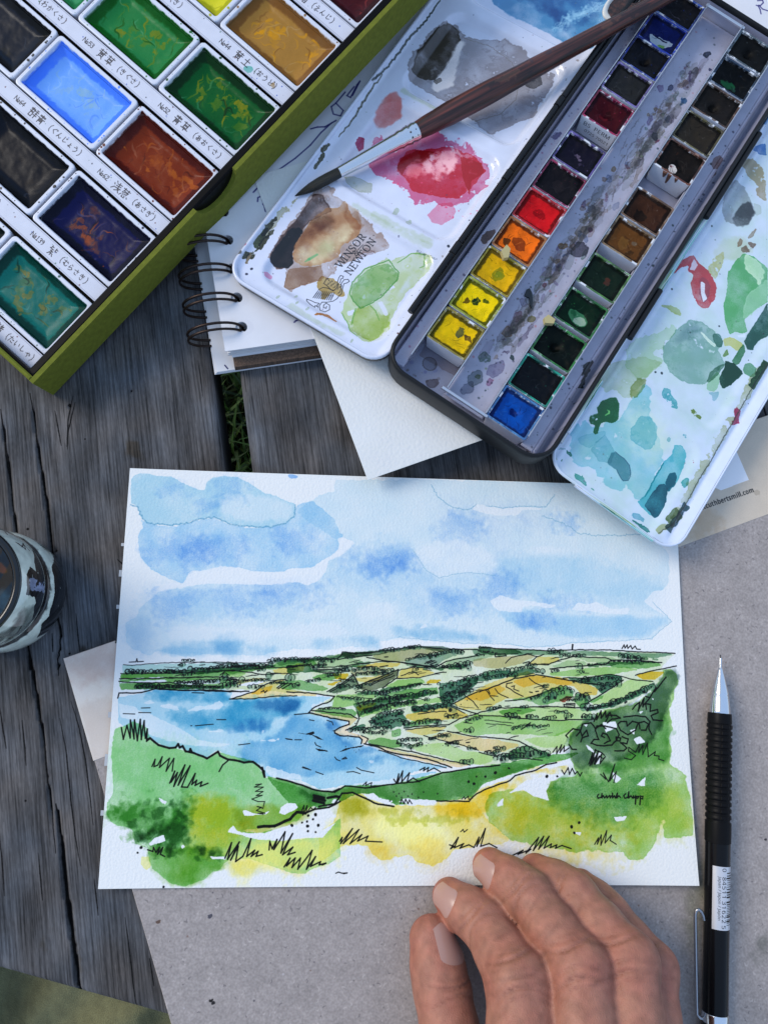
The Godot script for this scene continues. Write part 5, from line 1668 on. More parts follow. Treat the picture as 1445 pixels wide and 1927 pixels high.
func paint_sky(c: Canvas) -> void:
	var pale := tint(188,216,246)
	var blue := tint(116,168,240)
	var cyan := tint(104,172,228)
	var wet := {"a": 0.34, "soft": 9.0, "hard": 0.0, "edge": 0.0, "gran": 0.5, "var": 0.5, "wob": 1.2}
	# all-over pale wash of the right half and the band below the cloud
	c.wash([76.6,1.6,103.2,0.8,123.2,0.1,169.1,-0.3,175.6,4.1,192.7,13.5,201.5,20.6,207.1,26.9,206.5,38.2,199.9,45.5,207,52.9,201.4,57.3,198.9,59.8,186.7,60.5,178.6,61.2,168.1,61.7,161.7,63,149.8,63.7,143.5,62.5,134.9,62.3,125.5,62.6,115.4,61.7,108.4,61.3,103.9,60.2,95.1,62.4,89.7,64.4,83.6,64.5,76.8,65.7,70,65.8,58,66.4,55.8,66.9,52.1,68.1,41.7,68.1,32.8,68.2,24.8,68.9,18.1,67.7,13.7,67.4,12,68.9,7.8,67.1,4.1,65.7,3.1,62.1,2.4,57.7,7,54.6,7.1,51.6,10.3,49.3,13,46.3,18.8,44.6,24,43.8,31.4,42.3,38.9,42.1,46.5,42.6,54,42.3,63.9,41.2,67.7,42.2,71.5,40.4,74.1,37.2,75.1,32.6,79,31.3,84.7,25.7,80.3,23.8,78,24.7,68.6,19.4,62.2,14.1,68.3,10.1,71.3,7.6,76.4,6.6], pale, {"a": 0.62, "soft": 0.9, "edge": 0.3, "gran": 0.18, "var": 0.3})
	c.wash([0.6,4.2,2.5,2.2,6.3,1.6,10.1,2.7,15.5,2.5,18.6,4.5,23.3,6.6,27.2,7.7,28.1,7.2,28.4,4.4,30.4,2.8,34.6,1.7,40,2,44.7,4.3,49.5,7.5,54.2,8.8,58.9,10.7,61.9,11.5,61.9,16.5,58.5,18.9,53.1,20.7,48.5,20.9,42.4,20.6,37.8,19.9,33.9,18.3,31.6,17.8,26.3,18.3,22.6,20,16.6,21.3,10.6,20.7,7.6,20.4,5.2,18.2,3.8,14.3,1.2,13.4], tint(164,206,240), {"a": 0.85, "soft": 0.7, "edge": 0.5, "gran": 0.25, "var": 0.35})
	c.wash([5.3,18.8,7.6,20.6,10.6,21,16.7,21.6,22.6,20.1,26.3,18.5,31.6,18,33.9,18.6,37.8,20.2,42.4,20.8,48.6,21.2,53.1,20.8,58.5,19.1,61.9,16.6,62.2,12.2,68.3,10.1,76.7,16.8,80.3,23.8,78,24.7,79.3,27.1,77.4,30.2,72.8,32.6,69.1,35.8,61.4,36,59.2,37.2,55.4,37.8,47.8,37.6,42.4,36.2,35.6,35.9,27.4,38.1,24.4,37.8,22.1,42.9,19,41.6,18.6,41.3,14.8,40.2,9.8,37.3,5.8,32.8,4.7,25.1,6.3,22.4], tint(156,200,244), {"a": 0.75, "soft": 1.0, "edge": 0.25, "gran": 0.3, "var": 0.6})
	c.wash([11.4,44.8,24,43.6,46.5,42.5,63.9,41.3,69.3,42,74.5,37.2,75.9,32.5,103.5,30.3,103.7,42.8,77,43.3,61.9,48.3,56.1,55.2,36.6,55.6,19.6,55.9,10.9,53.8], tint(150,196,243), wet)
	c.wash([2.4,58,7,55,12.2,56.7,11.6,64.2,11.6,68.9,7.1,66.4,3.7,65.4], tint(150,190,240), {"a": 0.42, "soft": 4.0, "hard": 0.1, "edge": 0.1, "gran": 0.3})
	c.wash([99.5,28.9,105.8,28,111.3,34.9,116.9,38.5,122.4,37,137.5,37.4,148.7,32.4,150.2,39.5,135.8,47.6,115.3,52.7,99.7,48.4], tint(150,194,243), wet)
	c.wash([113.6,14.6,132.8,14.5,158.8,14.5,167.8,17.5,150.5,21.2,132.8,24.9,123.2,22.8,115.2,19], tint(160,188,240), wet)
	c.wash([140.8,29.4,171.5,28.7,204,38.3,203.4,49.4,191.3,46.5,171,45.3,150.1,45.8,140.6,39.7], tint(172,208,244), {"a": 0.55, "soft": 6.0, "hard": 0.1, "edge": 0.0, "gran": 0.2, "var": 0.4})
	c.wash([137.3,50.7,148.5,49.7,170.8,51.6,190.3,51.2,205.7,52.5,198.1,58.5,170.6,60.1,148.4,56.7], tint(150,198,244), {"a": 0.55, "soft": 3.0, "hard": 0.2, "edge": 0.1, "gran": 0.3})
	# deep granulating drops
	for q in [[16.5,6.8,16,7], [35.9,5.8,18,9], [29.8,13.1,14,8], [23.2,30,40,13], [35.2,28.2,30,12], [62.6,25.1,20,14], [24.9,33.1,14,9], [46.7,47.8,44,11], [61.7,44.4,36,10], [18.5,50.7,26,12], [95.4,36,18,12], [94.6,32.1,40,10], [101.9,31.2,16,9], [125.6,18.7,30,12], [140.6,41.3,24,14], [154.8,53.1,26,7], [150,53.5,12,6], [121.6,47.1,24,12], [164.6,46.3,22,8], [167,15.9,16,6]]:
		c.blob(q[0], q[1], q[2] * 0.36, q[3] * 0.40, blue, {"a": 0.36, "soft": 5.5, "hard": 0.0, "edge": 0.0, "gran": 0.55, "var": 0.7, "wob": 2.0})
	for q in [[29,66.5,150,28], [39.3,64.6,70,45], [52,66.5,70,18], [73.8,64,50,18], [88.9,62.9,90,18], [117.7,59.5,140,28], [103,59,60,20], [132.5,61.2,60,12]]:
		c.blob(q[0], q[1], q[2] * 0.085, q[3] * 0.085, cyan, {"a": 0.45, "soft": 3.2, "hard": 0.1, "edge": 0.0, "gran": 0.25, "var": 0.4})
	# clouds lifted back to paper
	var lift := {"a": 0.8, "soft": 0.7, "edge": 0.0, "body": 1.0, "var": 0.1, "gran": 0.05}
	var paper := Color(0.895,0.90,0.90)
	for q in [[23.7,39.4,27.4,38.1,35.6,35.9,42.4,36.2,47.8,37.6,55.4,37.8,59.2,37.3,61.4,36,69.1,35.9,72.8,32.6,77.4,30.2,79.3,27.1,78,24.5,80.3,23.7,84.7,25.7,82.8,28.3,79,31.3,75.1,32.6,74.2,37.2,71.5,40.4,67.7,42.2,63.9,41.3,54,42.3,46.5,42.3,31.4,42.5,18.8,44,13,46.1,16.5,42.4,22.2,43],
			[129.5,11.7,130.9,9.3,135.3,10,141.8,10.6,149.1,9.9,155.6,10.2,160.7,11,156.9,11,149.3,11.2,147.8,13.4,139.3,13.9,132.9,12.5], [136.3,46.7,140.2,44.3,145.3,45.9,153.3,46.5,162.1,47.9,159.7,48.9,153.3,48.2,148.9,48.6,148.5,50.6,139.7,50.5,137.5,48.5], [167.7,49.5,170.3,46.4,174.2,47.2,177.5,46.1,183.1,48.7,190.6,48.2,189.9,50.9,182.2,50.6,174.1,49.7],
			[196.2,45.6,200.5,41.5,207.2,40.6,206.6,51.7,201.8,49.4], [107.6,58.9,111.5,55.4,112.6,56.9,109.9,57.7]]:
		c.wash(q, paper, lift)
	var soft_lift := {"a": 0.45, "soft": 2.5, "edge": 0.0, "body": 1.0, "hard": 0.4, "gran": 0.1}
	for q in [[106.7,27.6,123.2,23.2,135.2,27.4,138.3,30.3,138.4,36.6,129.5,36,123.2,36.7,117,38.3,112.1,35.7,108.2,31.1], [139.2,27.5,151.3,26.8,158.6,25,171.6,26.7,174,28.2,168.3,29.1,155.3,28.7], [84.9,52.4,92.5,47.6,99.5,48.2,100.3,53.6,88.8,55.3], [130.2,60,136.5,59.3,142.8,60.1,137.2,60.8], [34.2,10.2,44.9,8.3,60.5,10.9,60.7,17.3,45.4,19.3,34.6,16.5], [17.5,58.1,47.2,58.3,77.3,55.5,85.1,59.9,54.8,62,17.8,63.3]]:
		c.wash(q, paper, soft_lift)
	# hard drying lines
	var line := tint(86,140,180)
	c.ink(wiggle([1.2,13.6,3.4,14.3,5.3,18,7.5,20.3,10.6,20.8,16.6,21.2,22.6,20,26.3,18.5,31.6,17.6,34.1,18.5,37.8,19.8,42.4,20.5,48.5,20.9,53.1,20.7,58.5,18.9,61.5,16.6,61.9,11.9], 0.8,0.35,5), 0.55, line, 0.5)
	c.ink(wiggle([113.5,2.1,116.8,7.7,120.8,10.4,126.4,11.8,128.8,11.7,131.3,9.5], 0.8,0.3,6), 0.4, line, 0.35)
	c.ink(wiggle([135.3,10,141.8,10.6,149.1,9.9,158.9,9.6,162.3,4.6], 0.8,0.25,7), 0.4, line, 0.35)
	c.ink(wiggle([157.2,13.3,165.3,15.9,171.8,19.8,180,20.5,190.8,19.9,200.8,19.1], 0.8,0.35,8), 0.4, line, 0.33)
	c.ink(wiggle([106.5,27.8,112.1,35.7,117,38.4,123.2,36.7,129.5,36,138.3,36.9], 0.8,0.2,9), 0.3, line, 0.3)
	c.ink(wiggle([101.4,60.7,108.4,61.3,125.5,62.6,143.5,62.6,149.8,63.7,161.7,63,168.1,61.7,178.6,61.2,198.9,59.8,201.4,57.3,207,52.9,199.9,45.7], 0.8,0.2,10), 0.28, line, 0.35)
	c.blob(60.6,1,1.7,0.9, blue, {"a": 0.8, "soft": 0.4})

func fields(c: Canvas, list: Array, o: Dictionary) -> void:
	for q in list: c.wash(q[1], q[0], o)

func paint_land(c: Canvas) -> void:
	var o := {"a": 0.9, "soft": 0.45, "edge": 0.25, "gran": 0.12, "var": 0.25}
	var deep := tint(52,104,76); var green := tint(112,170,118); var fresh := tint(154,200,146); var pale := tint(186,218,180); var teal := tint(118,158,152); var mist := tint(172,200,190); var ochre := tint(220,196,120); var straw := tint(222,206,150); var gold := tint(212,180,52); var sand := tint(222,204,172); var grey := tint(172,176,158); var pine := tint(58,108,96); var slate := tint(92,118,112)
	c.wash([2.9,75,26.6,73.8,53.1,71.1,64.6,69.2,72,68.9,81.2,66.8,92,66.2,109.7,64,119.7,64.8,132,64.1,157.8,64.8,194.5,64.7,207.8,65.2,202.3,70.2,203.3,73.5,198.4,78.4,187.8,85,175.2,90,166.1,95.9,162.6,100.6,153.7,103.8,135,106.4,124.6,106.3,112.4,104.5,92.6,99.5,90.6,96.7,83.8,94.4,84.7,91.2,77.5,89.8,70.2,88,72.5,85.7,78.7,82.6,72.9,81.5,65,81.5,53.5,80.7,39.3,80.4,15.8,80.7,2.4,80.8], tint(196,214,190), {"a": 0.8, "soft": 0.8, "edge": 0.2, "var": 0.7, "gran": 0.2})
	# the far shore and strips of country on the left
	fields(c, [
		[tint(168,208,216), [2.6,72.3,37.8,71,55,70.9,48.4,72.3,38.9,72.9,26.6,74,2.9,75.2]],
		[green, [2.2,75.3,10.8,75.2,25.7,74.5,38.9,73.4,55.3,71.8,59.3,69.8,64.6,69.2,70.3,68.9,72.4,71.5,48.4,73.7,37.1,75.8,20.2,76.7,2.1,77.1]],
		[pale, [2.2,75.7,12.2,75.2,16.4,76.1,10.9,76.9,2.2,76.9]],
		[fresh, [38,74.3,43.2,73.8,46.6,74.7,43.8,76.2,39,75.8]],
		[mist, [38.9,73.9,46,72.4,52.2,72.3,48.4,74.2,41.8,75.2]],
		[green, [1.9,77.4,19.3,76.7,37.1,76,41.9,77.1,43.2,79,39.2,80,15.8,80.6,2.8,80.8,2.2,79.5]],
		[deep, [6.9,79,12.4,77.7,15.7,79.3,23.2,78.8,29.8,79.1,39.2,79,38.8,80.2,25.1,80.5,16.7,80.3,7.9,80.7]],
		[deep, [17.3,74.2,25.7,73.7,37,72.5,48.4,72.3,55.5,71.5,57.9,72.2,43.7,73.8,29.5,75.2,18.3,75.2]],
		[straw, [55.1,73.6,60.8,72.2,64.6,70.9,67.5,70.6,67.1,73.5,59.5,75]],
		[sand, [43.8,77.1,50.9,76.1,55.7,76.7,52.4,78.4,46.8,79.2,43.2,79]],
	], o)
	# white walls and foam left between
	var paper := Color(0.90,0.905,0.905)
	var lift := {"a": 1.0, "soft": 0.35, "edge": 0.0, "body": 1.0, "var": 0.0, "gran": 0.0}
	for q in [[2.1,78.1,17.5,77.3,18.9,77.8,14.7,78.4,2.2,78.7], [19.9,78.3,29.6,77.2,37.2,77.2,37.3,78.3,29.7,78.9,22.2,78.8], [1.9,81.2,12.6,80.6,17.7,80.7,42.1,80.8,42.1,81.4,20.5,81.5,12.6,81.1,10.3,81.9,2,82.2], [43.2,79,46.7,77.9,55.2,76.5,55.7,76.9,51,78.4,47.7,79.2], [2.1,77.1,16.5,76.3,18.3,76.5,10.9,77.1]]:
		c.wash(q, paper, lift)
	# hills, left to right
	fields(c, [
		[teal, [56.6,70.1,72,69,80.7,67.8,81.2,66.8,92,66,90,67.9,79.3,69.3,70.6,69.9,58.1,71.7]],
		[mist, [70.1,69.6,79.3,69.1,88.1,68.9,87.2,71.8,75.5,72.4,70.7,72.3]],
		[grey, [92,67.6,97.9,66.1,104.8,65,113.7,64.6,119.7,65,113.7,67.1,106.3,69.1,101.4,69.8,94,69.1]],
		[slate, [80.2,67.1,92.9,65.8,103.8,64.6,111.2,63.7,119.7,64.1,125.2,65.7,118.7,66.3,109.7,64.7,99.8,66.1,93,67.6,82.2,68.7]],
		[tint(128,160,164), [104.8,69.1,114.2,66.8,121.7,66,125.7,66.4,118.7,68.9,115.7,71.4,108.8,71,104.3,69.9]],
		[tint(162,190,190), [119.2,70.1,122.7,68.2,131.7,66.6,137.7,66.2,136.7,67.5,127.7,69.8,121.2,71.3]],
		[ochre, [85.2,71.8,96,70,102.9,70.4,100.9,71.6,95,71.7,88.2,72]],
		[grey, [83.8,73.3,88.2,71.9,96,71.8,99,72.8,97,74,94.1,75,88.2,74.9,85.3,75.2]],
		[straw, [86.3,75.9,92.1,75.3,99,74,101.4,72.8,97,75.5,91.2,77.5,87.3,77]],
		[green, [69.4,76.1,73.2,74.6,78.5,74.3,81.4,75.2,77.1,76.7,71.8,76.7]],
		[gold, [77.8,74.5,83.6,74.2,82.4,76.6,79,76.2]],
		[gold, [75.7,78.4,79.5,76.9,81.5,76.6,78.1,78.6]],
		[slate, [75.8,81.2,80.5,78.1,85.3,74.9,86.8,76.6,87.3,78.5,82,80.4,79.6,81.4]],
		[tint(110,122,116), [87.1,78.5,91.2,76.5,97,74.5,101.9,72.5,101.2,74.9,96.1,79.1,92.2,80.3,88.3,80.1]],
		[green, [58.4,77.4,66,76.8,71.8,78.2,77.2,80,73.3,80.5,59.4,80.2]],
		[straw, [101.9,74.9,102.9,72.8,107.8,71.7,112.7,72.4,115.7,73.6,109.8,75.3,101.4,75.8]],
		[fresh, [97.1,78.6,101.9,76.4,109.8,75.6,112.3,77.2,104.9,78.5,98.5,79]],
		[gold, [112,77.4,113.8,76,118.2,75.9,116.2,77.4]],
		[fresh, [79.2,82.1,86.4,81.7,95.2,81.7,91.3,84.1,83.6,86,71.2,87.5,77.3,84.2]],
		[green, [95.2,81.7,104.9,79.7,116.2,78.8,116.7,81,106.9,83,97.2,84.5,92.3,84.1]],
		[fresh, [86.6,87.9,92.3,86,101.1,84.5,109.9,83.4,116.7,82.4,118.7,83.8,105,85.8,96.2,87.8,88.5,89.7]],
		[gold, [86.5,86,90.4,84.8,94.2,84.5,91.4,86.9,87.5,87.4]],
		[green, [70.7,87.6,77.9,86.8,85.6,87,87.5,88.3,85.6,90.2,76,88.9]],
		[ochre, [104.5,88.7,114.8,86.7,121.2,85.7,128.1,88.5,125.6,89.9,118.7,90.4,108.9,91.2,105,90.1]],
		[straw, [104.1,94.3,112.4,92.8,120.2,92.8,116.3,95.1,110.9,95.9,107,95.2]],
		
		[pale, [105.1,99.4,113.9,98.9,119.7,98.4,125.6,101.2,132.8,101.9,137.7,103.3,136.6,104.9,132.2,106.2,126.1,105.8,117.3,103.3,109,101.5]],
		[green, [90.6,98.1,95.4,96.9,101.7,97.6,103.7,99.9,100.3,100.4,93.1,99.7]],
		
		
		
		[straw, [122.2,84.7,126.6,82.3,129.6,80.3,135.2,77.3,150.3,72.5,154.2,74.1,163.2,74.8,167.7,76.6,155.2,81.6,141.8,82.8,134,86.6,126.1,86.6]],
		[ochre, [144.7,76.4,150.9,74.2,162.1,74.5,172.3,76.6,177.3,78.7,176.6,80.8,171,80.9,167.7,77.7,156.4,76.5,148.6,78.5]],
		[ochre, [126.1,83,129.6,80.8,134.1,78.9,139.6,77.8,142.4,79.1,137.9,81.8,132.4,83.5]],
		[tint(196,190,176), [129.7,68.5,143.1,67.2,152.1,66,153.3,67.1,147.6,69.9,138.6,71.9,130.2,70.9]],
		[fresh, [158.8,73,166.7,71.8,177,70.8,188.5,70.4,193,71.4,182.6,73.5,167.8,74.2,158.8,74]],
		[straw, [151,69.8,154.4,67.3,161.2,67,163.4,67.7,158.8,70,152.6,70.6]],
		[mist, [158.8,70.8,165.7,68.3,172.5,68.7,173,69.8,163.3,71]],
		[teal, [129.2,64.6,143.2,64.5,155.6,64.9,177.2,64.8,200.2,65.3,207.8,65.2,200.1,66.9,182.9,66.6,165.7,66.3,148.8,66.6,130.3,66.8]],
		[green, [181.6,68.8,194.3,68.4,201.2,68.6,202.3,69.9,193,71.2,182.7,70.4]],
		[mist, [169.1,67.1,182.8,66.9,186.3,68,180.5,69.1,173.6,68.7]],
		[gold, [191.8,73.6,197,71.9,203.4,72.1,199.8,74.9,194.6,75]],
		[pale, [174.3,84.1,182.4,78.6,190.6,74.7,198.6,75.4,192.6,80.1,182.2,83.5,175.4,84.6]],
		[pale, [128.5,88.8,148.4,85.4,165.2,85.3,174.2,86.8,175.2,90,153.9,90.1,137.3,89.1]],
		[fresh, [122.7,92.3,130.6,88.4,137.3,89,148.4,89.7,161.7,90.1,174.1,90.2,167.2,93.7,160.5,95.9,148.3,95.4,134,95.4,130.5,96,124.6,94.6]],
		[green, [139,87.1,147.3,85.7,155.1,86.4,148.4,88.1,140.6,88.4]],
		[pale, [148.3,97,159.4,95.9,166.1,93.2,167.1,99,162.6,100.1,154.8,99.9]],
		[sand, [113.9,96.1,119.7,94.7,125.6,96,132.9,97,138.9,97.3,147.1,99.1,140.5,101.8,132.8,101.4,124.6,99.3,118.7,97.7]],
	], o)
	# hedges and woods
	for q in [[60.9,69.3,71.1,68.9,80.7,67.3,81.2,66.4,92,66.2,92,66.9,81.2,68.3,70.6,69.9,61,70.3], [61,71.7,68.7,71.1,70.2,73,79.4,72.6,83.8,73.3,75.6,73.9,61.1,74.3], [94.7,79.8,99,78.8,104.9,78.2,110.3,76.7,111.3,77.7,104.9,79.4,98.1,80.7,95.2,81], [86.4,80.8,92.2,80.3,96.1,81.2,91.3,82,86.9,81.8], [85.5,85.1,95.2,83.1,104.9,81.6,115.8,80,116.7,81,105,83.5,95.2,85.9,89,88.8,87.8,90.2,87,87.9], [88.5,86.9,100.1,84.5,107.9,83,108.9,83.9,97.2,86.4,90.4,88.8],
			[104.3,70.1,109.8,70.8,115.7,71.6,118.7,70.9,126.7,70.3,126.7,71.7,117.7,72.8,113.7,71.9,104.8,71.1], [83.8,71.8,87.1,69.9,93,70,88.2,71.8], [172.5,69.8,180.5,68.9,188.6,67.9,200.1,68.3,198.9,68.9,182.7,70,173.6,70.7], [132,63.9,146,64.5,148.8,65.8,140.3,67,131.9,66], [186.3,66.3,194.4,66.7,203,67.2,200.1,67.8,188.6,67.4]]:
		c.wash(q, deep, {"a": 0.7, "soft": 0.6, "wob": 1.8, "edge": 0.4, "var": 0.7})
	for q in [[pine, [92.4,90.2,98.2,88.3,103.1,87.7,105,90.1,104.1,92.4,99.2,93.4,93.4,92.5,91.5,91.6]], [pine, [117.2,77.6,124.7,76.1,131.6,74.6,131.6,77,126.6,81.3,121.7,84.7,117.7,83.8,117.2,80.5]], [tint(92,84,96), [124.2,79.5,128.6,77,129.6,78,126.1,81.3,124.2,81.4]], [pine, [84.8,94,88.6,92.1,90.5,92.5,88.6,94.4]], [green, [99.3,94.3,103.1,93.4,103.2,96.6,99.8,96.7]],
			[pine, [129.7,74.7,138.6,72.2,144.7,72.6,150.4,71.5,156,72.5,148.6,74.2,138.6,75.4,130.2,76.8]], [pine, [164.4,74.8,176.9,74.4,182.6,73.2,187.1,74.5,182.4,78.6,178.4,80.3,175.6,77.6,168.9,76.1]], [green, [142.9,83.1,151.9,81.7,159.8,78.6,163.2,77.8,167.6,79.3,167.6,81.5,161.9,83.7,155.1,84.8,150.7,83.3]], [tint(146,70,70), [161.9,83.2,165.3,81.2,167.6,81.8,164.1,83.7]], [green, [167.5,83.1,168.7,80.4,172.7,81.4,173.1,84.1,170.8,86.3,168.6,84.2]], [pine, [172.5,85.7,182.2,83.5,190.9,80.2,199.7,75.7,198.5,77.9,192.6,81.2,182.2,85.4,173.1,86.8]], [green, [173.2,83,180.1,80.3,178.9,81.9,174.3,84.1]],
			[tint(70,118,84), [139.9,103.3,147.1,99.9,149.9,99.1,153.7,100.6,159.2,102.7,154.8,103.8,145.4,104.3]], [pine, [106.9,85.8,114.8,84.8,121.7,84.2,120.7,85.7,109.9,87.7,106.5,87.7]], [green, [105.1,91.7,109.9,90.5,115.8,90,117.8,91.4,109.9,92.4,104.6,92.7]]]:
		c.wash(q[1], q[0], {"a": 0.85, "soft": 0.7, "wob": 1.5, "edge": 0.3, "var": 0.35})
	# beaches
	fields(c, [[sand, [69.3,88.3,76,88.5,84.2,89.1,87.1,90.2,84.7,92.6,82.9,94.4,88.7,96.3,91.6,97.6,90.2,99,88.7,99,89.2,97.2,85.8,96.1,80,95.9,79,94.7,80.9,93.5,84.2,92.1,84,91.2,77.5,90.1,70.3,89]], [sand, [90.6,99,98.4,100.8,109,102.6,119.7,104.9,128.5,106.3,124.6,107.2,112.5,105.4,98.4,102]], [straw, [42.3,83.7,48.3,81.3,52.5,79.3,58.1,76.9,60.5,76.9,57.3,79.3,65,80.6,72.7,81.5,71.7,82.4,65,82.5,48.9,83.6]], [gold, [48.3,81.7,51.6,80,56.3,78.8,55.4,80.7,51.2,82.2]]], {"a": 0.75, "soft": 0.4, "edge": 0.2})
	# the bay
	c.wash([1.9,83.6,10.8,82.1,14.9,81.1,42.1,81.2,40.8,83.7,48.9,83.8,65,82.5,67.6,82.4,78.2,82.6,71.1,86.2,69.5,88,77.5,89.9,84,91.3,80.9,93.5,78.8,94.9,81,96.1,88,96.8,88.9,98.1,88.5,99.3,95,101.1,104.2,103.8,110,104.9,121.2,107.2,110,108.2,104.3,110.2,118.5,108.1,109.1,110.8,101.6,112.6,92.3,113.5,79.4,113.4,81.5,114,74,114.6,67.3,111.7,54.6,110.3,53.7,108.3,50.8,106.1,45.1,104.3,40.4,103,37.5,101.4,34,104.1,28.3,102.1,23.6,100.6,18,99.9,14.2,97.7,7.6,95.4,2.8,92.3], tint(150,202,240), {"a": 0.8, "soft": 0.6, "edge": 0.25, "var": 0.35})
	var sea := tint(52,156,208)
	fields(c, [[sea, [10.8,82.4,15.4,81.1,29.9,81.1,40.3,81.6,40.6,84.6,39,85.2,30,84,20.7,84.2,11.8,83.7]], [sea, [17.3,89,25.6,88.4,39.6,87.9,42.3,84.6,41.3,83.7,49.4,83.8,60.7,83,67.2,82.9,66.8,86.2,64.5,88.6,62.4,89,55.8,90.9,55.9,93.7,54.1,95.1,42.8,94.7,30.6,94.4,24,93,21.1,90.8]], [tint(60,128,190), [49.4,85,52.7,83.8,62.2,83.2,66.9,83.2,66.6,86.2,64.3,88.3,64.3,88.6,55.7,88.2,50.5,87.3]], [tint(84,146,208), [76,89.9,80.9,91.4,80.9,93.5,77.6,94.9,75.1,92.6]], [tint(84,150,210), [77.6,95.9,87.7,97,88.7,99,84.9,99.1,79.1,97.7]], [tint(90,156,214), [84.9,100.9,91.6,100.6,103.2,103.8,114.9,106.3,105.2,105.9,95.5,103.2,85.9,102.3]],
		[tint(112,174,226), [44.9,99.8,53.3,97.9,60.2,94.6,62.6,89.5,73.2,90.3,82,97.7,91.7,102.7,98.4,105,88.9,107.3,71.9,110.3,64.1,110.6,58.5,109.2,53.7,106.5,45.6,104.8]], [tint(90,152,214), [38.5,93.2,46.4,91.9,55.4,91.4,56,94.6,42.8,95]]], {"a": 0.62, "soft": 1.8, "hard": 0.35, "edge": 0.2, "var": 0.7, "gran": 0.2})
	for q in [[9.6,85.1,12.8,84.7,15.7,85.3,12.4,85.8], [17.1,86.2,19.4,85.7,22.7,86.2,23.7,87.8,20.9,87.8,17.6,86.9], [25.6,88.4,29.2,86.3,34.8,85.8,37.6,84.7,39.1,85.8,37.7,87.2,30.3,87.9], [2.3,85.9,8.3,86.8,8.9,87.9,13.1,89,17.4,91.3,24.1,94,26,95.3,30.8,98,39.3,99.3,43,99.8,36.5,100.3,27.2,99.9,17.9,98.1,13.6,96.3,7.7,91.3,3.1,90.9], [33.9,94.8,39.5,94.4,40,95,34.9,95.5], [52.3,97.9,59.4,97.4,59.4,98.2,52.8,98.4], [53.1,94.7,54.6,95.1,53.2,95.4], [70.1,85.7,77.3,84.2,78.7,83,77.8,86.1,70.7,87.3], [91.2,105,95.1,104.9,92.7,105.7], [54.5,106.5,59.3,108.3,67.2,110,67.9,111.7,58.2,110.9,55.2,109.4], [79.4,114.4,88.6,112.7,97.9,111.3,108.2,110.4,101.6,113.1,90.5,114]]:
		c.wash(q, Color(0.88,0.90,0.905), {"a": 0.72, "soft": 0.6, "edge": 0.0, "body": 1.0, "wob": 1.6})

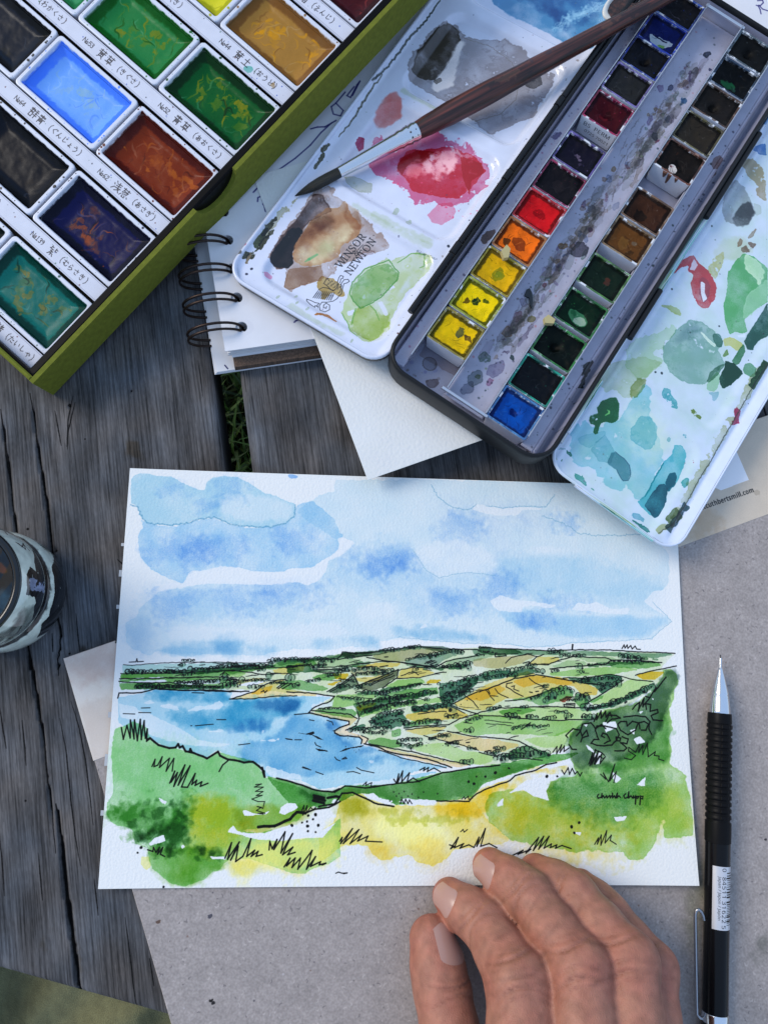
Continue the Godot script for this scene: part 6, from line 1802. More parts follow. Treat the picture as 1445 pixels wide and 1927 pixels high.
func paint_near(c: Canvas) -> void:
	var o := {"a": 0.88, "soft": 0.8, "edge": 0.5, "gran": 0.2, "var": 0.35}
	var leaf := tint(120,186,128); var deep := tint(26,96,42); var moss := tint(150,172,44); var lemon := tint(216,200,70); var gold := tint(216,186,66); var cream := tint(238,226,172); var bottle := tint(72,138,84); var grey_green := tint(84,116,118)
	# middle bank and the dark bank on the right
	c.wash([55.2,110.3,64.3,112.3,72.8,114.9,81.6,115.7,79.5,115.8,83.1,113.6,100.7,113.1,118.5,108.6,129.9,107.4,158.7,102.6,169.4,101.6,165.5,103.9,154.8,106.2,142.2,109.9,133.6,112.6,128.9,117.5,116.6,119,101.7,120.1,98.9,119.3,92.4,116.2,87.8,116.2,82.3,118.8,74.1,121.4,72.4,120.3,67,122,64,119.7,60.9,116.9], tint(92,160,88), o)
	c.wash([74,116.2,85,114,100.7,113.4,120.4,109,145.2,105.3,154.8,105.8,143.2,109.4,133.6,112.1,128.9,117,115.7,118.6,101.7,119.7,96.1,117.1,85.9,115.8,79.5,117.1], tint(90,150,92), {"a": 0.55, "soft": 1.5, "hard": 0.5, "edge": 0.1, "var": 0.5})
	c.wash([202.8,71.3,205.7,70.7,208.5,72.9,208.3,76.7,206.5,78.9,206.3,82.2,204.4,86,205.2,92.4,203.3,96.7,204.8,100.4,202.8,105.7,206.1,107.2,210.5,110.4,208.9,110.6,210.8,120.6,210.3,130.5,199.5,131.4,199.9,123.3,197.6,129.6,195.4,134,191.4,138.4,186.5,138.8,183.8,136.2,175.1,135.7,167.5,136.1,150.4,133.8,142.9,132.1,135.4,125.9,133.6,120.6,135.5,116.1,143.1,114.4,151.7,116.1,156.9,118.6,155.6,113.4,161.4,110.7,168.2,109.8,167.9,107.9,165.8,104.2,165.5,96.9,166.1,94.8,170.7,91.1,175.2,90.5,175.3,87.8,179.9,86.2,185.6,85.1,191.3,83.9,196.6,80.1,202.7,74], tint(150,196,128), {"a": 0.8, "soft": 1.0, "edge": 0.4, "var": 0.5, "gran": 0.25})
	c.wash([203.4,71,208,71.8,208.3,76.7,205.9,79.4,202.5,88.1,197.6,96.7,192.9,100.4,184.8,104.2,174.6,107.3,167.9,107.9,165.8,104.2,165.5,96.9,167.2,94.3,171.8,90.5,176.4,88.4,186.7,85,193.6,82.8,198.4,78.4,202.7,74], grey_green, {"a": 0.85, "soft": 2.0, "hard": 0.4, "edge": 0.3, "var": 0.6})
	c.wash([202.7,86,204.6,93.5,202.6,97.7,204.2,101.4,202.2,105.7,191.4,107.3,181.3,109.4,174.6,107.3,187.2,102.1,197.7,94.6], tint(84,150,88), {"a": 0.8, "soft": 3.0, "hard": 0.2, "edge": 0.0, "var": 0.4})
	c.wash([156.4,118.8,155.6,114.3,163.4,110.7,178,108.9,196.7,107.9,202.4,112.4,197.1,120.6,182.2,126,167.8,123.3], tint(70,142,82), {"a": 0.7, "soft": 6.0, "hard": 0.0, "edge": 0.0, "var": 0.5, "gran": 0.4})
	c.wash([191.5,113.4,207.3,112.4,210.3,129.6,200.5,130.5,196.6,129.6,189.5,137.5,184.8,134.9,187.1,126], tint(196,206,96), {"a": 0.7, "soft": 5.0, "hard": 0.0, "edge": 0.0})
	c.wash([133.6,117,141.2,114.4,154.6,116.1,167.8,123.3,182.3,125.1,186.9,129.6,180.9,135.7,165.6,135.8,148.5,133.4,139.1,129.4,133.5,123.2], tint(216,198,60), {"a": 0.8, "soft": 8.0, "hard": 0.0, "edge": 0.0, "var": 0.4})
	# path and yellow bank
	c.wash([128.9,117.5,133.6,114.4,144.1,110.8,149,108.5,163.5,106,165.9,106.9,158.6,108,148.9,109.8,144.1,111.7,136.4,116.1,135.5,119.7,133.5,124.1,126,125,116.7,124.1,114.8,120.6], tint(220,194,44), {"a": 0.85, "soft": 2.4, "hard": 0.2, "edge": 0.1, "var": 0.5})
	c.wash([82.2,116.2,88.7,116.2,98,120.1,116.6,120.6,129.8,118.8,134.5,125,142.9,132.1,139.1,133.4,131.6,133.8,122.3,135.5,119.5,138.9,114.9,140.6,109.3,139.3,106.5,136.7,102,137.9,97.4,138.9,93.7,137,91.8,133.6,83.6,133.1,74.7,139.5,74.4,129.2,79.7,125.8], tint(236,216,132), {"a": 0.8, "soft": 1.1, "edge": 0.4, "var": 0.6})
	c.wash([93.5,124.1,101.8,122.8,115.7,125,122.3,128.5,118.5,136.3,109.3,135.4,98.2,131.9,92.6,128.4], cream, {"a": 0.8, "soft": 5.0, "hard": 0.0, "edge": 0.0, "body": 0.8})
	c.wash([109.3,133.7,120.4,133.7,119.5,138.9,114.9,140.8,109.3,139.3,107,136.7], gold, {"a": 0.4, "soft": 4.0, "hard": 0.0, "edge": 0.0})
	c.wash([92.7,134,100.1,134.1,102,137.9,97.4,138.9,93.7,137], gold, {"a": 0.6, "soft": 3.5, "hard": 0.0, "edge": 0.0})
	c.wash([82.3,117.1,87.8,116.2,92.5,119.7,90.7,124.1,84.3,124.1,79.6,121.4], tint(150,160,20), {"a": 0.85, "soft": 4.0, "hard": 0.05, "edge": 0.0})
	c.wash([96.2,121.9,104.5,122.8,112.9,124.1,131.7,123.2,133.5,124.1,120.4,126,104.6,126.3,97.2,124.5], tint(160,178,60), {"a": 0.5, "soft": 3.0, "hard": 0.1, "edge": 0.3, "wob": 3.0})
	# the big green corner on the left
	c.wash([0.9,103.3,2.6,114.1,2.7,116.6,1,119.2,1,123.1,2.3,125.3,4.7,126.7,8.8,127.6,10,128.1,12.6,132.6,15.5,133.4,16.4,138.1,17.7,140.9,21.3,143.6,24.3,145.8,28.4,146.7,32.9,145.3,35.2,144.8,37.9,142.1,40.2,141.8,41.9,139.4,43.5,138.3,49.9,137.7,62.4,141.7,64.8,142.8,70.1,142.9,73,141.2,78.3,139.6,82.1,137.3,81.8,124.3,75.1,131.1,64.4,131.7,57.8,128.3,54.3,129.4,46,128.8,67.1,125.4,69.4,122,72.4,120.3,74.7,118.6,66.7,114,54.6,110.6,51.4,105.4,38.8,102.5,37.6,102.1,34,104.4,24.5,101.2,18,100.6,14.2,98.1,12.5,94,7.8,91.8,5.1,93.4,1.7,94.1], tint(142,200,150), {"a": 0.9, "soft": 0.8, "edge": 0.45, "var": 0.4, "gran": 0.2})
	c.wash([29,118,40.7,116.9,49.2,122.6,55.3,127.1,47.2,129.9,45.7,134.9,38.3,137.1,30,134.9,28.3,125.9], tint(216,200,66), {"a": 0.9, "soft": 6.0, "hard": 0.0, "edge": 0.0, "var": 0.4})
	c.wash([43,138.3,47.4,133.8,52,131.6,64.4,131.9,75.1,131.7,81.8,127.2,82.1,137.3,73,141.8,66.6,143.1,55.9,140.5,49,143.5,43.7,142.1], tint(238,218,134), {"a": 0.85, "soft": 3.5, "hard": 0.1, "edge": 0.1, "body": 0.7})
	c.wash([44.5,121.4,55.1,120.3,64.6,120.3,72.4,120.9,70.1,124.3,64.2,127.1,55.4,129.4,48.4,129.1,45.9,127.7], moss, {"a": 0.75, "soft": 3.0, "hard": 0.1, "edge": 0.0})
	c.wash([43.5,138.3,50,138,56.5,140.5,52.5,143.6,49,143.5,44.3,142.1], tint(206,210,122), {"a": 0.6, "soft": 2.6, "hard": 0.1, "edge": 0.1})
	c.wash([62.9,139.5,70.1,142.3,67.8,143.1,64.2,142.3], gold, {"a": 0.5, "soft": 3.0, "hard": 0.0, "edge": 0.0})
	c.wash([16.2,134.8,21.9,134,29.9,133.7,39.3,135.5,43.5,138.3,40.8,141.6,37.9,142.1,35.2,144.8,28.4,146.7,23.2,145.3,17.7,140.3], tint(108,164,60), {"a": 0.8, "soft": 2.6, "hard": 0.15, "edge": 0.2, "var": 0.6})
	c.wash([1.9,119.7,8.8,120.3,15.6,118.6,21.1,121.4,24.3,118,29,117.5,28.9,130.4,26.5,134.8,21.9,134.8,16,132.6,11.1,128.1,4.1,126.4,1.5,123.1], tint(70,140,64), {"a": 0.85, "soft": 3.6, "hard": 0.15, "edge": 0.0, "var": 0.6, "wob": 2.0})
	c.wash([1.6,101,18.5,99.8,42.4,104.3,53.4,109.4,49,117.5,28.9,116.9,15.6,118,2.8,116.9], tint(150,208,172), {"a": 0.5, "soft": 7.0, "hard": 0.0, "edge": 0.0, "var": 0.6})
	for i in 46:      # blooms where the dark green crept into wet paint
		var q := Vector2(c.rng.randf_range(210,560), c.rng.randf_range(265,520))
		var e := Vector2(c.rng.randf_range(360,720), c.rng.randf_range(545,610))
		var s := q if i % 3 else e
		var x := 0.0; var z := 0.0
		var o1 := [-4.6,103.3]; var o2 := [54.3,103]; var o3 := [-2.4,131.4]
		x = o1[0] + (o2[0] - o1[0]) * s.x / 1000.0 + (o3[0] - o1[0]) * s.y / 500.0
		z = o1[1] + (o2[1] - o1[1]) * s.x / 1000.0 + (o3[1] - o1[1]) * s.y / 500.0
		c.blob(x, z, c.rng.randf_range(0.6,2.6), c.rng.randf_range(0.5,1.6), deep, {"a": 0.42, "soft": 1.3, "hard": 0.3, "edge": 0.0, "wob": 3.2, "var": 0.8}, c.rng.randf_range(-60,60))
	c.wash([14.5,127.6,24.8,125.9,28.4,127.1,27.6,133.7,21.8,133.7,16.6,132], deep, {"a": 0.6, "soft": 3.0, "hard": 0.1, "edge": 0.0, "wob": 2.0})
	c.wash([65.5,112.9,72.2,115.7,77.7,116.9,74.7,119.7,72.3,119.7,69.3,117.5], tint(40,110,60), {"a": 0.7, "soft": 2.0, "hard": 0.2, "edge": 0.0})
	c.wash([9.7,128.1,12.7,132.6,15.5,133.7,14.4,134.2,11.4,132.6,10.2,130.3], tint(150,200,150), {"a": 0.7, "soft": 0.7})
	c.wash([13.7,137,16.3,137,17.1,140.3,15.5,141.4,13.6,139.2], tint(226,226,160), {"a": 0.7, "soft": 0.8})
	# paper left bare
	for q in [[18.2,117.6,19.7,118.3,21.2,118.9,20.7,119.9,19.2,119.3], [15.9,132.9,17.6,130.9,20.7,129.9,21.7,132,18.9,132.9,16.7,133.6], [26.8,133.7,27.6,133.1,28.2,133.9,27.4,134.5], [47.3,122,48.6,121.7,51,122.9,54.6,122.9,56.9,122,55.8,123.2,51.7,123.6,48.1,123.9], [60.2,122.9,60.7,120.9,62.8,119.4,65.7,119.5,66.7,120.9,65.8,121.7,62.3,123.2], [36.8,137.1,42.9,137,42.4,138.1,37.7,138], [42.5,129.1,44.4,126.8,46,128.8,49.6,129.5,55.4,129.4,64.2,126.7,66.6,126.9,67.2,128.3,73.2,129.7,80.3,126,75.7,131.1,69.7,131.1,61.5,132.2,53.2,131.6,46.1,129.9], [78.5,119.3,79.5,118,81.3,118.6,80.2,119.9],
			[89.8,116.6,93.3,116,96.1,117.9,100.3,118.8,98.9,120.1,94.3,118.8,91.5,118.1], [102.6,119,104.5,117.8,109.1,118.1,116.6,118.6,115.7,119.7,107.3,120.1], [142.6,116.1,148.9,111.7,158.6,109.4,164.4,108.9,158.5,112.1,156.5,115.2,157.4,118.6,151.7,117,147.9,114.8], [138.3,119.7,140.7,117.5,140.4,120.2,138.3,120.8], [165.7,129.5,169.1,129.3,168.6,130.6,166.7,129.9], [181.3,124.2,186.2,123.8,185.1,125.6,182.2,125.6], [190.1,113.2,193.8,110.2,193.3,113.4], [181.4,108.4,184.8,110.8,182.7,112.3,181.6,110.7], [133.6,112.8,142.2,110,155.7,106.9,165.5,103.8,166.9,105.8,154.7,107.6,143.2,110.8,135.5,113.5],
			[178.6,91,183.7,90.4,183.9,92.6,179.6,94.4], [190.2,96.8,192.5,95.7,194.7,97.8,191.2,98.6], [171.6,98.5,174.3,100.5,175.4,102.1,172.6,100.5], [192.6,86.9,194.3,86.6,193.1,87.8], [188.6,93.6,190.9,93,190.3,95.2], [170.7,91.6,172.9,91,172.3,92.6], [174.8,102.1,177.6,101.6,176.9,105.8,175.2,105.8], [197.7,81.7,198.8,82,198.1,82.7]]:
		c.wash(q, Color(0.90,0.905,0.905), {"a": 1.0, "soft": 0.4, "edge": 0.0, "body": 1.0, "var": 0.0, "gran": 0.0, "wob": 1.4})

func ink_land(c: Canvas) -> void:
	var k := Color(0.05,0.055,0.075)
	c.rng.seed = 44
	for q in [[0.3, [2.9,72.2,5.9,72.3,10.6,71.9,19.9,71.2,37.8,70.8,41.6,71,48.3,71,55,70.7]], [0.4, [4.9,71.2,7.2,71.1,7.4,70.1,7.7,71.1,9.8,70.9]], [0.4, [2.2,75.4,10.8,75.2,24.8,74.6,38.9,73.9,53.2,72.6,64.9,72.1]], [0.5, [1.9,77.1,10.9,77,19.3,76.6,37.1,76,40,76.2,43.8,77.1]], [0.45, [1.7,78.1,11,78.4,19.4,78.2,23.2,78.8]], [0.45, [37.1,75.3,38.9,73.9,42.7,73.8,48.5,74.4,53.3,75.1,59,74.5]], [0.55, [1.9,83.8,2.2,82,9.9,81.9,14.9,80.5,17.7,80.7,29.9,80.9,42.1,81.2,47.8,81]], [0.5, [15.8,80.3,22.8,81,32.7,80.7,43.1,81]], [0.5, [41.3,83.7,46,82.2,49.7,81.2,52.9,78.9,57.6,76.9,60,76.7,61.5,77.1]], [0.45, [40.8,83.8,48.9,83.6,57.4,82.6,65,82.4]],
			[0.5, [60.9,69.5,72,69.1,79.3,69,80.7,67.8,81.2,66.4,86.1,67,92,66.4,98.8,65.6,109.7,64,118.7,64.8,131.7,64.9]], [0.5, [61,72.1,69.7,71.1,70.7,73,78.4,72.9,83.8,73.5]], [0.4, [70.7,72.5,78.4,71.9,88.1,70.6,95,69.8,101.9,69.9,107.8,70.8,115.7,71.8]], [0.5, [90,68.2,95.9,69.3,104.3,70.1,109.8,70.8,116.2,71.4,119.7,69.4,123.7,68.4,131.7,67]], [0.4, [79.3,69.3,88.1,67.9,92,67.6]], [0.5, [84.8,74.2,86.3,76.1,87.3,78.5]], [0.45, [75.8,80.9,81.5,77.6,85.3,74.9]], [0.4, [77.2,80.9,82.4,77.6,84.8,76.1]], [0.5, [87.6,78.4,92.2,76.5,97,74.5,101.9,72.5,101.4,75.4,96.1,79.3]], [0.4, [92.2,77.4,97,75.5,99.9,74]], [0.4, [91.2,78.4,96.1,76.4,100.4,74.7]], [0.4, [101.9,72.8,107.8,71.5,113.7,72.1]], [0.4, [102.9,74.9,105.8,73.7,107.8,73.4,109.3,74.4]], [0.4, [101.4,75.8,109.8,75.3,115.7,73.8,119.7,73.3]],
			[0.55, [61.4,81.1,69,81.3,73.4,81.9,78.7,82.4,77.3,84.2,73,85.7,70.7,86.9,69.5,88.3]], [0.6, [69.5,88.3,77.5,90.1,84,91.3,84.3,92.3,80.9,93.5,78.9,94.5,79.1,95.4,81,96.2,88,96.7,89.1,97.7,88.7,99]], [0.5, [70.7,87.6,76,88,84.7,88.8,87.1,90.2]], [0.45, [64.3,89,66.9,88.9,70.2,88.5]], [0.6, [89.7,99,95,100.2,98.4,101.8,105.2,102.9,113.9,104.5,121.7,107.2]], [0.5, [91.6,99,98.4,100.4,108.1,101.9,118.8,104.4,128.5,106.3]], [0.4, [95,101.1,103.2,103.8,112,105.6,119.7,107.3]], [0.5, [82.9,94.4,86.7,92.6,87.8,90.2,87,87.9]], [0.45, [88.7,96.3,91.1,97.2,90.2,99]],
			[0.5, [104.1,93.4,112.9,92.5,120.7,92.1,124.6,89.9,131.6,88]], [0.4, [104.6,94.1,112.4,93.1,119.7,92.8]], [0.5, [121.2,85.2,126.1,86.8,131.6,88.2]], [0.4, [121.7,85.7,126.6,88]], [0.5, [120.2,94.4,125.6,95.5,131.5,96.4]], [0.4, [111.4,96.1,117.3,97.5,123.6,98.8,131.5,101.1]], [0.5, [131.6,80.3,126.6,82.3,121.7,85]], [0.4, [109.4,88.4,114.8,87.6,119.7,87.4]], [0.5, [119.2,89.4,123.7,88]], [0.4, [126.6,81.8,129.6,83.7,131.6,86.1]],
			[0.5, [132,64.1,145.4,64.5,157.8,64.8,171.5,64.3,181.2,64.2,194.5,64.7,207.8,65.1]], [0.6, [167.6,64.2,167.8,62.4]], [0.6, [167.8,64.2,168,62.4]], [0.5, [138.1,66.5,142,66.2,142.3,67,138.1,67.3,138,66.5]], [0.5, [152.1,70.1,158.3,70,163.4,68,168,66.9,180.5,67.2,182.8,68]], [0.55, [158.8,71.6,165.6,70.8,172.5,70.2,180.5,69.4,182.8,68,192,67.9,202.4,68.6]], [0.4, [142,69.7,144.2,67.5,150.5,66.3,154.4,67.1]], [0.45, [150.4,70.4,153.8,67.3,156.7,66.2]], [0.55, [131.9,80.3,138,78.1,145.3,75.3,153.7,73.8,158.2,74.3,163.2,75.3,170,76.3,179,77.3]], [0.45, [163.8,74.8,172.3,74.7,182.6,73.2,190.6,75,198.6,75.7]], [0.5, [191.8,73.4,197.6,71.9,208.1,69.8]], [0.45, [141.8,83.4,148.5,82.8,155.2,80.8,159.8,78.9]], [0.5, [173.2,83.6,180.1,79.7,187.1,75.3]], [0.5, [131.8,87.7,140.1,86,148.4,85.7,157.4,85.3,164.1,85.5,172,85.7,182.2,84.6]], [0.5, [131.8,88.7,139.5,88.9,148.4,89.8,161.7,90.2,175.2,89.7]], [0.3, [134,90.3,138.4,90.8,144.7,91.4]], [0.3, [134.5,91.6,138.9,91.8,143.9,92.3]], [0.5, [131.8,96.2,139.4,96.8,146.6,97.8,149.3,99.1,152.6,100.7,155.3,102.2]], [0.45, [131.7,101.8,136.1,102.8,141.6,103.3,149.8,103.8,155.3,104.5]], [0.5, [164.7,84.2,168.1,84.1,168,85.5,164.1,85.3,163.8,84.5,167.5,84.7]],
			[0.4, [134.6,79.4,136.3,81.8,137.6,83.3]], [0.4, [135.2,79.3,136,80.8]], [0.4, [138,79.1,139.1,80.7,142.9,82.3]], [0.45, [144.4,76.8,142.4,77.2,142.1,78.3,145.2,80.1,148.5,81.7]], [0.4, [150.9,75,153.1,76.8,156.7,78]], [0.4, [144.2,78.3,145.2,78,144.9,79.1,146.9,79.8]]]:
		c.ink(wiggle(q[1], 1.2,0.12, c.rng.randi() % 999), q[0] * 0.8, k)
	# bushes and hedgerows
	for q in [[1.3, [3.8,74.6,19.1,74.1,24.8,74.3]], [1.2, [26.1,73.3,32.3,73.4,38.8,72.2,43.6,72.4,47.9,72.3,55.5,71.5]], [1.2, [54.5,71.1,57.8,69.8,64.6,69.1]], [1.0, [21.3,78.1,26.9,78.2,29.7,77.7,37.2,77.4]], [1.0, [37.3,78.6,40.1,79,43.4,79]], [0.9, [44.8,77.5,48.6,77,55.2,76.7]], [1.0, [15.3,79.3,21.3,79.5,29.8,79.6,38.3,79.7]], [1.1, [7.4,80.1,12.5,79.3,15.8,80.2]],
			[1.1, [71.1,68.9,75.4,69.1]], [1.2, [94.4,65.9,102.3,65.1]], [1.1, [103.8,64.6,109.7,64.2]], [1.2, [104.8,69.1,109.7,67.6,116.7,66.8,121.7,65.3,126.2,65.9]], [1.2, [117.2,71.4,124.7,70.5,129.7,69.7]], [1.0, [84.8,73.3,88.2,72.3,92.1,72.2,97,73.1]], [1.0, [86.3,74.4,92.1,73.9,97,74]], [1.4, [86.9,81.1,92.2,80.8,96.1,81.2,104.9,79,110.3,77.7]], [1.4, [86.5,85.5,92.3,84.1,100.1,82.6,109.8,81.3,116.2,80.5]], [1.4, [88.5,88.3,93.3,86.4,103,84.7,107.9,83.7]], [1.3, [107.4,86.8,112.8,85.8,121.2,85.2]], [1.3, [104.6,92.2,109.9,91.4,114.8,90.7,117.8,91.1]], [1.4, [91.5,91.6,95.3,89.2,100.1,88.2,104,87.7]], [1.4, [92.5,92.5,97.3,91.5,103.1,90.6,106,92.4]], [1.4, [117.2,79.5,121.2,77.6,126.2,76.1,131.6,74.6]], [1.3, [117.7,82.9,122.2,80.9,124.7,79,128.6,77.5]], [1.3, [117.7,83.8,121.2,83.8,124.7,81.8,129.6,79.4]], [1.0, [83.8,94.4,88.6,93.9,95.4,93.4,99.2,93.4]], [1.0, [88.6,94.9,93.5,95.3,98.3,94.8]], [1.0, [102.2,98,107,97.1,110.5,97.5]], [1.1, [102.2,99,107.1,99.9,111,98.9]], [1.0, [112.9,97.3,115.8,97]], [1.0, [119.7,98.9,124.1,98.4]], [1.1, [125.1,105.3,129.5,104.9]], [1.0, [79.7,82.6,84.5,83.2]], [0.9, [73.1,87.1,77.9,86.6,82.7,87]], [1.0, [127.6,100.2,131,100.7]],
			[1.5, [131.9,74.4,138,72.7,140.8,72.1,145.3,72.1,150.4,70.9,156.5,72.5]], [1.4, [133,75.2,140.2,74.3,146.4,73.7]], [1.1, [132,64.1,136.4,64.3]], [1.1, [158.4,64.8,161.2,64.7]], [1.1, [185.7,66.3,190.3,66.5,193.8,67.3]], [1.0, [165.7,66.9,172.6,66.2]], [1.5, [167.7,76.1,174.6,74.9,182.6,74.6,186.5,75.3]], [1.5, [177.8,79.2,181.3,77.6,185.9,76.4]], [1.5, [176.8,77.3,182.5,76.7]], [1.6, [151.3,82.7,156.4,80.5,160.9,78.9,165.4,78.3,167.6,79.9]], [1.5, [156.3,83.7,159.7,81,164.2,79.9]], [1.5, [168.7,80.9,173.2,81.4,172.6,84.1]], [1.5, [170.3,85.2,176.5,85.4,182.2,84,188,81.8,193.8,79,198.5,77.4]], [1.5, [181.1,84,185.7,82.4,191.5,80.1,196.1,78.5]], [1.2, [135.1,86.6,140.1,85.5]], [1.1, [147.3,85.7,150.1,85.4]], [1.1, [141.7,88.4,146.2,88.4]], [1.2, [150.1,88.8,153.9,89.1]], [1.1, [155.6,89.6,160.6,89.1]], [1.1, [164,88.7,167.4,88.4]], [1.3, [170.7,88.9,175.8,88.6]], [1.6, [137.2,103.8,141.6,102.8,147.1,100.7,150.4,100.1]], [1.6, [139.9,104.4,147.1,102.8,153.7,101.7,158.1,102.2]], [1.3, [133.9,101.8,138.3,102.3]]]:
		c.loops(q[1], q[0] * 0.85,0.27, k, true)
	var o0 := Vector2(60.5,57.8); var ox := (Vector2(109.7,56.9) - o0) / 1000.0; var oz := (Vector2(62.3,104.7) - o0) / 1000.0
	for i in 230:      # furrows, walls, scribbled trees over the whole country
		var sx := c.rng.randf_range(-900,2250)
		var lowest := lerpf(480,1000, clampf((sx - 350.0) / 900.0,0.0,1.0)) if sx > 350.0 else 460.0
		if sx > 1900: lowest = 700.0
		var sy := c.rng.randf_range(250.0 if sx < 400 else 190.0, lowest)
		var p := o0 + ox * sx + oz * sy
		var l := c.rng.randf_range(1.2,6.0)
		var tilt := c.rng.randf_range(-0.28,0.12)
		if i % 3 == 0: c.loops([p.x, p.y, p.x + l, p.y + l * tilt], c.rng.randf_range(0.6,1.1), 0.22, k, true)
		else: c.ink(wiggle([p.x, p.y, p.x + l * 0.5, p.y + l * tilt * 0.7, p.x + l, p.y + l * tilt], 0.8,0.1, i), c.rng.randf_range(0.16,0.36), k, 0.9,0.5)
	# dark hedge shadows dabbed with the pen
	for q in [[4.2,74.9,24.8,74.5], [37.9,72.5,55,71.8], [61,72.1,69.2,71.6], [95.2,80.7,109.8,77.7], [87.5,88.8,95.2,85.9], [95.2,85.5,107.9,83.4], [86.5,84.8,104.9,82], [118.2,71.6,126.7,70.8], [173.6,69.9,181.6,69.2], [182.8,68.4,199.5,68.6], [132,65.5,138.7,65.9], [187.4,67,195.5,67.3], [107.9,87.2,119.7,85.7], [8.3,80.1,23.2,79.8], [173.1,86.2,187.9,83.2]]:
		var d: Array = wiggle(q, 0.7,0.3, int(q[0] * 10))
		for i in d.size() / 2:
			c.dot(d[2 * i], d[2 * i + 1], c.rng.randf_range(0.15,0.42), k, 0.8)
	# strokes on the water, rocks
	for q in [[10.2,87.2,13.2,87.1], [4.1,89.2,8.1,89.3], [9.4,88.8,13.6,88.8], [36.8,91,40,91], [29.4,93.2,32.4,92.9,35.7,92.6], [27.8,93.2,28.2,93.2], [44.9,99.7,48.9,99.2], [61.5,97.4,63.7,97.7], [62,97.6,63.9,97.8], [64.8,97.8,67.2,97.8], [72,98.7,72.5,99.6,74.2,100.3], [69.8,90.8,71.5,91.1], [76.1,90.9,78,91.5,78.4,92.5], [67.8,107.4,70.9,108.2], [87.2,107.3,88.9,108.2,93.5,109.1], [83.7,108.9,86.1,108.7,88.5,109.4], [79.3,103.7,80,104.6,81.2,105], [81.9,104.4,83.1,103.7,83.6,104.2,82.2,104.4], [68,107.1,70.2,107.9], [72.6,108.8,75.3,109.7], [27.6,81.7,31.8,81.8]]:
		c.ink(q, 0.3, k)
	for q in [[65.2,95.3,68.6,95.7,71.4,94.8,71.9,95.5,71,96,72.9,96.6,75.1,97.8,73.1,97.5,71,96.2,67.1,95.7], [72.1,100.7,76.4,101.4,76.8,101.8,73.5,101.7], [80.9,101.9,83,100.7,85.9,100.2,89.7,99.5,88.8,100.2,84.9,100.7,82.6,101.6]]:
		c.wash(q, k, {"a": 0.95, "soft": 0.2, "edge": 0.0, "body": 1.0, "wob": 1.0})
	for i in 70:
		var q := [60.5,57.8]; var e := [131.7,110.1]
		c.dot(lerpf(q[0], e[0], c.rng.randf_range(0.25,1.0)), lerpf(q[1], e[1], c.rng.randf_range(0.35,0.9)), c.rng.randf_range(0.08,0.2), k, 0.8)
	for q in [[187,63.6,187.9,62.2,188.2,63.4,189.1,62.2,189.3,63.5,190.5,62.4,191,63.7,192.2,62.6,192.8,63.7,194.2,63.8], [147.6,93.6,148.9,92.8,151.1,91.2,149.4,92.2], [151,80.1,152,80.3], [153.3,79.9,154.4,79.8], [148.7,69.6,151,69,151.2,69.7]]:
		c.ink(q, 0.4, k)
	for q in [[111.7,70.2,114.2,69], [112.7,70.2,115.2,69.2], [113.7,70.5,116,69.6], [89.1,72,92.1,71.5], [95,71.7,97.9,71.2], [96.7,68.1,97.9,68], [127.1,98.4,128.3,98.3], [57.7,79.7,60.1,77.8], [58.2,80,61.5,77.8], [59.7,80,62.9,78], [52.1,81.2,53,80.7,53.5,81.4,54.2,80.7]]:
		c.ink(q, 0.4, k)

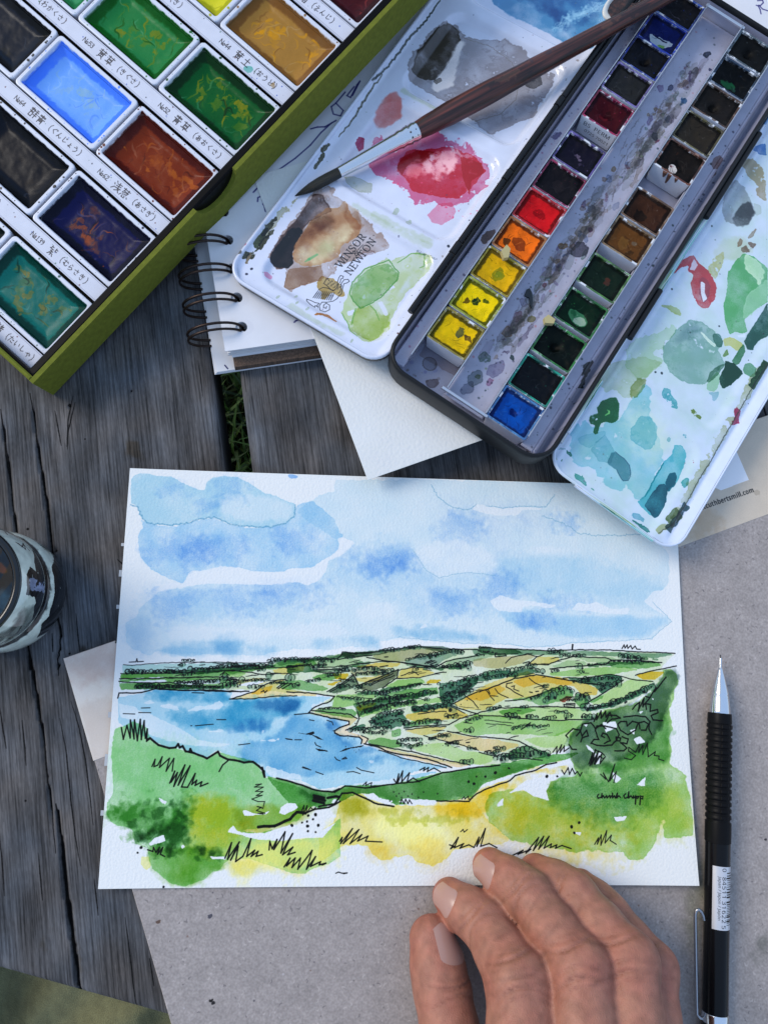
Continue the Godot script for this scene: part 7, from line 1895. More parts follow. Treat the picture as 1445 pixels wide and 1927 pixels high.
func ink_near(c: Canvas) -> void:
	var k := Color(0.045,0.05,0.055)
	# the edge of the near bank
	c.ink(wiggle([3.8,93.9,4.8,98,5.6,93.2,7,97.5,6.8,91.4,8.4,97.9,8.2,91.3,9.6,98.4,10.1,91.1,11,98.1,11.4,91.5,12.3,97.7,12.8,94.3,12.9,98.6,13.7,97.9], 2.5,0.1,3), 0.5, k)
	c.ink(wiggle([12.8,98.1,13.9,97.6,17.1,99.9,20.8,100.8,23.1,100.6,23.7,99.4,24.5,100.8,25.4,100.1,26.4,101.9,28.8,102.3,28.2,101.2,27.8,102.1,31.1,103.2,34.2,104.3,35.8,103.2,37.8,102.1,38.6,103.4,41.4,104.8,43.8,105,47.1,105.7,50.3,105.4,52.3,107,54.2,108.8,54.5,110.3], 1.5,0.12,4), 0.75, k)
	c.ink(wiggle([53.6,107.4,54.6,110.6], 1.5,0.1,5), 0.8, k)
	c.ink(wiggle([58.8,110.9,64.3,112.3,69.8,114,73.4,115.3,78.8,115.7,81.2,114.6], 1.5,0.12,6), 0.6, k)
	c.ink(wiggle([79.5,115.8,83.1,113.6,90.5,114.3,101.6,112.8,109.1,112.2,118.5,109,129.9,107.2,139.4,106.3], 1.5,0.12,7), 0.5, k)
	c.ink([38.6,108.8,39.7,106.6,41.5,105.1], 0.5, k)
	c.ink(wiggle([74.1,120.6,79.6,119.7,82.2,116.2,85.9,115.8,90.6,117.9,95.2,119.9,100.8,120.6], 1.5,0.1,8), 0.6, k)
	c.ink(wiggle([116.2,118.8,127.9,118.8,130.8,116.2,135.5,114.2,143.2,111.7,145.1,109.9,152.8,108,156.7,106,160.6,105.3], 1.5,0.1,9), 0.5, k)
	c.ink(wiggle([53.1,127.4,58.9,127.1,64.1,124.8,66.4,122.5,69.4,122.9], 1.5,0.08,10), 1.0, k)
	c.ink(wiggle([69.4,122.9,73,121.5,77.8,120.9,81.6,118.9], 1.5,0.08,11), 0.6, k)
	for q in [[72.2,116.9,75.9,117.7], [72.3,117.7,76.2,118.6], [72,118.6,75.9,119.5], [77.1,117.7,80.1,117.2,81.3,117.4]]: c.ink(q, 0.9, k)
	# tufts
	for q in [[0.62, [15.2,107.2,16.2,104.7,16,107.2,17.2,106.7,18.5,103.8,17.8,107.5,21.1,104.4,20.2,108.7,22.6,104.4,22.3,108.7]], [0.7, [21.7,112.7,23.2,108.7,22.2,112.4,24.1,109.2,23.2,113.8,26.6,106.6,24.6,113.5,28.4,106.9,25.8,114.1,27.9,114.1,30.3,109.5,29.3,113.2,31,111.8,30.5,113.5,32.8,112.3,32.3,113.8,34.9,112.8]], [0.42, [51.5,113.2,53.6,113,51.2,114,54.3,114.1,51.6,115.5,54.3,115.6,51.9,116.9,54,116.9,50.5,118.1,52.6,118.9,55,118.9,54.5,121.2,52.4,120.6,53.9,120.9,52.2,122,55.2,122.9,52.8,122.9,54.6,123.2]], [0.5, [67.7,122.9,68.8,120.3,68.6,123.5,70,120.3,69.7,122.9,71.2,120.9,72.1,121.7,73,120.9]],
			[0.7, [42.1,137.7,44.1,132.7,43,138,46.8,132.4,44.1,138.3,46.5,133.8,45.8,138.8,48.2,137.2,50.8,131.3,49.6,137.2,52.2,135.2,51.1,137.2,53.4,135.5,52.8,137.2,54.9,136.6]], [0.7, [57.2,135,57.3,132.2,58.3,134.7,59.8,131.6,58.9,135,62.5,129.1,61.3,136.1,65.2,129.7,61.9,136.7,65.4,134.2,63.7,136.7,66.3,135.9]], [0.7, [62.7,140.6,64.6,137.8,63.5,140.3,66.4,137.8,65.3,140.9,68.2,137.8,67.4,141.5,72.2,135.3,70.4,141.5,73.5,137.3,71.8,140.6,75.3,139,74.8,140.1,77.1,139.6,75.9,140.1]], [0.6, [15.6,134.8,17.4,135.4,17.5,134,18.5,135.6,19.6,134,19.1,136.2,20.7,134,20,136.2,21.5,137]],
			[0.6, [81.7,132.3,82.6,131,82.2,133.1,86.2,128,83.1,133.1,88.5,128.4,85.4,133.1,89.5,130.1,88.1,132.3,91.8,130.6,90.9,132.3,96.8,132.6]], [0.6, [120.9,133.7,122.7,134.2,121.3,135,124.1,131.1,122.7,134.6,126,133.3,124.6,134.8,127.9,133.7,129.7,134.6,131.6,131.1,130.8,134.2,134,128.1,132.1,134.2,135.3,133.3,138.1,134.7]], [0.45, [124.9,129.2,125.8,128.5,126.2,129.4,127.4,128.5]], [0.6, [142.8,137.7,147.5,135.6,145.6,136.9,150.4,135.2,148.5,136.5,153.3,131.2,151.3,135.6,155.2,130.8,153.2,135.2,157.1,130.8,155.1,134.9,158,133.4,157.5,134.7,159.9,133.7,159.4,134.9,161.8,133.9,165.1,135]], [0.5, [173.8,133.5,175.3,131.3,174.7,133.5,176.3,130.4,176,133.8,178.4,128.8,177.6,133.1,180.1,130.4,179.6,132.2,181.7,133.5]], [0.5, [177,109.3,178.9,111.1,178,108.9,179.8,112,182.5,105.7,180.3,111.6,182.9,108.4,181.8,112.3]], [0.55, [162.5,108,163.4,109.4,164.9,107.1,165.3,109.4,166.4,107.3,167.3,109.3,168.3,108.4,169.2,110,170,108.7]], [0.6, [100.7,111.3,101.6,112.6,102.5,109.5,102.1,112.6,103.9,108.4,103.5,112.2,106.3,109.1,105.4,112.2,107.7,110.8,110,112.2]], [0.55, [110,108.2,111.9,107.1,111.4,108.3,113.3,107.1,112.8,108.6,115.2,107.4,117.5,108.6]], [0.5, [172.7,105.7,174.3,101.6,173.2,105.7,175.8,102.5,174.7,105.7,176.7,102.9,178.2,103.8]], [0.45, [89.6,113.4,90.9,112.2,90.5,113.5,92.8,112.5,92.4,113.7,95.6,113.5]], [0.4, [125.4,118.1,126.2,117.2,126.5,118.1,127.7,117,127.9,118.1,129.3,117.8]],
			[0.55, [159.2,101.7,160.9,99.6,160.6,102.2,162.6,99,162,101.7,163.7,99.3,163.4,101.4,165.4,100.1]], [0.6, [173,106.3,175.4,100.5,173.8,106,176.5,101.1,175,105.8,177.6,102.1,176.9,105.5,179,103.1]], [0.6, [175.4,100.8,177.6,101.6,178.7,102.6]], [0.5, [186.2,103.6,188.8,104.1,190.5,102.6,187.8,101,188.1,99.7,190.6,101.5,192.1,98.6,191.7,101.5,193.5,98.9,193.3,102.3,195.2,98.3,195.3,103.1,198.2,101.2,197.6,102.5,199.5,102.8,199.2,103.8,201.2,104.4]]]:
		c.ink(wiggle(q[1], 3.0,0.06, c.rng.randi() % 999), q[0] * 0.72, k)
	# the curly bush
	for q in [[164.9,96.4,164.4,95.6,167.2,93.2,170,93.7,170.7,91.6,174,91,175.7,93.1,178,91.5,179.6,93.1], [168.3,95.8,170,94,170.5,95.8,172.3,93.7,172.8,95.8,170.5,96.4,169.9,97.9], [173.8,98.4,175,96.9,176.7,97.1,175.6,93.7,176.3,92.1,179.1,92.1,183.6,93.1,184.6,95.2,183.4,97.3,181.6,98.9,178.8,99.2,176,99,174.1,98.4], [178.9,96.3,177.8,95.8,178.4,94.7,180.1,95.2,181.1,97.3,178.9,98.4], [179.7,90.5,180.9,88.3,183.7,88.3,185.4,89.3,182,89.6,180.3,91], [184.2,91.5,185.4,90.4,187.6,90.4,187.8,92,189.9,90.4,192.2,90.9,190.9,93.6,188,95.2,185.2,93.6,184.2,91.5], [192.6,93,192.4,90.9,194.5,90.3,196.1,91.4,194.9,93.5,193.2,93.5], [186.6,88.8,191.1,88.2,195.1,88.7,196.7,90.3,196,93,197.1,95.1], [190.1,86.1,191.3,84.5,193.1,83.4,192.3,86.6,194.8,81.7,194.1,85,197.1,81.7,195.4,81.2], [195.5,86,195.3,83.9,197.3,84.1,196.9,86.6,199.8,86,200,87.1,197.1,88.2,197.9,89.8,201.6,90], [183.4,96.8,183.4,96,185.1,96.3,184.8,97.6,183.4,97.3], [185.7,96,187.9,96.8,187.3,98.4,185.1,98.1,187.2,99.9,186.1,101,182.7,101], [175.2,90.5,176.4,87.8,176.3,90,178.1,86.7,178,89.4,179.8,86.7,179.8,88.9,181.5,87.2,182,88.8], [197.1,81.7,199.6,77.9,199,79.5,203.8,74], [165.4,99,166.5,100.6,168.2,100.6]]:
		c.ink(wiggle(q, 1.0,0.1, int(q[0])), 0.5, k)
	for q in [[70.4,123.7], [72.2,124.9], [68.4,126], [70.1,125.7], [70.3,127.2], [74.1,126.9], [73,123.3], [70.5,128.9], [73.2,129.2], [13.4,134], [12.3,135.7], [127.9,112.1], [130.8,110.3], [142.7,107.3], [129.8,112.8], [165.5,127.5], [168.4,126.1], [166.5,129.7], [134.1,110.3], [137.7,109], [142.9,107.4], [156.8,110.2], [160.7,110.1], [21.8,146.8], [64.9,127]]:
		c.dot(q[0], q[1], c.rng.randf_range(0.3,0.55), k, 0.95)
	for q in [[100.7,115.7], [102.6,116.2], [104.5,115.5], [101.7,117.1], [103.6,117.5], [105.9,117.1], [107.3,116.4], [99.4,118.8], [111.5,115.7], [109.6,117.5], [116.6,116.2]]: c.dot(q[0], q[1], 0.3, k, 0.6)
	for q in [[103.1,119.7,103.6,118.1,104.5,119.7,105,118.1,105.9,119.7,106.4,118.4,107.3,119.7], [80.7,142.9,81.6,142.5,82.9,142.9,84.7,142.8,83.4,143.1]]: c.ink(q, 0.35, k)
	# the signature
	c.ink([176,116.3,175.4,117,175.7,117.7,176.9,117.4,177.2,116.1,177.1,117.6,177.7,116.8,178.1,117.6,178.9,116.8,179,117.6,180.1,116.7,180.2,117.6,180.8,116.8], 0.45, k)
	c.ink([181.1,115.9,181.1,117.6,181.8,116.8,182.2,117.6,183,115.9,182.7,117.6,183.5,116.8,184.1,117.4], 0.45, k)
	c.ink([186.1,116.1,185.3,116.8,185.7,117.7,186.8,117.4,187.3,115.4,187.1,117.6,188,116.8,188.6,117.6,189,116.8,188.8,117.6,189.4,117.4,189.8,116.8,189.5,119.7,190,117,191,117,190.5,117.7,190,117.5], 0.45, k)
	c.ink([191.6,116.8,191.2,119.9,191.6,117,192.5,117,192.3,117.9,191.6,117.7], 0.45, k)

# ---------------------------------------------------------------- stains on the tin
func paint_tray(c: Canvas) -> void:
	var mud := [Color(0.42,0.40,0.40), Color(0.36,0.35,0.42), Color(0.48,0.44,0.34), Color(0.30,0.28,0.30)]
	c.speckle(NC, 0.05)
	# pale floor under the trough's ends, pinkish patch beneath the first pan
	c.wash([2,3.5,18,3.5,18,20.5,2,20.5], tint(150,170,205), {"a": 0.5, "soft": 2.0, "hard": 0.3})
	c.wash([12,4,20,4,20,20,13,20], tint(170,160,165), {"a": 0.6, "soft": 1.0})
	c.splat(1,3.5,16,20,34,0.15,0.9, [Color(0.35,0.36,0.55), Color(0.30,0.25,0.25), Color(0.4,0.42,0.6)], 0.6)
	c.wash(ring_of(11.5,9.5,2.6,2.8), Color(0.42,0.38,0.40), {"a": 0.35, "soft": 0.3, "edge": 1.6})
	c.ink(ring_of(11.5,9.5,2.6,2.8), 0.3, Color(0.22,0.19,0.20), 0.6,0.0, true)
	c.blob(5.6,14.6,2.2,2.4, Color(0.55,0.48,0.48), {"a": 0.7, "soft": 0.6, "edge": 0.9})
	# run of grey sediment down the middle of the trough
	for i in 130:
		var x := 26.0 + 160.0 * c.rng.randf()
		var z := 29.6 + c.rng.randfn(0.0,1.7) + (1.6 if x > 120 else -0.2)
		c.blob(x, z, c.rng.randf_range(1.5,9.0), c.rng.randf_range(0.5,1.7), [Color(0.55,0.53,0.48), Color(0.48,0.42,0.50), Color(0.60,0.52,0.40), Color(0.46,0.43,0.42), Color(0.52,0.56,0.48)][i % 5], {"a": c.rng.randf_range(0.12,0.48), "soft": 1.0, "wob": 2.8, "edge": 0.7, "var": 0.9}, c.rng.randf_range(-9,9))
	for i in 70:      # thin colourful smears over the grey
		c.blob(24.0 + 165.0 * c.rng.randf(), 29.3 + c.rng.randfn(0.0,3.0), c.rng.randf_range(0.6,3.4), c.rng.randf_range(0.4,1.2), [Color(0.45,0.30,0.52), Color(0.56,0.36,0.22), Color(0.36,0.50,0.42), Color(0.66,0.50,0.28), Color(0.62,0.34,0.42), Color(0.30,0.40,0.58)][i % 6], {"a": c.rng.randf_range(0.15,0.55), "soft": 0.8, "wob": 2.6, "edge": 0.9, "var": 0.8}, c.rng.randf_range(-25,25))
	for i in 60:
		var x := 40.0 + 140.0 * c.rng.randf()
		var line := [x, 29.6 + c.rng.randfn(0.0,2.0)]
		for k in 9:
			line.append(line[-2] + c.rng.randf_range(0.3,1.6)); line.append(line[-2] + c.rng.randf_range(-0.5,0.5))
		c.ink(line, c.rng.randf_range(0.2,0.7), Color(0.26,0.24,0.25), 0.3,1.0)
	c.splat(4,21.5,205,37,420,0.05,0.5, [Color(0.16,0.16,0.24), Color(0.32,0.34,0.48), Color(0.40,0.46,0.36), Color(0.62,0.42,0.46), Color(0.28,0.24,0.22), Color(0.12,0.18,0.20)], 0.75)
	for q in [[81.8,26.3,2.1, Color(0.62,0.40,0.12)], [30.3,34.3,0.9, Color(0.04,0.16,0.13)], [167.9,34.4,2.2, Color(0.12,0.38,0.58)], [170.1,27.1,1.2, Color(0.05,0.06,0.25)], [193.9,31.7,1.9, Color(0.03,0.05,0.18)], [188.1,36.6,0.9, Color(0.06,0.05,0.28)], [146.2,32.9,1.9, Color(0.20,0.16,0.24)], [145,34.6,1.1, Color(0.72,0.32,0.48)], [93.9,32.1,1.1, Color(0.45,0.10,0.40)], [63.2,29.3,1.0, Color(0.55,0.25,0.28)], [16.6,32.4,1.3, Color(0.72,0.48,0.62)], [23.8,25.5,2.6, Color(0.45,0.56,0.48)], [22.6,31.8,3.4, Color(0.64,0.62,0.72)], [16.4,27.7,1.1, Color(0.40,0.52,0.28)], [15.1,27.3,3.0, Color(0.52,0.58,0.58)], [38,27.6,2.0, Color(0.62,0.46,0.30)], [48.1,32.4,1.6, Color(0.55,0.50,0.20)], [10.1,26.9,2.6, Color(0.58,0.60,0.66)], [84.1,32.9,3.4, Color(0.30,0.27,0.32)]]:
		c.blob(q[0], q[1], q[2] * 1.1, q[2] * 0.8, q[3], {"a": 0.72, "soft": 0.6, "wob": 2.2, "edge": 0.8})
	# edges and ledges: dark spatter, a green run, rust where the enamel has chipped
	c.splat(-2,-4,208,3,150,0.08,0.6, [Color(0.18,0.16,0.26), Color(0.30,0.28,0.44), Color(0.44,0.20,0.34)], 0.7)
	c.splat(-2,55.5,208,66,220,0.05,0.55, [Color(0.06,0.06,0.10), Color(0.16,0.15,0.24), Color(0.04,0.10,0.09)], 0.8)
	c.blob(41,61,5.0,2.2, Color(0.10,0.13,0.12), {"a": 0.7, "soft": 1.2, "wob": 2.4})
	c.blob(150,60,4.0,2.0, Color(0.50,0.32,0.28), {"a": 0.7, "soft": 1.0, "wob": 2.0})
	c.blob(66,0.5,3.4,1.6, Color(0.34,0.20,0.14), {"a": 0.8, "soft": 0.9, "wob": 2.0})
	c.blob(120,0,2.6,1.2, Color(0.45,0.40,0.58), {"a": 0.8, "soft": 0.9, "wob": 2.0})

func paint_left_lid(c: Canvas) -> void:
	c.speckle(NC, 0.02)
	var o := {"a": 0.9, "soft": 0.9, "wob": 1.4, "edge": 0.45, "var": 0.6, "gran": 0.1}
	var umber := tint(104,84,78); var tan := tint(164,122,84); var grey := tint(120,116,120)
	# lowest well: umber puddle, the printed name, sap green puddle
	c.wash([47.6,6.5,51,8.5,51.3,13,48.8,16.5,48.8,18.9,46.1,22,47.8,25.5,46.3,32,45.3,31.7,45.1,34.5,46.1,37.5,44.2,42.2,41.3,43.1,37.9,40,37.4,38.6,33.2,35.1,28.4,33.8,23.1,30.9,17.6,28.6,16,28.3,12.2,24.9,6.3,20.6,6,18.3,9.1,16.9,13.9,15,11.2,10.8,11.9,7.9,15.2,6.8,21.3,5.9,27.2,5.6,32.5,5.8,38.3,6.6,44.3,5.4], tint(168,150,144), {"a": 0.75, "soft": 1.2, "wob": 2.2, "edge": 0.7, "var": 0.8})
	c.wash([44.7,6.1,46.7,9.5,44.8,13.5,44.2,15.8,34.7,10.8,29.6,11,23.9,11.6,19.7,13,16.9,15.8,13.7,15.1,11.4,11.2,11.9,7.9,15.5,6.5,21.5,6.2,27.6,6.3,36.4,7], tint(96,78,76), {"a": 0.9, "soft": 1.0, "edge": 0.6, "var": 0.7})
	c.wash([26.9,6.7,30.9,9.7,29.8,11.3,23.9,11.6,20.4,12.5,16.9,15.8,13.7,15.1,11.4,11.2,11.9,7.9,15.2,6.8,21,7], tint(38,32,40), {"a": 0.92, "soft": 1.0, "edge": 0.3, "var": 0.4})
	c.wash([34.7,10.8,44.2,13.4,45.8,17.5,49.1,18.6,46.6,22.1,44.4,29.1,41.1,30.3,33,27.3,28.7,28.7,23.8,26.4,18.6,20.7,17.1,16.1,19,13.5,22.7,11.4,29.8,11.3], tint(176,138,92), {"a": 0.95, "soft": 1.0, "edge": 0.6, "var": 0.8, "body": 0.5})
	c.wash([35.1,11.5,42.6,15.9,41.5,19.8,34,17.8,26,14.8,21.9,12.4,26.1,11], tint(122,82,40), {"a": 0.8, "soft": 2.4, "hard": 0.1, "edge": 0.0, "var": 0.8})
	c.wash([21.4,14.1,27.6,17.4,35.3,19.8,41.5,22.2,45.5,26.1,38.4,27.9,31.6,26.8,27.1,26.9,20.9,22.8,17.5,16.7], tint(198,196,176), {"a": 0.6, "soft": 3.0, "hard": 0.1, "edge": 0.0, "body": 0.9, "var": 0.9})
	c.wash([28.7,19,32.8,22.3,30.8,25.5,25.4,23.5,24.8,20.2], tint(176,198,176), {"a": 0.6, "soft": 2.6, "hard": 0.0, "edge": 0.0, "body": 0.5})
	c.wash([48.4,19.1,48,25,44.4,29.1,42.1,28.7,41.8,26.6,43.7,20.8], tint(150,98,48), {"a": 0.55, "soft": 1.6, "hard": 0.2, "edge": 0.5, "var": 0.8})
	c.wash([13.6,15.3,18.2,20.9,21.5,25.2,18.3,28.1,15.8,28,12.2,24.9,6.3,20.6,6,18.4,9.1,16.9], tint(170,142,116), {"a": 0.75, "soft": 0.9, "edge": 0.6, "var": 0.6})
	c.ink([19.7,19,21.4,19.7,24.7,21.2], 1.2, tint(58,150,96), 0.55,0.8)
	for i in 22:
		c.ink(wiggle([34,11.3,39.9,14,40,19], 1.0,0.9, i), 0.2, tint(90,60,30), 0.12)
	c.wash([32.8,34.5,37.2,35.2,38.2,39.8,31.8,36], tint(150,130,136), {"a": 0.5, "soft": 1.0, "edge": 0.5})
	# green
	c.wash([11.1,41.8,17.2,40.2,22.6,38.9,29.9,39.8,34.4,43.1,38,44.8,37.9,47,41.7,49,42.9,50.9,46.1,52.8,46.8,56.3,46.9,60.2,42.5,61.6,36.3,60.2,31.2,59.1,24.5,59,19.2,59.7,14.4,60.1,9.2,60,4.3,58.9,2.9,56.7,4.1,49.9,6.3,47.5,9,42.9], tint(190,212,164), {"a": 0.8, "soft": 0.9, "wob": 2.0, "edge": 0.9, "var": 0.7})
	c.wash([20.1,40.3,25.6,40,31.3,42,36.6,46.5,35.2,51.8,32.6,53,25.4,52.3,17.8,49.3,14.5,47.5,15.5,43.5], tint(146,190,150), {"a": 0.75, "soft": 0.7, "wob": 1.6, "edge": 1.4, "var": 0.7})
	c.wash([9.1,47.6,13.8,46.7,17.5,49.6,16.8,54.3,18.5,58.4,14.8,60.8,9.2,60,4.2,58,4.3,50.2], tint(172,196,110), {"a": 0.7, "soft": 1.4, "hard": 0.5, "wob": 2.0, "edge": 0.5, "var": 0.8})
	c.ink(wiggle([9,42.9,6.6,47.3,4.1,49.9,3.5,53.3], 0.7,0.15,2), 0.35, tint(84,140,60), 0.8)
	c.ink(wiggle([17.6,40.8,22.2,39.1,29.6,40.1,34.1,43.3,37.7,45.9,36.3,48.9,35.2,51.9,32.6,53,22.7,51.8,17.6,49.4,14.6,47.7,15.7,43.8,17.3,41.1], 0.7,0.12,3), 0.4, tint(60,124,52), 0.8)
	c.ink(wiggle([38.4,49.3,44.7,51.5,45.8,53.5,46.5,56.5,42.6,58.7,41.3,57.6], 0.7,0.15,4), 0.35, tint(84,140,60), 0.8)
	c.ink(wiggle([17.7,49.9,16.8,53,14.3,56.3], 0.7,0.1,5), 0.35, tint(84,140,60), 0.8)
	c.ink(wiggle([13.4,46.1,10.3,47.2,7.3,48.3], 0.7,0.1,6), 0.6, tint(84,140,60), 0.6)
	c.wash([10.7,44.2,13.2,45.8,10.5,46.7,9.6,45.1], Color(0.84,0.86,0.92), {"a": 0.9, "soft": 0.5, "body": 1.0, "edge": 0})
	c.wash([20.3,51.7,21.6,53,18.3,58.1,16.8,57.3], Color(0.84,0.86,0.92), {"a": 0.8, "soft": 0.6, "body": 1.0, "edge": 0})
	c.wash([30.3,56.2,37.5,56.9,30.8,58.4,26.1,57.1], Color(0.80,0.84,0.93), {"a": 0.6, "soft": 1.5, "body": 1.0, "edge": 0, "hard": 0.3})
	# middle well: crimson
	c.wash([70.7,13.5,81.7,11.8,81.9,15.2,76.8,18.3,83.6,21,92.8,25.8,96.8,30.4,96.3,37.6,96.9,49.4,93.5,58.2,86.3,60.8,77.4,59.3,70.3,54.2,68.5,46.9,63.5,42.2,67.9,35.3,67.8,27.5,66.3,20.7], tint(208,106,150), {"a": 0.85, "soft": 1.1, "wob": 2.2, "edge": 0.5, "var": 0.5})
	c.wash([75,26.4,82.8,26,89.1,34.2,93.8,40,95.4,50.2,92,57.4,84.6,56.7,75.4,54.6,71,46.2,68.3,37.5,71.7,32,72.7,27.5], tint(206,56,78), {"a": 0.85, "soft": 0.9, "wob": 2.0, "edge": 0.7, "var": 0.6})
	c.wash([92.2,45.3,94.1,54.4,90.9,57.2,85.2,54.6,78.5,57.8,84.7,50.7], tint(190,30,40), {"a": 0.8, "soft": 0.8, "edge": 0.3})
	c.wash([78.3,25.3,84.8,29.1,88.4,35.5,82.8,35.4,77.4,30.1,72.3,29.9,74.3,26.8], tint(170,22,40), {"a": 0.75, "soft": 0.8, "wob": 1.8, "edge": 0.3})
	c.wash([74.5,30.2,80.5,33.4,77.1,37.3,72.5,33.2], tint(228,140,158), {"a": 0.7, "soft": 2.4, "body": 1.0, "edge": 0.2, "hard": 0.1, "wob": 2.4})
	c.wash([82,34.2,89.2,35.9,93.2,42.1,88.9,46.4,81.1,45.1,77.9,40.2], tint(226,168,188), {"a": 0.75, "soft": 2.6, "body": 1.0, "edge": 0.2, "hard": 0.1, "wob": 2.6, "var": 0.8})
	c.wash([62.4,48,69,49.1,72.4,53,69.9,56.6,66.5,57.4,61.8,55.2,60.8,51.5], tint(226,150,184), {"a": 0.9, "soft": 0.5, "edge": 0.9})
	c.wash([85.6,8.4,91.5,6.4,97.6,6.1,101.8,7.8,100.5,12.2,94.6,15.9,89.7,14.6,85.8,11.8], tint(206,112,110), {"a": 0.8, "soft": 1.8, "hard": 0.3, "edge": 0.2, "var": 0.5})
	c.wash([72.9,7.6,76.2,7.2,77.8,8.9,74,10.9,72,10], tint(150,12,66), {"a": 0.9, "soft": 0.4})
	c.wash([59.1,10.9,61.4,14.6,62.6,22.5,58.9,24.4,56.4,20.5,57.1,13.9], tint(176,186,176), {"a": 0.7, "soft": 0.8, "edge": 1.0})
	var r1 := [66.4,28.4,77,64.6]
	c.splat(minf(r1[0], r1[2]), minf(r1[1], r1[3]), maxf(r1[0], r1[2]), maxf(r1[1], r1[3]), 60,0.1,0.45, [tint(200,60,110)], 0.8)
	# third well: neutral grey; fourth: blue
	c.wash([116,5.2,124.2,4.6,136.4,5.1,143.3,7.2,145,11.6,142,17,143.3,21.6,148.8,30.9,149.5,42,144.6,51,147.1,58.3,137.8,60.1,123.8,61.1,116,55.3,107.4,50.8,109.2,38.5,110.3,27.3,110.7,18.3,111.1,9.1], tint(150,148,158), {"a": 0.85, "soft": 1.0, "wob": 1.8, "edge": 0.6, "var": 0.5})
	c.wash([114.5,7.9,123.8,5.7,136.1,6.2,143.8,8.8,143.9,13.2,138.8,17.1,127.8,18.5,118,18.2,114.4,14.2], tint(84,78,76), {"a": 0.9, "soft": 1.1, "edge": 0.5, "var": 0.8})
	c.wash([113.8,18.1,124.7,18.6,138.4,16.5,140.4,18,130.6,21.2,118.7,25.8,112.7,21.4], tint(206,206,222), {"a": 0.9, "soft": 1.3, "body": 1.0, "edge": 0.2, "hard": 0.3})
	c.wash([116.4,17.4,119.6,19,118.5,20.6,115.8,19.6], tint(90,88,90), {"a": 0.8, "soft": 0.8})
	c.wash([136.6,48.5,141.7,48.2,143.4,52.5,139.4,56.1,135.6,54.4,134.9,50.8], tint(96,92,92), {"a": 0.9, "soft": 0.9, "edge": 0.6})
	c.dot(139.4,51.3,1.3, tint(30,30,34), 0.8)
	c.ink(wiggle([141.2,17.5,143.9,28.4,141.9,40.2,135.8,47.3,127.3,50.5,118,48.9,109.3,41.9], 0.8,0.2,9), 0.35, tint(110,106,112), 0.6)
	c.wash([168.7,13.7,163.1,18.9,161.6,26.9,162.2,36.4,162.8,45.8,162.2,51.5,160.3,58.7,162.5,65.4,173.8,66.2,186.5,61.9,197.7,54.9], tint(74,146,196), {"a": 0.9, "soft": 1.6, "hard": 0.5, "edge": 0.3, "var": 0.7})
	c.wash([172.2,22.5,171.7,39,167.8,50.1,177.8,58.7,194.4,56.7], tint(40,112,176), {"a": 0.7, "soft": 3.0, "hard": 0.1, "edge": 0.0, "var": 1.0})
	for i in 12:
		c.ink(wiggle([189.4,59.4,181,53.4,172.7,49.1,164.5,46.7], 2.0,2.6, i * 3), 1.0, tint(150,196,232), 0.16,1.0)
	# gutters and rim: olive sludge, spots
	for q in [[8.3,-0.3,1.0], [11.7,1.7,1.6], [16.9,2.1,1.6], [21.4,2,1.2], [23.4,0.2,2.0], [58.3,0.2,1.6], [63.7,-0.7,1.2]]:
		c.blob(q[0], q[1], q[2] * 2.2, q[2] * 0.6, Color(0.20,0.20,0.08), {"a": 0.85, "soft": 0.6, "wob": 2.4})
	c.wash([41.6,1.7,38.8,1.9,23.5,1.9,16,1.8,15.3,0.6,24.7,-0.7,33.8,0.1], tint(150,150,110), {"a": 0.6, "soft": 1.0, "wob": 2.0})
	c.wash([14.4,-0.9,20,-0.8,24.3,-0.1,21,0.8,15.4,1.4,12.8,0.6], tint(48,58,22), {"a": 0.95, "soft": 0.5, "wob": 1.8})
	c.wash([5.3,1.4,7.9,0.1,11.3,0.5,9.3,1.4,6.1,1.8], tint(120,100,62), {"a": 0.8, "soft": 0.5, "wob": 2.2})
	c.ink(wiggle([149.6,0.4,137.6,0.6,126.1,-0.4,118.7,-0.2,109.1,-0.4,104.5,-1,99.9,-1.6], 1.0,0.25,12), 0.8, Color(0.13,0.17,0.16), 0.75,0.4)
	c.ink(wiggle([106,-0.2,93.5,-0.2,82,1,71.7,0.7], 1.5,0.4,13), 0.8, Color(0.20,0.20,0.14), 0.7,0.6)
	c.wash([1.7,34.7,4.5,36.4,5.8,39.2,5.1,43.4,4.3,43.3,4.2,38.9], tint(172,106,40), {"a": 0.9, "soft": 0.6, "wob": 1.8})
	c.wash([6.7,8.8,7.8,9.7,7.7,11.8,6.1,12.2,5.6,10.2], tint(224,150,190), {"a": 0.8, "soft": 0.5})
	for q in [[11.5,-2.8,0.6, Color(0.70,0.20,0.36)], [5,4.4,0.5, Color(0.10,0.10,0.16)], [2.2,4,0.5, Color(0.16,0.16,0.24)], [7.6,-2.5,0.9, Color(0.36,0.35,0.33)], [54,62.6,0.55, Color(0.08,0.10,0.16)], [12.2,65.8,0.35, Color(0.30,0.12,0.10)]]:
		c.dot(q[0], q[1], q[2], q[3], 0.9)
	for q in [[5.3,24.4,0.9], [0.7,19.5,1.0], [2.7,26.8,0.9], [2.8,31.5,0.9], [55.2,44,1.9], [56.7,36.9,2.0], [0.7,52.8,0.9]]:
		c.blob(q[0], q[1], q[2], q[2] * 0.55, tint(180,198,186), {"a": 0.8, "soft": 0.4, "edge": 1.4})
	for q in [[49.3,21.7,48.8,34.8,48.8,47.1,50.1,57.6], [0.2,25,0,32.3,0.3,40.2,0.9,48.7], [50.2,30.1,50.9,41.5,51.8,56.1], [104.2,9.8,104.4,24.6,105.1,32]]:
		c.wash(thick(q, 2.4), tint(186,204,176), {"a": 0.5, "soft": 1.4, "hard": 0.3, "wob": 1.5, "edge": 0.0})
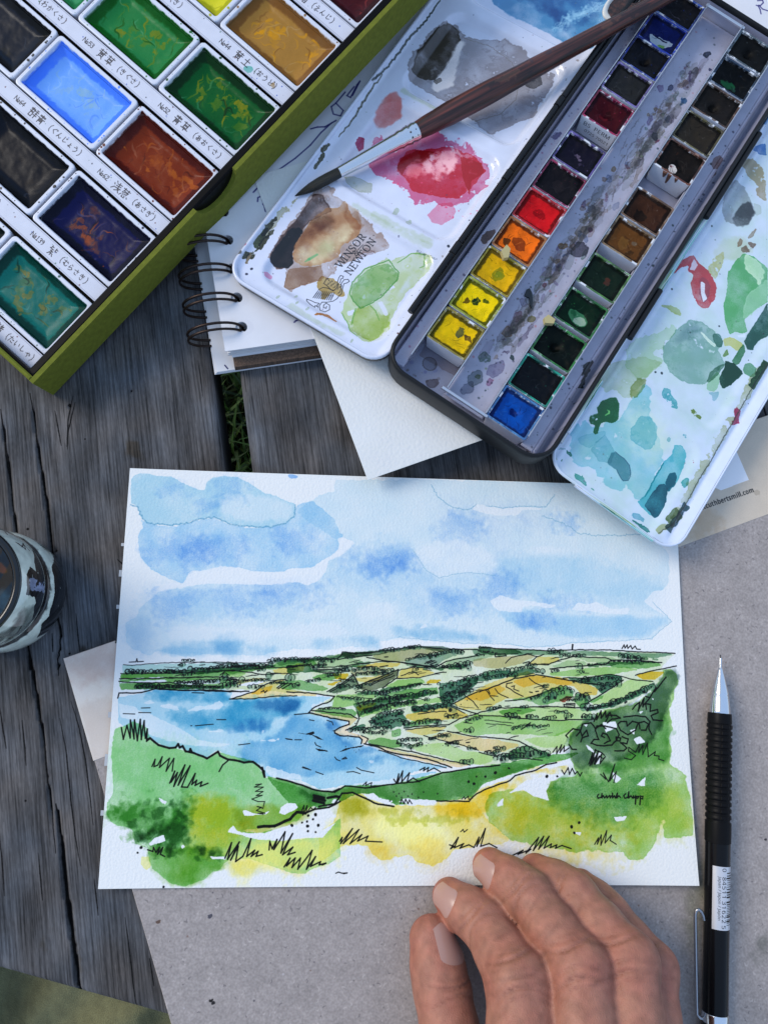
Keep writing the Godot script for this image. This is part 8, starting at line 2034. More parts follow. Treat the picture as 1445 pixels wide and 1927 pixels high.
	c.splat(0,0,200,66,260,0.06,0.35, [Color(0.25,0.25,0.34), Color(0.45,0.50,0.46), Color(0.4,0.3,0.36)], 0.6)
	var r2 := [46.2,53.1,46.9,61.7]
	c.splat(minf(r2[0], r2[2]), minf(r2[1], r2[3]), maxf(r2[0], r2[2]), maxf(r2[1], r2[3]), 70,0.06,0.2, [Color(0.2,0.25,0.3)], 0.8)
	c.splat(10,63,180,68,60,0.1,0.6, [Color(0.14,0.14,0.2), Color(0.4,0.32,0.26)], 0.6)
	# printed name and the winged beast beside it
	var inkc := Color(0.06,0.06,0.075)
	var w0 := Vector2(24.4,32.2); var w1 := Vector2(41.9,33.2)
	var n0 := Vector2(24,37); var n1 := Vector2(42.1,37.5)
	spaced(c, "WINSOR", "Droid Serif", 4.3, w0, w1, inkc)
	spaced(c, "NEWTON", "Droid Serif", 4.3, n0, n1, inkc)
	var am := Vector2(32.3,34.6)
	c.glyphs("&", "Droid Serif", 3.4, am.x, am.y, rad_to_deg((w1 - w0).angle()), inkc, 0.95)
	c.ink([28.4,34.4,31.4,34], 0.22, inkc)
	c.ink([34.9,33.4,37.9,33.8], 0.22, inkc)
	c.dot(43.5,35.1,0.2, inkc)
	c.wash([12.9,29,14.5,27.7,17.9,27.5,18.3,29.6,19.5,31.9,19.2,34.9,17.2,38,16.4,39.9,14.8,39.6,14.2,37.2,14.6,34.7,10.4,34.3,9.6,33,12.3,31.2], tint(176,150,84), {"a": 0.85, "soft": 0.5, "edge": 0.6})
	for q in [[12.5,29.9,14.3,30.8,15,32.6,15.1,34.8,15.9,35.2,17.9,35.3,18.8,34.3], [15.8,30,15.7,31.7,15.1,33.9,15.5,35], [16.1,30.1,17.6,30,18.5,30.3,17.8,31.2], [19,34.3,20.9,33.7,22.1,33.7,22.4,34.8,21.6,35.1,21,34.6,19.4,35.2], [18.8,35.8,21.3,35.8,22.3,37,21.9,37.9,20.8,37.5,19.9,36.7,17.8,37.4,15.8,38.2,14.6,37.9], [14.6,37.9,13.2,37.9,11.5,37.2,9.9,35.5,8.9,33.9,7.1,33.8,5.6,35.2,6.1,37.1,7.8,38,9.4,37,9.4,35.4,8.2,35.1,7.3,35.6,7.6,36.6,8.4,36.3], [7.9,33.2,7.3,31.8,7.2,30.1,6.8,28.3,6.2,28.6,5.6,30.7,5.5,32.8,6.3,32.5,6.3,33.8,6.8,33,7.8,33.3], [19.2,35.8,17.9,36.8,16.2,37.3,15.3,37]]:
		c.ink(q, 0.24, inkc, 0.9)
	for i in 10:
		var e := i / 9.0
		var p := Vector2(12.3,30).lerp(Vector2(14.9,35.6), e)
		var q := Vector2(8.6,30).lerp(Vector2(11.3,36.2), e)
		c.ink([p.x, p.y, lerpf(p.x, q.x, 0.5) + 0.25, lerpf(p.y, q.y, 0.5), q.x, q.y], 0.36, inkc, 0.9,0.8)
	for i in 12:
		var p := Vector2(16.5,31.4).lerp(Vector2(16.8,35.5), (i % 4) / 3.0) + Vector2(34,-24.5) * 0.0
		var rowv := (Vector2(18.3,32) - Vector2(16.5,31.4)) * (i / 4) * 0.5
		c.ink([p.x + rowv.x - 0.4, p.y + rowv.y, p.x + rowv.x, p.y + rowv.y + 0.5, p.x + rowv.x + 0.4, p.y + rowv.y], 0.18, inkc, 0.8)

func thick(a: Array, width: float) -> Array:
	# a band of the given width along a line
	var l := []; var r := []
	for i in a.size() / 2:
		var p := Vector2(a[2 * i], a[2 * i + 1])
		var i0 := maxi(i - 1,0); var i1 := mini(i + 1, a.size() / 2 - 1)
		var d := (Vector2(a[2 * i1], a[2 * i1 + 1]) - Vector2(a[2 * i0], a[2 * i0 + 1])).normalized().orthogonal() * width * 0.5
		l.append_array([p.x + d.x, p.y + d.y])
		r = [p.x - d.x, p.y - d.y] + r
	return l + r

func spaced(c: Canvas, text: String, font: String, size: float, from: Vector2, to: Vector2, col: Color) -> void:
	# letter-spaced capitals on a slanting baseline
	var n := text.length()
	var ang := rad_to_deg((to - from).angle())
	var wide := {"W": 1.25, "I": 0.55, "N": 1.05, "M": 1.2, "O": 1.05, "S": 0.8, "E": 0.85, "R": 0.95, "T": 0.95}
	var total := 0.0
	for ch in text: total += wide.get(ch, 1.0)
	var run := 0.0
	for ch in text:
		var p := from.lerp(to, run / total)
		c.glyphs(ch, font, size, p.x, p.y, ang, col, 0.95)
		run += wide.get(ch, 1.0)

func paint_right_flap(c: Canvas) -> void:
	c.speckle(NC, 0.02)
	var o := {"a": 0.85, "soft": 0.8, "wob": 1.6, "edge": 0.45, "var": 0.4}
	var aqua := tint(150,206,226); var sage := tint(172,204,178)
	c.wash([-4,6,196,6,196,50,-4,50], tint(206,226,228), {"a": 0.7, "soft": 5.0, "hard": 0.1, "edge": 0.0, "var": 0.9})
	# pale stains over most of it
	c.wash([37.7,-0.3,44.2,1,54,9.8,57.1,17.9,49.6,15.5,44.9,15.4,39,13.6,36.4,14.2,35.1,11.1,35.9,8.1,35,6.2,32.4,5.4,34.5,0.2], tint(190,206,192), o)
	c.wash([12.6,1.4,18.8,3.2,18.3,6.5,18.9,10,22.9,11.4,27,15.6,34.5,14.9,44.2,15.8,44.9,19.4,38.8,22.1,35.7,24,34.1,27.9,30.5,31.1,25.8,36.9,17.3,38.7,6.6,39.4,4.4,36.9,6.7,34,7,30.5,3.6,31.1,2.4,26.1,2.8,22,5.1,15.8,1.6,10.3,7,4.5], aqua, {"a": 0.85, "soft": 1.0, "wob": 1.8, "edge": 0.3, "var": 0.5})
	c.wash([29.8,16.8,35.6,19.1,35.4,24.2,35.6,30,30.2,36.2,21.9,36.9,20.9,30.2,22.2,22.5], tint(196,216,214), {"a": 0.6, "soft": 4.0, "hard": 0.1, "edge": 0.0, "body": 0.7})
	c.wash([26.7,20.7,33.3,21.5,35.4,24.2,33.7,28.7,29.7,31.4,24.9,31.6,23.3,30.1,22.8,26,23.1,22.4], tint(136,196,224), {"a": 0.8, "soft": 0.7, "wob": 1.8, "edge": 0.7})
	c.wash([13.7,12.3,18.6,13.6,16.7,17.7,14.9,20.7,10.4,21.1,8.2,16.7,10.1,12.1], tint(160,200,222), {"a": 0.75, "soft": 0.6, "edge": 0.7})
	c.wash([10.7,5.5,13.9,7.3,19.7,12.8,18.8,13.9,12.5,12,10.2,11.5,9.8,7], tint(160,204,226), {"a": 0.6, "soft": 0.6, "edge": 0.8})
	c.wash([10.4,19.9,14,19.3,15.3,20.5,15.1,24.9,14,28.1,11.5,30.1,8.8,30.3,7.6,28.6,8.5,26.6,9.8,24.3,9.4,20.7], tint(106,156,180), {"a": 0.9, "soft": 0.5, "edge": 0.9, "var": 0.5})
	c.ink(wiggle([15.3,20.4,15.1,24.9,14.3,27.8,11.5,30.1,8.9,30.4,7.6,28.9,8.4,26.7,9.8,24.5], 0.7,0.1,2), 0.3, tint(40,84,110), 0.9)
	c.wash([25.4,5.4,28.4,5.5,32,7.6,33.5,9.6,32.2,11.9,27.2,14.5,25.1,14.4,23.8,13.2,23,11.3,21.3,9.9,19.1,10.3,17.2,11,16.1,10.3,16.4,9.2,19.2,8.4,18.5,6.8,19.4,5.4,21.1,4.7,24,6.5], tint(0,76,34), {"a": 0.97, "soft": 0.4, "wob": 1.4, "edge": 0.15, "body": 1.0, "var": 0.15})
	c.ink([27.2,9.2,27.2,10.1,26.6,10.4,25,9.7], 0.7, tint(110,190,110), 0.8,0.8)
	c.blob(21.5,7.6,0.55,0.3, Color(0.85,0.90,0.93), {"a": 1.0, "soft": 0.2, "body": 1.0})
	# teal stroke
	c.wash([4.1,37.8,7.6,38.8,15.8,38.7,24,38.5,28.1,39.5,32,38.6,33.4,41,31.8,44.4,28.6,45.6,20.8,46.9,14.9,45.6,11.2,47.1,4.3,47.6,2.7,46.7,3.1,41.1], tint(88,184,206), {"a": 0.9, "soft": 0.6, "edge": 0.8, "var": 0.5})
	c.wash([4.6,40.6,9.7,40.9,15,41.6,16.5,43.1,14.9,45.6,11.2,47.1,4.9,47.7,2.7,46.7], tint(12,92,118), {"a": 0.9, "soft": 0.8, "edge": 0.4, "var": 0.6})
	c.wash([17.1,43.2,21.2,42.7,22.7,44.2,21.9,45.7,18.7,46.7,14.6,45.8], tint(14,110,136), {"a": 0.9, "soft": 0.5, "edge": 0.8, "var": 0.8})
	c.ink(wiggle([7.6,39.3,15.8,38.7,23.1,38.6], 0.7,0.15,4), 0.5, tint(0,110,130), 0.8)
	for q in [[tint(80,170,186), [46,23.6,48.3,23.2,49.6,25.4,48,27.6,47.2,30.6,44.4,32.1,43.4,29.7,44.5,25]], [tint(64,160,170), [20.6,48.7,23.3,48.4,23.9,49.9,21.6,50.8,19.3,50.3]], [tint(120,184,210), [37.3,38.4,38,40,36.4,41.9,35.9,39.9]], [tint(140,190,210), [31.4,35,33.2,34.9,33.3,36.3,31.8,36.3]], [tint(110,176,204), [-1.7,37.8,0,38.2,0.8,40.6,0.2,43.8,-0.7,43.5,-1.8,40.3,-3.6,37]], [tint(0,110,104), [-3,38.6,-2.5,42.6,-2,46.7,-3.4,48,-3.9,45.4,-3.6,40.4]], [tint(50,150,140), [-1.3,11.6,-0.6,14.5,-2.2,18,-2.7,16.3,-2.4,12.8]], [tint(60,150,130), [-2,19.3,-1.7,21.7,-3.1,21.8]], [tint(0,100,80), [4.3,3.7,4.3,6.1,3.4,7.5,3.4,5.5]], [tint(150,186,200), [0.7,1.8,3.7,1.3,4.6,4.5,2.5,1.6]], [tint(190,200,180), [-1.8,2.4,-0.1,2,-0.3,3.4,-1.8,3.6]], [tint(20,90,70), [-0.2,4.5,0.6,4.7,0.1,5.6,-0.6,5.3]],
			[tint(148,164,110), [39.6,11.7,45.6,12.9,46.7,15.7,41.6,16.4,37.7,15.9,36.1,14.4]], [tint(110,136,60), [47.3,36.7,48.9,37.4,48.2,41.7,46.8,42.3,46.1,38.6]], [tint(164,40,84), [58.9,50.9,59.9,54,57,55,55.4,56.2,53,53.6,56.2,52.5]], [tint(160,50,90), [31,47.4,31.5,47.8,30.5,48.5,30,48.1]], [tint(170,186,120), [75.7,4.2,77.1,5.3,79,8.5,79.7,12,78,13.8,76.7,11.4,77.2,8.1]], [tint(196,196,150), [101,12.5,106.9,12,112.4,14.2,110.3,16.2,104.3,17.5,99.5,17.4,99.6,14.8]]]:
		c.wash(q[1], q[0], {"a": 0.82, "soft": 0.6, "wob": 2.2, "edge": 0.7, "var": 0.5})
	# sage pool, its dark companion, green leaf, the red stroke
	c.wash([51.7,2.5,56.2,2.6,61.8,5.9,66.1,9.6,72.3,13,72,15.2,65.3,14.4,61.8,15.1,59.2,12.3,56.6,13.5,59,17.3,55.1,16.8,48.7,14.9,44.5,13.2,46.1,8.9,45.3,6.5], tint(188,216,196), {"a": 0.7, "soft": 1.0, "wob": 2.0, "edge": 0.3})
	c.wash([57.8,17.1,62,14.7,67.1,14.8,72.8,15.7,78.5,17.1,80.6,19.8,81.6,23.1,81.1,28.4,79.9,33.5,77,34.3,75.8,33.5,72.4,39,66.5,37.1,60.7,36.7,57.8,33.5,55.1,27.4,55.3,22.9], tint(138,178,176), {"a": 0.85, "soft": 0.8, "wob": 1.8, "edge": 0.8, "var": 0.6})
	c.wash([74.4,17.7,79.4,19.5,80.3,23.4,77.1,23.9,71.9,21.1,65.4,17.2,70.8,16.9], tint(116,150,172), {"a": 0.5, "soft": 3.0, "hard": 0.1, "edge": 0.0})
	c.wash([80.1,28.4,81.7,30.5,79.9,33.5,77.6,34.4,76.3,32.7,77.7,29.9], tint(70,128,122), {"a": 0.7, "soft": 0.7, "edge": 0.7})
	c.wash([77.2,23.3,77.6,24.5,76.7,32,75.6,31.9,75.7,28.6], tint(190,214,214), {"a": 0.7, "soft": 0.5, "body": 1.0, "edge": 0.6})
	c.wash([60.7,36.7,65.8,35.5,70.3,36.8,72.4,39,69.6,39.2,64.4,38.3], tint(86,134,118), {"a": 0.8, "soft": 0.6, "edge": 0.5})
	c.wash([66,39.8,70.4,39.7,73.8,38.1,75.1,41.8,74.7,46,73.6,47.2,67.3,45.5,63.2,43.4,63.9,41.6], tint(12,64,44), {"a": 0.95, "soft": 0.6, "edge": 0.3, "var": 0.4})
	c.wash([75.3,40.7,80.9,40.8,84.7,41.1,82.3,43.3,76,43.7,74.6,42.6], tint(48,116,72), {"a": 0.9, "soft": 0.6, "edge": 0.4})
	c.wash([74.8,46.2,77.6,45.8,79.2,47.3,78.4,50.2,76,51.7,73.8,50.5,73.8,47.5], tint(100,156,128), {"a": 0.9, "soft": 0.5, "edge": 0.7})
	c.wash([60.7,36.7,67.9,37.7,67.3,39.5,62.7,41.3,59.6,41.2,58.8,38.2], tint(150,200,164), {"a": 0.8, "soft": 0.8})
	c.wash([58.1,39.2,59.6,41.2,61.8,42.8,58.3,43.4,55.9,42.9,58.1,41.1], tint(140,186,210), {"a": 0.85, "soft": 0.5})
	c.wash([80.6,33.1,83.5,34.8,84.5,40.2,83.4,41.4,80.1,40.4,80.3,36.7,78.4,34.9], tint(206,206,130), {"a": 0.85, "soft": 0.8})
	c.wash([74.4,36.3,78.5,36.3,76.9,38.2,74.8,37.5], tint(96,136,62), {"a": 0.85, "soft": 0.5})
	c.wash([84.2,34.4,87.5,30,92.6,26,99.9,23.2,106.1,20.4,112,20.5,117.4,21.8,119,25.9,118.5,33.3,106.1,40.6,99.1,37.6,93.2,36.1,90,40,87.7,38.3,86.3,35.2], tint(96,176,116), {"a": 0.9, "soft": 0.8, "edge": 0.4, "var": 0.5})
	c.wash([117.4,21.8,118.7,26.1,116.8,33.3,109.5,34.1,111.6,31.3,111.9,25], tint(190,218,204), {"a": 0.75, "soft": 1.0, "body": 0.9, "edge": 0.2})
	c.wash([96.3,33.3,101.6,32.1,108.9,33.4,114.5,35.7,106.1,40.6,99.1,37.6,93.2,36.1], tint(150,196,178), {"a": 0.75, "soft": 1.2, "body": 0.8, "edge": 0.3})
	c.wash([85.4,40.7,94.4,40.3,104.1,40.7,106.1,40.6,93.9,47.7,89.1,45.5,84.6,45.6,83.4,43.4], tint(32,84,74), {"a": 0.95, "soft": 0.7, "edge": 0.3, "var": 0.4})
	c.wash([85.7,37,88.8,39.7,87.1,40.2,85.5,38.1], Color(0.86,0.9,0.94), {"a": 0.95, "soft": 0.4, "body": 1.0, "edge": 0})
	c.wash([90.8,2.1,96.7,1.2,99.9,3.2,102.8,4.9,100.7,8.2,101.1,11.4,100.1,15.5,96.9,19.4,92.4,21.6,88,21.3,85.8,19.1,86.6,16.2,88.7,12.9,91.7,10.1,95.4,8.9,95.4,5.5,97.9,5.4,93.9,2.9], tint(196,70,82), {"a": 0.9, "soft": 0.6, "wob": 1.6, "edge": 0.4, "var": 0.6})
	c.wash([101.4,5.8,100.1,8.1,97.1,8.4,96.2,6.5,98.8,5.9], Color(0.86,0.84,0.89), {"a": 0.8, "soft": 0.6, "body": 1.0, "edge": 0})
	c.wash([95.6,11.8,97.6,13.6,96,17,91.8,19.5,88.4,18.5,90.6,15.3], tint(140,84,108), {"a": 0.75, "soft": 1.0, "edge": 0.2, "body": 0.6})
	c.wash([94.9,12.9,95.3,14.7,92.6,16.6,90.9,19.1,88.6,18.4,91.3,15.6], Color(0.87,0.89,0.93), {"a": 1.0, "soft": 0.4, "body": 1.0, "edge": 0})
	# farther up: grey pool, brown drips, blue
	c.wash([130.2,2.8,136.4,0.9,142.2,2.6,142.1,7.2,139.7,11.7,135.6,16.2,129.8,17.1,125.5,13.5,124.5,8.5,126.8,4.6], tint(166,172,184), {"a": 0.85, "soft": 0.8, "wob": 1.8, "edge": 0.5, "var": 0.7})
	c.wash([134.6,10.2,138.9,12.7,135.6,16.2,129.8,17.1,125.5,13.5,126.2,10.6], tint(86,90,102), {"a": 0.85, "soft": 1.4, "hard": 0.4, "edge": 0.3, "var": 0.6})
	c.wash([139,14.2,140.2,17.1,137.5,19.2,135,18.1,135.9,15.8], tint(196,206,212), {"a": 0.8, "soft": 0.5, "edge": 0.9})
	c.wash([151,1,154.8,2.9,154.6,8.1,151,13.3,143.1,17.9,142.3,14.9,146.9,11.7,147.8,6], tint(172,158,136), {"a": 0.8, "soft": 1.0, "wob": 2.0, "edge": 0.4, "var": 0.6})
	c.wash([119.5,17.1,121.8,17.2,121.8,18.7,119.5,19.1,117.9,18.5], tint(150,122,108), {"a": 0.85, "soft": 0.5})
	c.wash([124.7,19.6,130.2,20.4,129.8,21.1,126.1,21.3,124,20], tint(150,132,118), {"a": 0.85, "soft": 0.5})
	c.wash([118.4,19.7,122.9,20.6,124.6,24.2,119.7,24,117.2,20.9], tint(132,110,102), {"a": 0.85, "soft": 0.7, "wob": 2.0})
	c.wash([158,2,160.8,1.9,165.2,5.1,160.6,7.8,158.2,5], tint(44,110,190), {"a": 0.9, "soft": 0.6})
	c.wash([172.4,-2.7,176.4,-1.4,171.7,1.3,170.2,-0.5], tint(90,140,200), {"a": 0.8, "soft": 0.8})
	c.wash([107.7,10.5,116.6,12.2,124.3,17.7,121.6,24.4,112.1,19.9], tint(206,214,196), {"a": 0.6, "soft": 2.5, "hard": 0.3})
	# gutter along the outer edge, hinge side rust, spots
	for q in [[-1.5,49.5,4.3,52.5,14.7,53.2,24.3,52.5,34.6,52.7,46,52.4,60.3,52.2,73.4,51.9,83.5,52.7]]:
		c.wash(thick(q, 3.0), tint(172,180,146), {"a": 0.7, "soft": 1.0, "wob": 2.6, "edge": 0.4, "var": 0.9})
		var shifted := []
		for i in q.size() / 2: shifted.append_array([q[2 * i], q[2 * i + 1] + 1.0])
		c.ink(wiggle(shifted, 0.8,0.2,5), 0.45, Color(0.20,0.23,0.16), 0.7,0.3)
	c.wash(thick([70.4,52.6,83.8,52.4], 3.2), tint(16,66,26), {"a": 0.95, "soft": 0.6, "wob": 1.6})
	c.wash(thick([1.7,53,7.1,54,14.9,54.6], 3.0), tint(52,84,96), {"a": 0.9, "soft": 0.6, "wob": 1.8})
	c.wash(thick([4,52.1,10.7,53.6], 5.0), tint(84,110,66), {"a": 0.7, "soft": 0.8, "wob": 2.6})
	for q in [[141.2,-3.4,2.6], [132.1,-3.6,2.4], [122.5,-3.4,2.6], [114.6,-3.7,2.4], [107.4,-3.3,2.0], [16,-3.2,2.6], [19.3,-2.8,2.0]]:
		c.blob(q[0], q[1], q[2] * 1.6,0.8, Color(0.58,0.44,0.34), {"a": 0.75, "soft": 0.8, "wob": 2.6, "edge": 0.3})
	c.wash([38,-0.5,40.6,0.3,46.3,-0.3,44.1,-1.9,37.2,-1.5], tint(172,146,92), {"a": 0.75, "soft": 1.2, "wob": 2.6})
	for q in [[14,-2.3,0.9, Color(0.10,0.22,0.48)], [10.9,-2.1,1.5, Color(0.08,0.32,0.52)], [29.5,-2.5,1.2, Color(0.05,0.18,0.10)], [22.8,-2.7,1.0, Color(0.42,0.60,0.46)]]:
		c.blob(q[0], q[1], q[2], q[2] * 0.7, q[3], {"a": 0.95, "soft": 0.3, "edge": 0.3})
	c.splat(-4,2,199,60,150,0.06,0.34, [Color(0.12,0.16,0.18), Color(0.35,0.45,0.42), Color(0.4,0.42,0.5)], 0.7)
	for q in [[85,4.9,0.45], [84.3,28.9,0.35], [62.6,2,0.5], [51.8,17.1,0.4], [53.1,19.4,0.5], [118.6,4.7,0.4], [79.9,46.2,0.2]]:
		c.dot(q[0], q[1], q[2], Color(0.10,0.16,0.18), 0.9)

func paint_pot(c: Canvas) -> void:
	# x: mm round the pot, 0 faces right (away from the picture's edge), counted towards the viewer; z: mm up the profile
	var k := Color(0.012,0.013,0.02)
	var o := {"a": 0.97, "soft": 0.6, "wob": 1.6, "body": 1.0, "edge": 0.1, "var": 0.1}
	for sh in [0.0,-135.0]:
		var g := {"a": 0.75, "soft": 1.6, "hard": 0.2, "body": 0.6, "edge": 0.0, "var": 0.6}
		c.wash([sh, 20.5, sh + 135,20.5, sh + 135,24.6, sh, 24.6], Color(0.14,0.145,0.15), {"a": 0.95, "soft": 0.9, "hard": 0.4, "body": 1.0, "edge": 0.0})
		c.wash([sh + 122,3, sh + 145,3, sh + 148,12, sh + 142,18, sh + 126,18, sh + 120,9], k, o)
		c.wash([sh + 121,22, sh + 140,21, sh + 145,27, sh + 138,36, sh + 126,35, sh + 119,28], k, o)
		c.wash([sh + 6,8, sh + 14,6, sh + 18,12, sh + 12,18, sh + 4,15], k, o)
		c.wash([sh + 2,24, sh + 9,22, sh + 12,28, sh + 6,34, sh + 1,31], k, o)
		c.wash([sh + 110,2, sh + 120,3, sh + 118,8, sh + 108,8], k, o)
		c.wash([sh + 130,34, sh + 138,33, sh + 138,42, sh + 131,43, sh + 128,39], k, o)
		c.wash([sh + 132,27, sh + 136,27, sh + 136,40, sh + 132,41], Color(0.66,0.70,0.84), {"a": 0.8, "soft": 1.0, "wob": 2.4, "body": 1.0, "edge": 0.0})
		c.wash([sh + 5,30, sh + 14,27, sh + 22,31, sh + 16,40, sh + 8,42], Color(0.24,0.26,0.25), g)
		c.wash([sh + 12,38, sh + 26,34, sh + 30,40, sh + 20,44], Color(0.30,0.32,0.31), g)
		c.wash([sh + 13,2, sh + 26,1, sh + 40,2, sh + 40,5, sh + 24,6, sh + 12,7], k, o)
		c.wash([sh + 100,6, sh + 118,9, sh + 120,14, sh + 108,15], Color(0.35,0.37,0.36), g)
		c.wash([sh + 104,28, sh + 116,30, sh + 112,38, sh + 104,36], Color(0.34,0.35,0.33), g)
		for q in [[sh + 118,34, sh + 120,38, sh + 118,40], [sh + 110,33, sh + 110,40], [sh + 113,33, sh + 110,36, sh + 114,40], [sh + 105,33, sh + 107,40], [sh + 14,34, sh + 17,32, sh + 22,33, sh + 26,31]]:
			c.ink(q, 0.6, k, 0.9)
		c.ink([sh + 121,33.5, sh + 118.6,34.5, sh + 121,36.5, sh + 118.5,38.8], 0.6, k, 0.9)
	c.splat(0,0,135,46,90,0.08,0.35, [k, Color(0.3,0.3,0.3)], 0.7)

# ---------------------------------------------------------------- the person: a hand on the paper, trousers below the table's end
var chains := []      # each: {bones: [[a, b, ra, rb]...], c: centre, r: reach, creases: [[point, along, dorsal, depth, width]...]}
var palm := []

func capsule(p: Vector3, e: Array) -> float:
	var a: Vector3 = e[0]
	var ba: Vector3 = e[4]
	var h := clampf((p - a).dot(ba) * e[5], 0.0,1.0)
	return (p - a - ba * h).length() - (e[2] + (e[3] - e[2]) * h)

func bone(a: Vector3, b: Vector3, ra: float, rb: float) -> Array:
	return [a, b, ra, rb, b - a, 1.0 / (b - a).length_squared()]

func smin(a: float, b: float, k: float) -> float:
	var h := maxf(k - absf(a - b), 0.0) / k
	return minf(a, b) - h * h * k * 0.25

func hand_field(p: Vector3) -> float:
	var pd := 1e9
	for e in palm: pd = smin(pd, capsule(p, e), 9.0)
	var best := 1e9
	for ch in chains:
		if (p - ch.c).length() - ch.r > minf(minf(best, pd), 6.0) + 8.0: continue
		var d := 1e9
		for e in ch.bones: d = smin(d, capsule(p, e), 3.0)
		if d < 2.5:
			for q in ch.creases:
				var v: Vector3 = p - q[0]
				var t := v.dot(q[1])
				if absf(t) < 4.0:
					var up := v.dot(q[2])
					if up > 0.0:
						var lat := v.dot(q[5])
						var line: float = t - q[6] * lat - q[7] * lat * lat
						d += q[3] * exp(-line * line / (q[4] * q[4])) * smoothstep(1.0,5.0, up) * exp(-lat * lat / 60.0)
		best = smin(best, d, 2.0)
	return smin(pd, best, 5.0)

func surface_nets(lo: Vector3, size: Vector3, cell: float) -> Array:
	# values only where the surface passes near, then one vertex in each crossed cell
	var nb := 5
	var bx := int(ceil(size.x / cell / nb)); var by := int(ceil(size.y / cell / nb)); var bz := int(ceil(size.z / cell / nb))
	var nx := bx * nb + 1; var ny := by * nb + 1; var nz := bz * nb + 1
	var val := PackedFloat32Array()
	val.resize(nx * ny * nz)
	val.fill(99.0)
	var live := []
	var reach := nb * cell * 0.87 + 2.0
	for k in bz:
		for j in by:
			for i in bx:
				var c := lo + (Vector3(i, j, k) + Vector3.ONE * 0.5) * nb * cell
				var d := hand_field(c)
				if absf(d) < reach:
					live.append(Vector3i(i, j, k))
				elif d < 0.0:
					for z in nb + 1:
						for y in nb + 1:
							for x in nb + 1:
								var q := (i * nb + x) + nx * ((j * nb + y) + ny * (k * nb + z))
								if val[q] == 99.0: val[q] = -9.0
	for b in live:
		for z in nb + 1:
			for y in nb + 1:
				for x in nb + 1:
					var X: int = b.x * nb + x; var Y: int = b.y * nb + y; var Z: int = b.z * nb + z
					var q := X + nx * (Y + ny * Z)
					if val[q] == 99.0 or val[q] == -9.0: val[q] = hand_field(lo + Vector3(X, Y, Z) * cell)
	var at_cell := {}
	var v := PackedVector3Array()
	var id := PackedInt32Array()
	var corner := []
	for z in 2:
		for y in 2:
			for x in 2: corner.append(Vector3(x, y, z))
	var edges := [[0,1], [2,3], [4,5], [6,7], [0,2], [1,3], [4,6], [5,7], [0,4], [1,5], [2,6], [3,7]]
	for b in live:
		for z in nb:
			for y in nb:
				for x in nb:
					var X: int = b.x * nb + x; var Y: int = b.y * nb + y; var Z: int = b.z * nb + z
					var q := X + nx * (Y + ny * Z)
					var s := [val[q], val[q + 1], val[q + nx], val[q + nx + 1], val[q + nx * ny], val[q + nx * ny + 1], val[q + nx * ny + nx], val[q + nx * ny + nx + 1]]
					var sum := Vector3.ZERO
					var n := 0
					for e in edges:
						var a: float = s[e[0]]; var c: float = s[e[1]]
						if (a < 0.0) != (c < 0.0):
							sum += corner[e[0]].lerp(corner[e[1]], a / (a - c))
							n += 1
					if n:
						at_cell[q] = v.size()
						v.append(lo + (Vector3(X, Y, Z) + sum / n) * cell)
	for q in at_cell:
		var a: int = at_cell[q]
		var d0 := val[q]
		for ax in 3:
			var st: int = [1, nx, nx * ny][ax]
			var o1: int = [nx, nx * ny, 1][ax]
			var o2: int = [nx * ny, 1, nx][ax]
			if q + st >= val.size(): continue
			var d1 := val[q + st]
			if (d0 < 0.0) == (d1 < 0.0): continue
			if not (at_cell.has(q - o1) and at_cell.has(q - o2) and at_cell.has(q - o1 - o2)): continue
			var b: int = at_cell[q - o1]; var c: int = at_cell[q - o1 - o2]; var d: int = at_cell[q - o2]
			if d0 < 0.0: id.append_array(PackedInt32Array([a, c, b, a, d, c]))
			else: id.append_array(PackedInt32Array([a, b, c, a, c, d]))
	return [v, id]

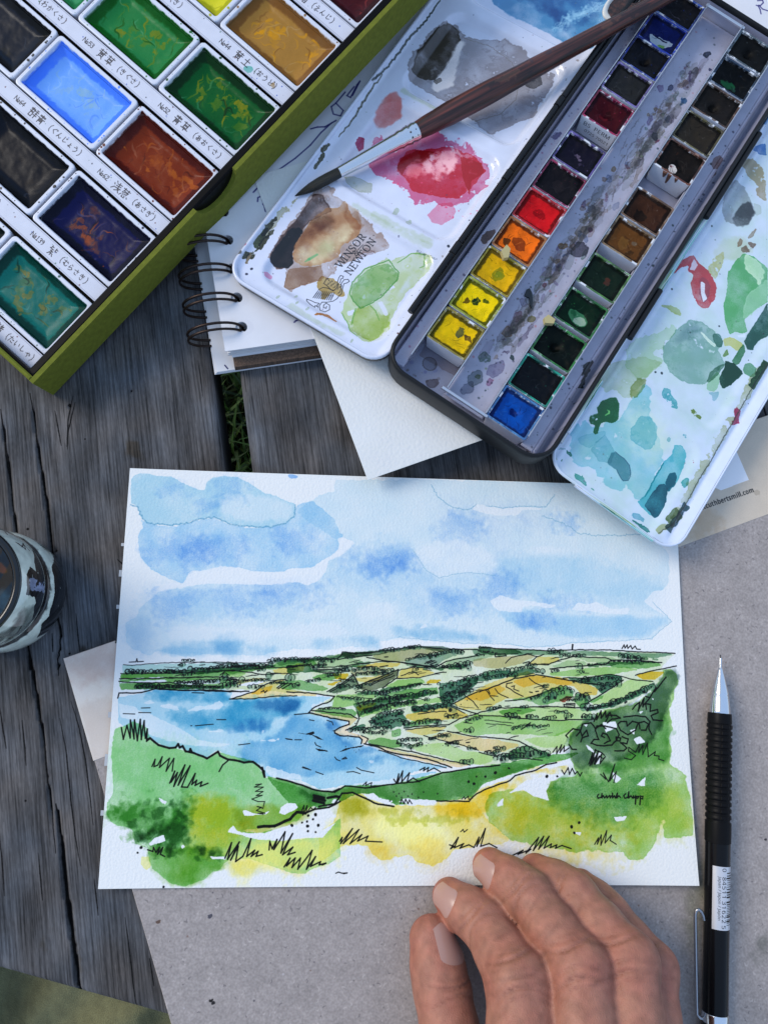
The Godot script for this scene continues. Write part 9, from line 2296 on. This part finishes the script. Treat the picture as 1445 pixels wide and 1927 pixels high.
func build_person() -> void:
	var t := thing("person", "person seated at the table end, tanned right hand pressing the painting's lower edge, olive trousers", "person")
	var fingers := [
		["index", [120.15,9.20,149.11], [129.83,20.50,154.61], [137.02,37.00,166.24], [136.83,46.00,190.44], [6.1,7.5,8.2,9.7,10.6,12.0], 8.0],
		["middle", [134.13,10.60,139.15], [143.88,23.00,144.95], [154.99,41.00,161.11], [153.95,50.00,188.21], [6.2,7.5,8.0,9.0,9.7,11.5], 22.0],
		["ring", [150.40,10.40,141.05], [159.57,22.00,145.39], [171.31,39.00,159.99], [168.05,48.00,188.87], [6.0,7.3,7.9,8.7,9.4,11.0], 48.0],
		["little", [166.61,9.40,145.81], [173.07,19.00,152.76], [182.52,30.00,165.35], [176.72,42.00,190.62], [5.4,6.4,6.9,7.6,8.2,10.0], 48.0],
		["thumb", [113.54,11.60,161.82], [116.62,16.50,176.76], [119.87,25.00,195.96], [135.18,34.00,219.98], [7.6,8.8,9.3,9.9,11.0,14.0], -46.0],
	]
	var nails := []
	for f in fingers:
		var tip := Vector3(f[1][0], f[1][1], f[1][2]); var dip := Vector3(f[2][0], f[2][1], f[2][2]); var pip := Vector3(f[3][0], f[3][1], f[3][2]); var mcp := Vector3(f[4][0], f[4][1], f[4][2])
		var r: Array = f[5]
		var ch := {}
		var m1 := tip.lerp(dip, 0.55); var m2 := dip.lerp(pip, 0.5); var m3 := pip.lerp(mcp, 0.5)
		ch.bones = [bone(tip, m1, r[0], r[1] * 0.99), bone(m1, dip, r[1] * 0.99, r[1] * 1.02), bone(dip, m2, r[1] * 1.04, r[2] * 0.985), bone(m2, pip, r[2] * 0.985, r[3] * 1.03), bone(pip, m3, r[3] * 1.04, r[4] * 0.98), bone(m3, mcp, r[4], r[5])]
		ch.c = tip.lerp(mcp, 0.5)
		ch.r = tip.distance_to(mcp) * 0.5 + 13.0
		ch.creases = []
		for joint in 2:
			var j: Vector3 = [dip, pip][joint]
			var along: Vector3 = ([tip, dip][joint] - [pip, mcp][joint]).normalized()
			var dors := (Vector3.UP - along * along.y).normalized().rotated(along, -deg_to_rad(f[6]) * 0.8)
			var side := along.cross(dors)
			var marks := [[-1.8,0.4], [0.4,0.6], [2.4,0.3]] if joint == 0 else [[-5.8,0.2], [-3.4,0.5], [-0.4,0.32], [4.6,0.55], [7.0,0.2]]
			for q in marks:
				var wob := sin(q[0] * 12.9 + j.x) * 0.12
				ch.creases.append([j + along * q[0], along, dors, q[1], 0.62, side, wob, (0.035 if q[0] > 0 else -0.035)])
		chains.append(ch)
		nails.append([f[0], tip, dip, r[0], f[6], ch])
	var M := []
	for f in fingers: M.append(Vector3(f[4][0], f[4][1], f[4][2]))
	var wrist := Vector3(160.15,44.00,260.91) ; var wrist2 := Vector3(171.80,44.00,258.94)
	palm = [bone(M[0], wrist, 12.0,16.0), bone(M[1], wrist, 12.0,17.0), bone(M[2], wrist2,11.5,17.0), bone(M[3], wrist2,10.5,15.0), bone(M[4], wrist, 14.0,16.0), bone((wrist + wrist2) * 0.5, (wrist + wrist2) * 0.5 + Vector3(12,4,60), 19.0,23.0)]
	var net := surface_nets(Vector3(84,-2,126), Vector3(140,84,222), 0.95)
	var v: PackedVector3Array = net[0]
	var nm := PackedVector3Array(); var cols := PackedColorArray(); var mm := PackedVector3Array()
	var n1 := FastNoiseLite.new()
	n1.seed = 4
	n1.frequency = 0.09
	n1.fractal_octaves = 3
	var n2 := FastNoiseLite.new()
	n2.seed = 9
	n2.frequency = 0.5
	for p in v:
		var e := 0.3
		var g := Vector3(hand_field(p + Vector3(e, 0,0)) - hand_field(p - Vector3(e, 0,0)), hand_field(p + Vector3(0, e, 0)) - hand_field(p - Vector3(0, e, 0)), hand_field(p + Vector3(0,0, e)) - hand_field(p - Vector3(0,0, e)))
		nm.append(g.normalized())
		mm.append(p * 0.001)
		# tan skin: redder over knuckles and at the finger ends
		var c := Vector3(0.355,0.157,0.106)
		var red := 0.0
		for ch in chains:
			red = maxf(red, 0.75 * exp(-(p - ch.bones[0][0]).length_squared() / 110.0))
			red = maxf(red, 0.5 * exp(-(p - ch.bones[4][0]).length_squared() / 160.0))
			red = maxf(red, 0.4 * exp(-(p - ch.bones[2][0]).length_squared() / 90.0))
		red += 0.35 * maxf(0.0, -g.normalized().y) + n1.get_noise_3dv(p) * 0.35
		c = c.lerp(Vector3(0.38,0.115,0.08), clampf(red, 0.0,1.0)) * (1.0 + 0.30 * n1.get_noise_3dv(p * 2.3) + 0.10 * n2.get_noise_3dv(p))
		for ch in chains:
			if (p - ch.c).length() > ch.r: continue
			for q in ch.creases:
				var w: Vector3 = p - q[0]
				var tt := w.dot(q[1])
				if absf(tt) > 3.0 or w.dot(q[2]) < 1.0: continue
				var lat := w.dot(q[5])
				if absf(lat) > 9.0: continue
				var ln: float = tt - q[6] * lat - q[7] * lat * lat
				c *= 1.0 - 0.30 * q[3] * exp(-ln * ln / 0.35)  # darker skin lines, with the shade of the creases put into the colour
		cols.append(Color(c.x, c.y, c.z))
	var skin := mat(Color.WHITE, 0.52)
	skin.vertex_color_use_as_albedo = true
	skin.metallic_specular = 0.42
	var pores := FastNoiseLite.new()
	pores.noise_type = FastNoiseLite.TYPE_CELLULAR
	pores.frequency = 0.07
	pores.cellular_return_type = FastNoiseLite.RETURN_DISTANCE2_SUB
	pores.fractal_octaves = 2
	var pim := pores.get_seamless_image(512,512)
	pim.convert(Image.FORMAT_L8)
	tri_bump(skin, ImageTexture.create_from_image(pim), 0.018,45.0)
	part("hand", arrays_mesh(mm, nm, PackedVector2Array(), net[1], cols), skin, t)
	var nail_mat := mat(Color(0.43,0.245,0.20), 0.26)
	nail_mat.metallic_specular = 0.5
	for q in nails:
		var tip: Vector3 = q[1]; var dip: Vector3 = q[2]; var r: float = q[3]
		var along := (tip - dip).normalized()
		var dors := (Vector3.UP - along * along.y).normalized().rotated(along, -deg_to_rad(q[4]))
		var side := along.cross(dors)
		var wide := 0.74
		var long_: float = 12.5 if q[0] == "thumb" else (8.4 if q[0] == "little" else 10.0)
		var nv := PackedVector3Array(); var nn := PackedVector3Array(); var ni := PackedInt32Array(); var nc := PackedColorArray()
		var nu := 14; var nl := 14
		for i in nl + 1:
			for k in nu + 1:
				var s := lerpf(-wide, wide, float(k) / nu)
				var w := lerpf(0.0,1.0, float(i) / nl)
				# rounded at the root, gently curved at the free edge
				var back := 1.0 - sqrt(maxf(0.0,1.0 - pow(absf(s) / wide, 2.0) * 0.96))
				var front := 0.75 * s * s
				var along_mm := lerpf(-long_ * 0.74 + back * long_ * 0.34, r * 0.56 - front * r * 0.5, w)
				var base := tip + along * along_mm
				var dirn := (dors * cos(s) + side * sin(s)).normalized()
				# march in from outside to the skin, then sit a little proud of it
				var dist := r * 2.0
				for it in 14:
					var dd := 1e9
					for e in q[5].bones: dd = smin(dd, capsule(base + dirn * dist, e), 3.0)
					dist -= dd * 0.9
				var rim := minf(minf(w, 1.0 - w) * nl / 1.0, minf(k, nu - k) / 1.0)
				var lift: float = -0.15 if rim < 0.5 else 0.34
				if i == nl: lift = 0.05
				nv.append((base + dirn * (dist + lift)) * 0.001)
				nn.append((dirn + along * lerpf(-0.12,0.42, w)).normalized())
				var tone := Color(1.0,1.0,1.0)
				if w > 0.86: tone = Color(1.2,1.42,1.5)
				elif w < 0.16 and absf(s) < 0.6: tone = Color(1.08,1.2,1.22)
				nc.append(tone)
		for i in nl:
			for k in nu:
				var a := i * (nu + 1) + k
				ni.append_array(PackedInt32Array([a, a + nu + 1, a + nu + 2, a, a + nu + 2, a + 1]))
		nail_mat.vertex_color_use_as_albedo = true
		part("fingernail", arrays_mesh(nv, nn, PackedVector2Array(), ni, nc), nail_mat, t)
	# lap: two thighs under the table's end, in washed olive cloth with folds
	var c := Canvas.new(self, Rect2(0,0,50,50), 8.0, Color(0.44,0.435,0.31), 6)
	for i in 125:
		c.ink([0, i * 0.4,50, i * 0.4], 0.2, Color(0.52,0.51,0.37), 0.4)
		c.ink([i * 0.4,0, i * 0.4,50], 0.2, Color(0.29,0.29,0.19), 0.35)
	c.speckle(ND, 0.16)
	c.speckle(NC, 0.10)
	var cm := mat(Color.WHITE, 0.95,0.0, c.texture())
	cm.uv1_scale = Vector3(8,8,1)
	bump(cm, ImageTexture.create_from_image(grain_img), 0.02)
	var fold := FastNoiseLite.new()
	fold.seed = 12
	fold.frequency = 0.02
	var lap := func(x: float, z: float) -> float:
		var u := (x - 70.0) / 100.0
		var thigh := absf(fposmod(u + 1.0,2.0) - 1.0)      # ridges of the two legs
		var y := -46.0 - 26.0 * pow(1.0 - absf(cos((x - 20.0) / 150.0 * PI)), 1.4)
		var along := (x * 0.86 + z * 0.5)
		y += 3.2 * sin(along * 0.19 + 2.0 * fold.get_noise_2d(x, z)) * clampf((z - 150.0) / 60.0,0.2,1.0) + 4.0 * fold.get_noise_2d(x * 1.5, z * 0.6)
		return y
	var cloth := grid(-190,120,330,520,150,110, lap, Rect2(-190,120,400,400))
	part("trousers", cloth, cm, t)
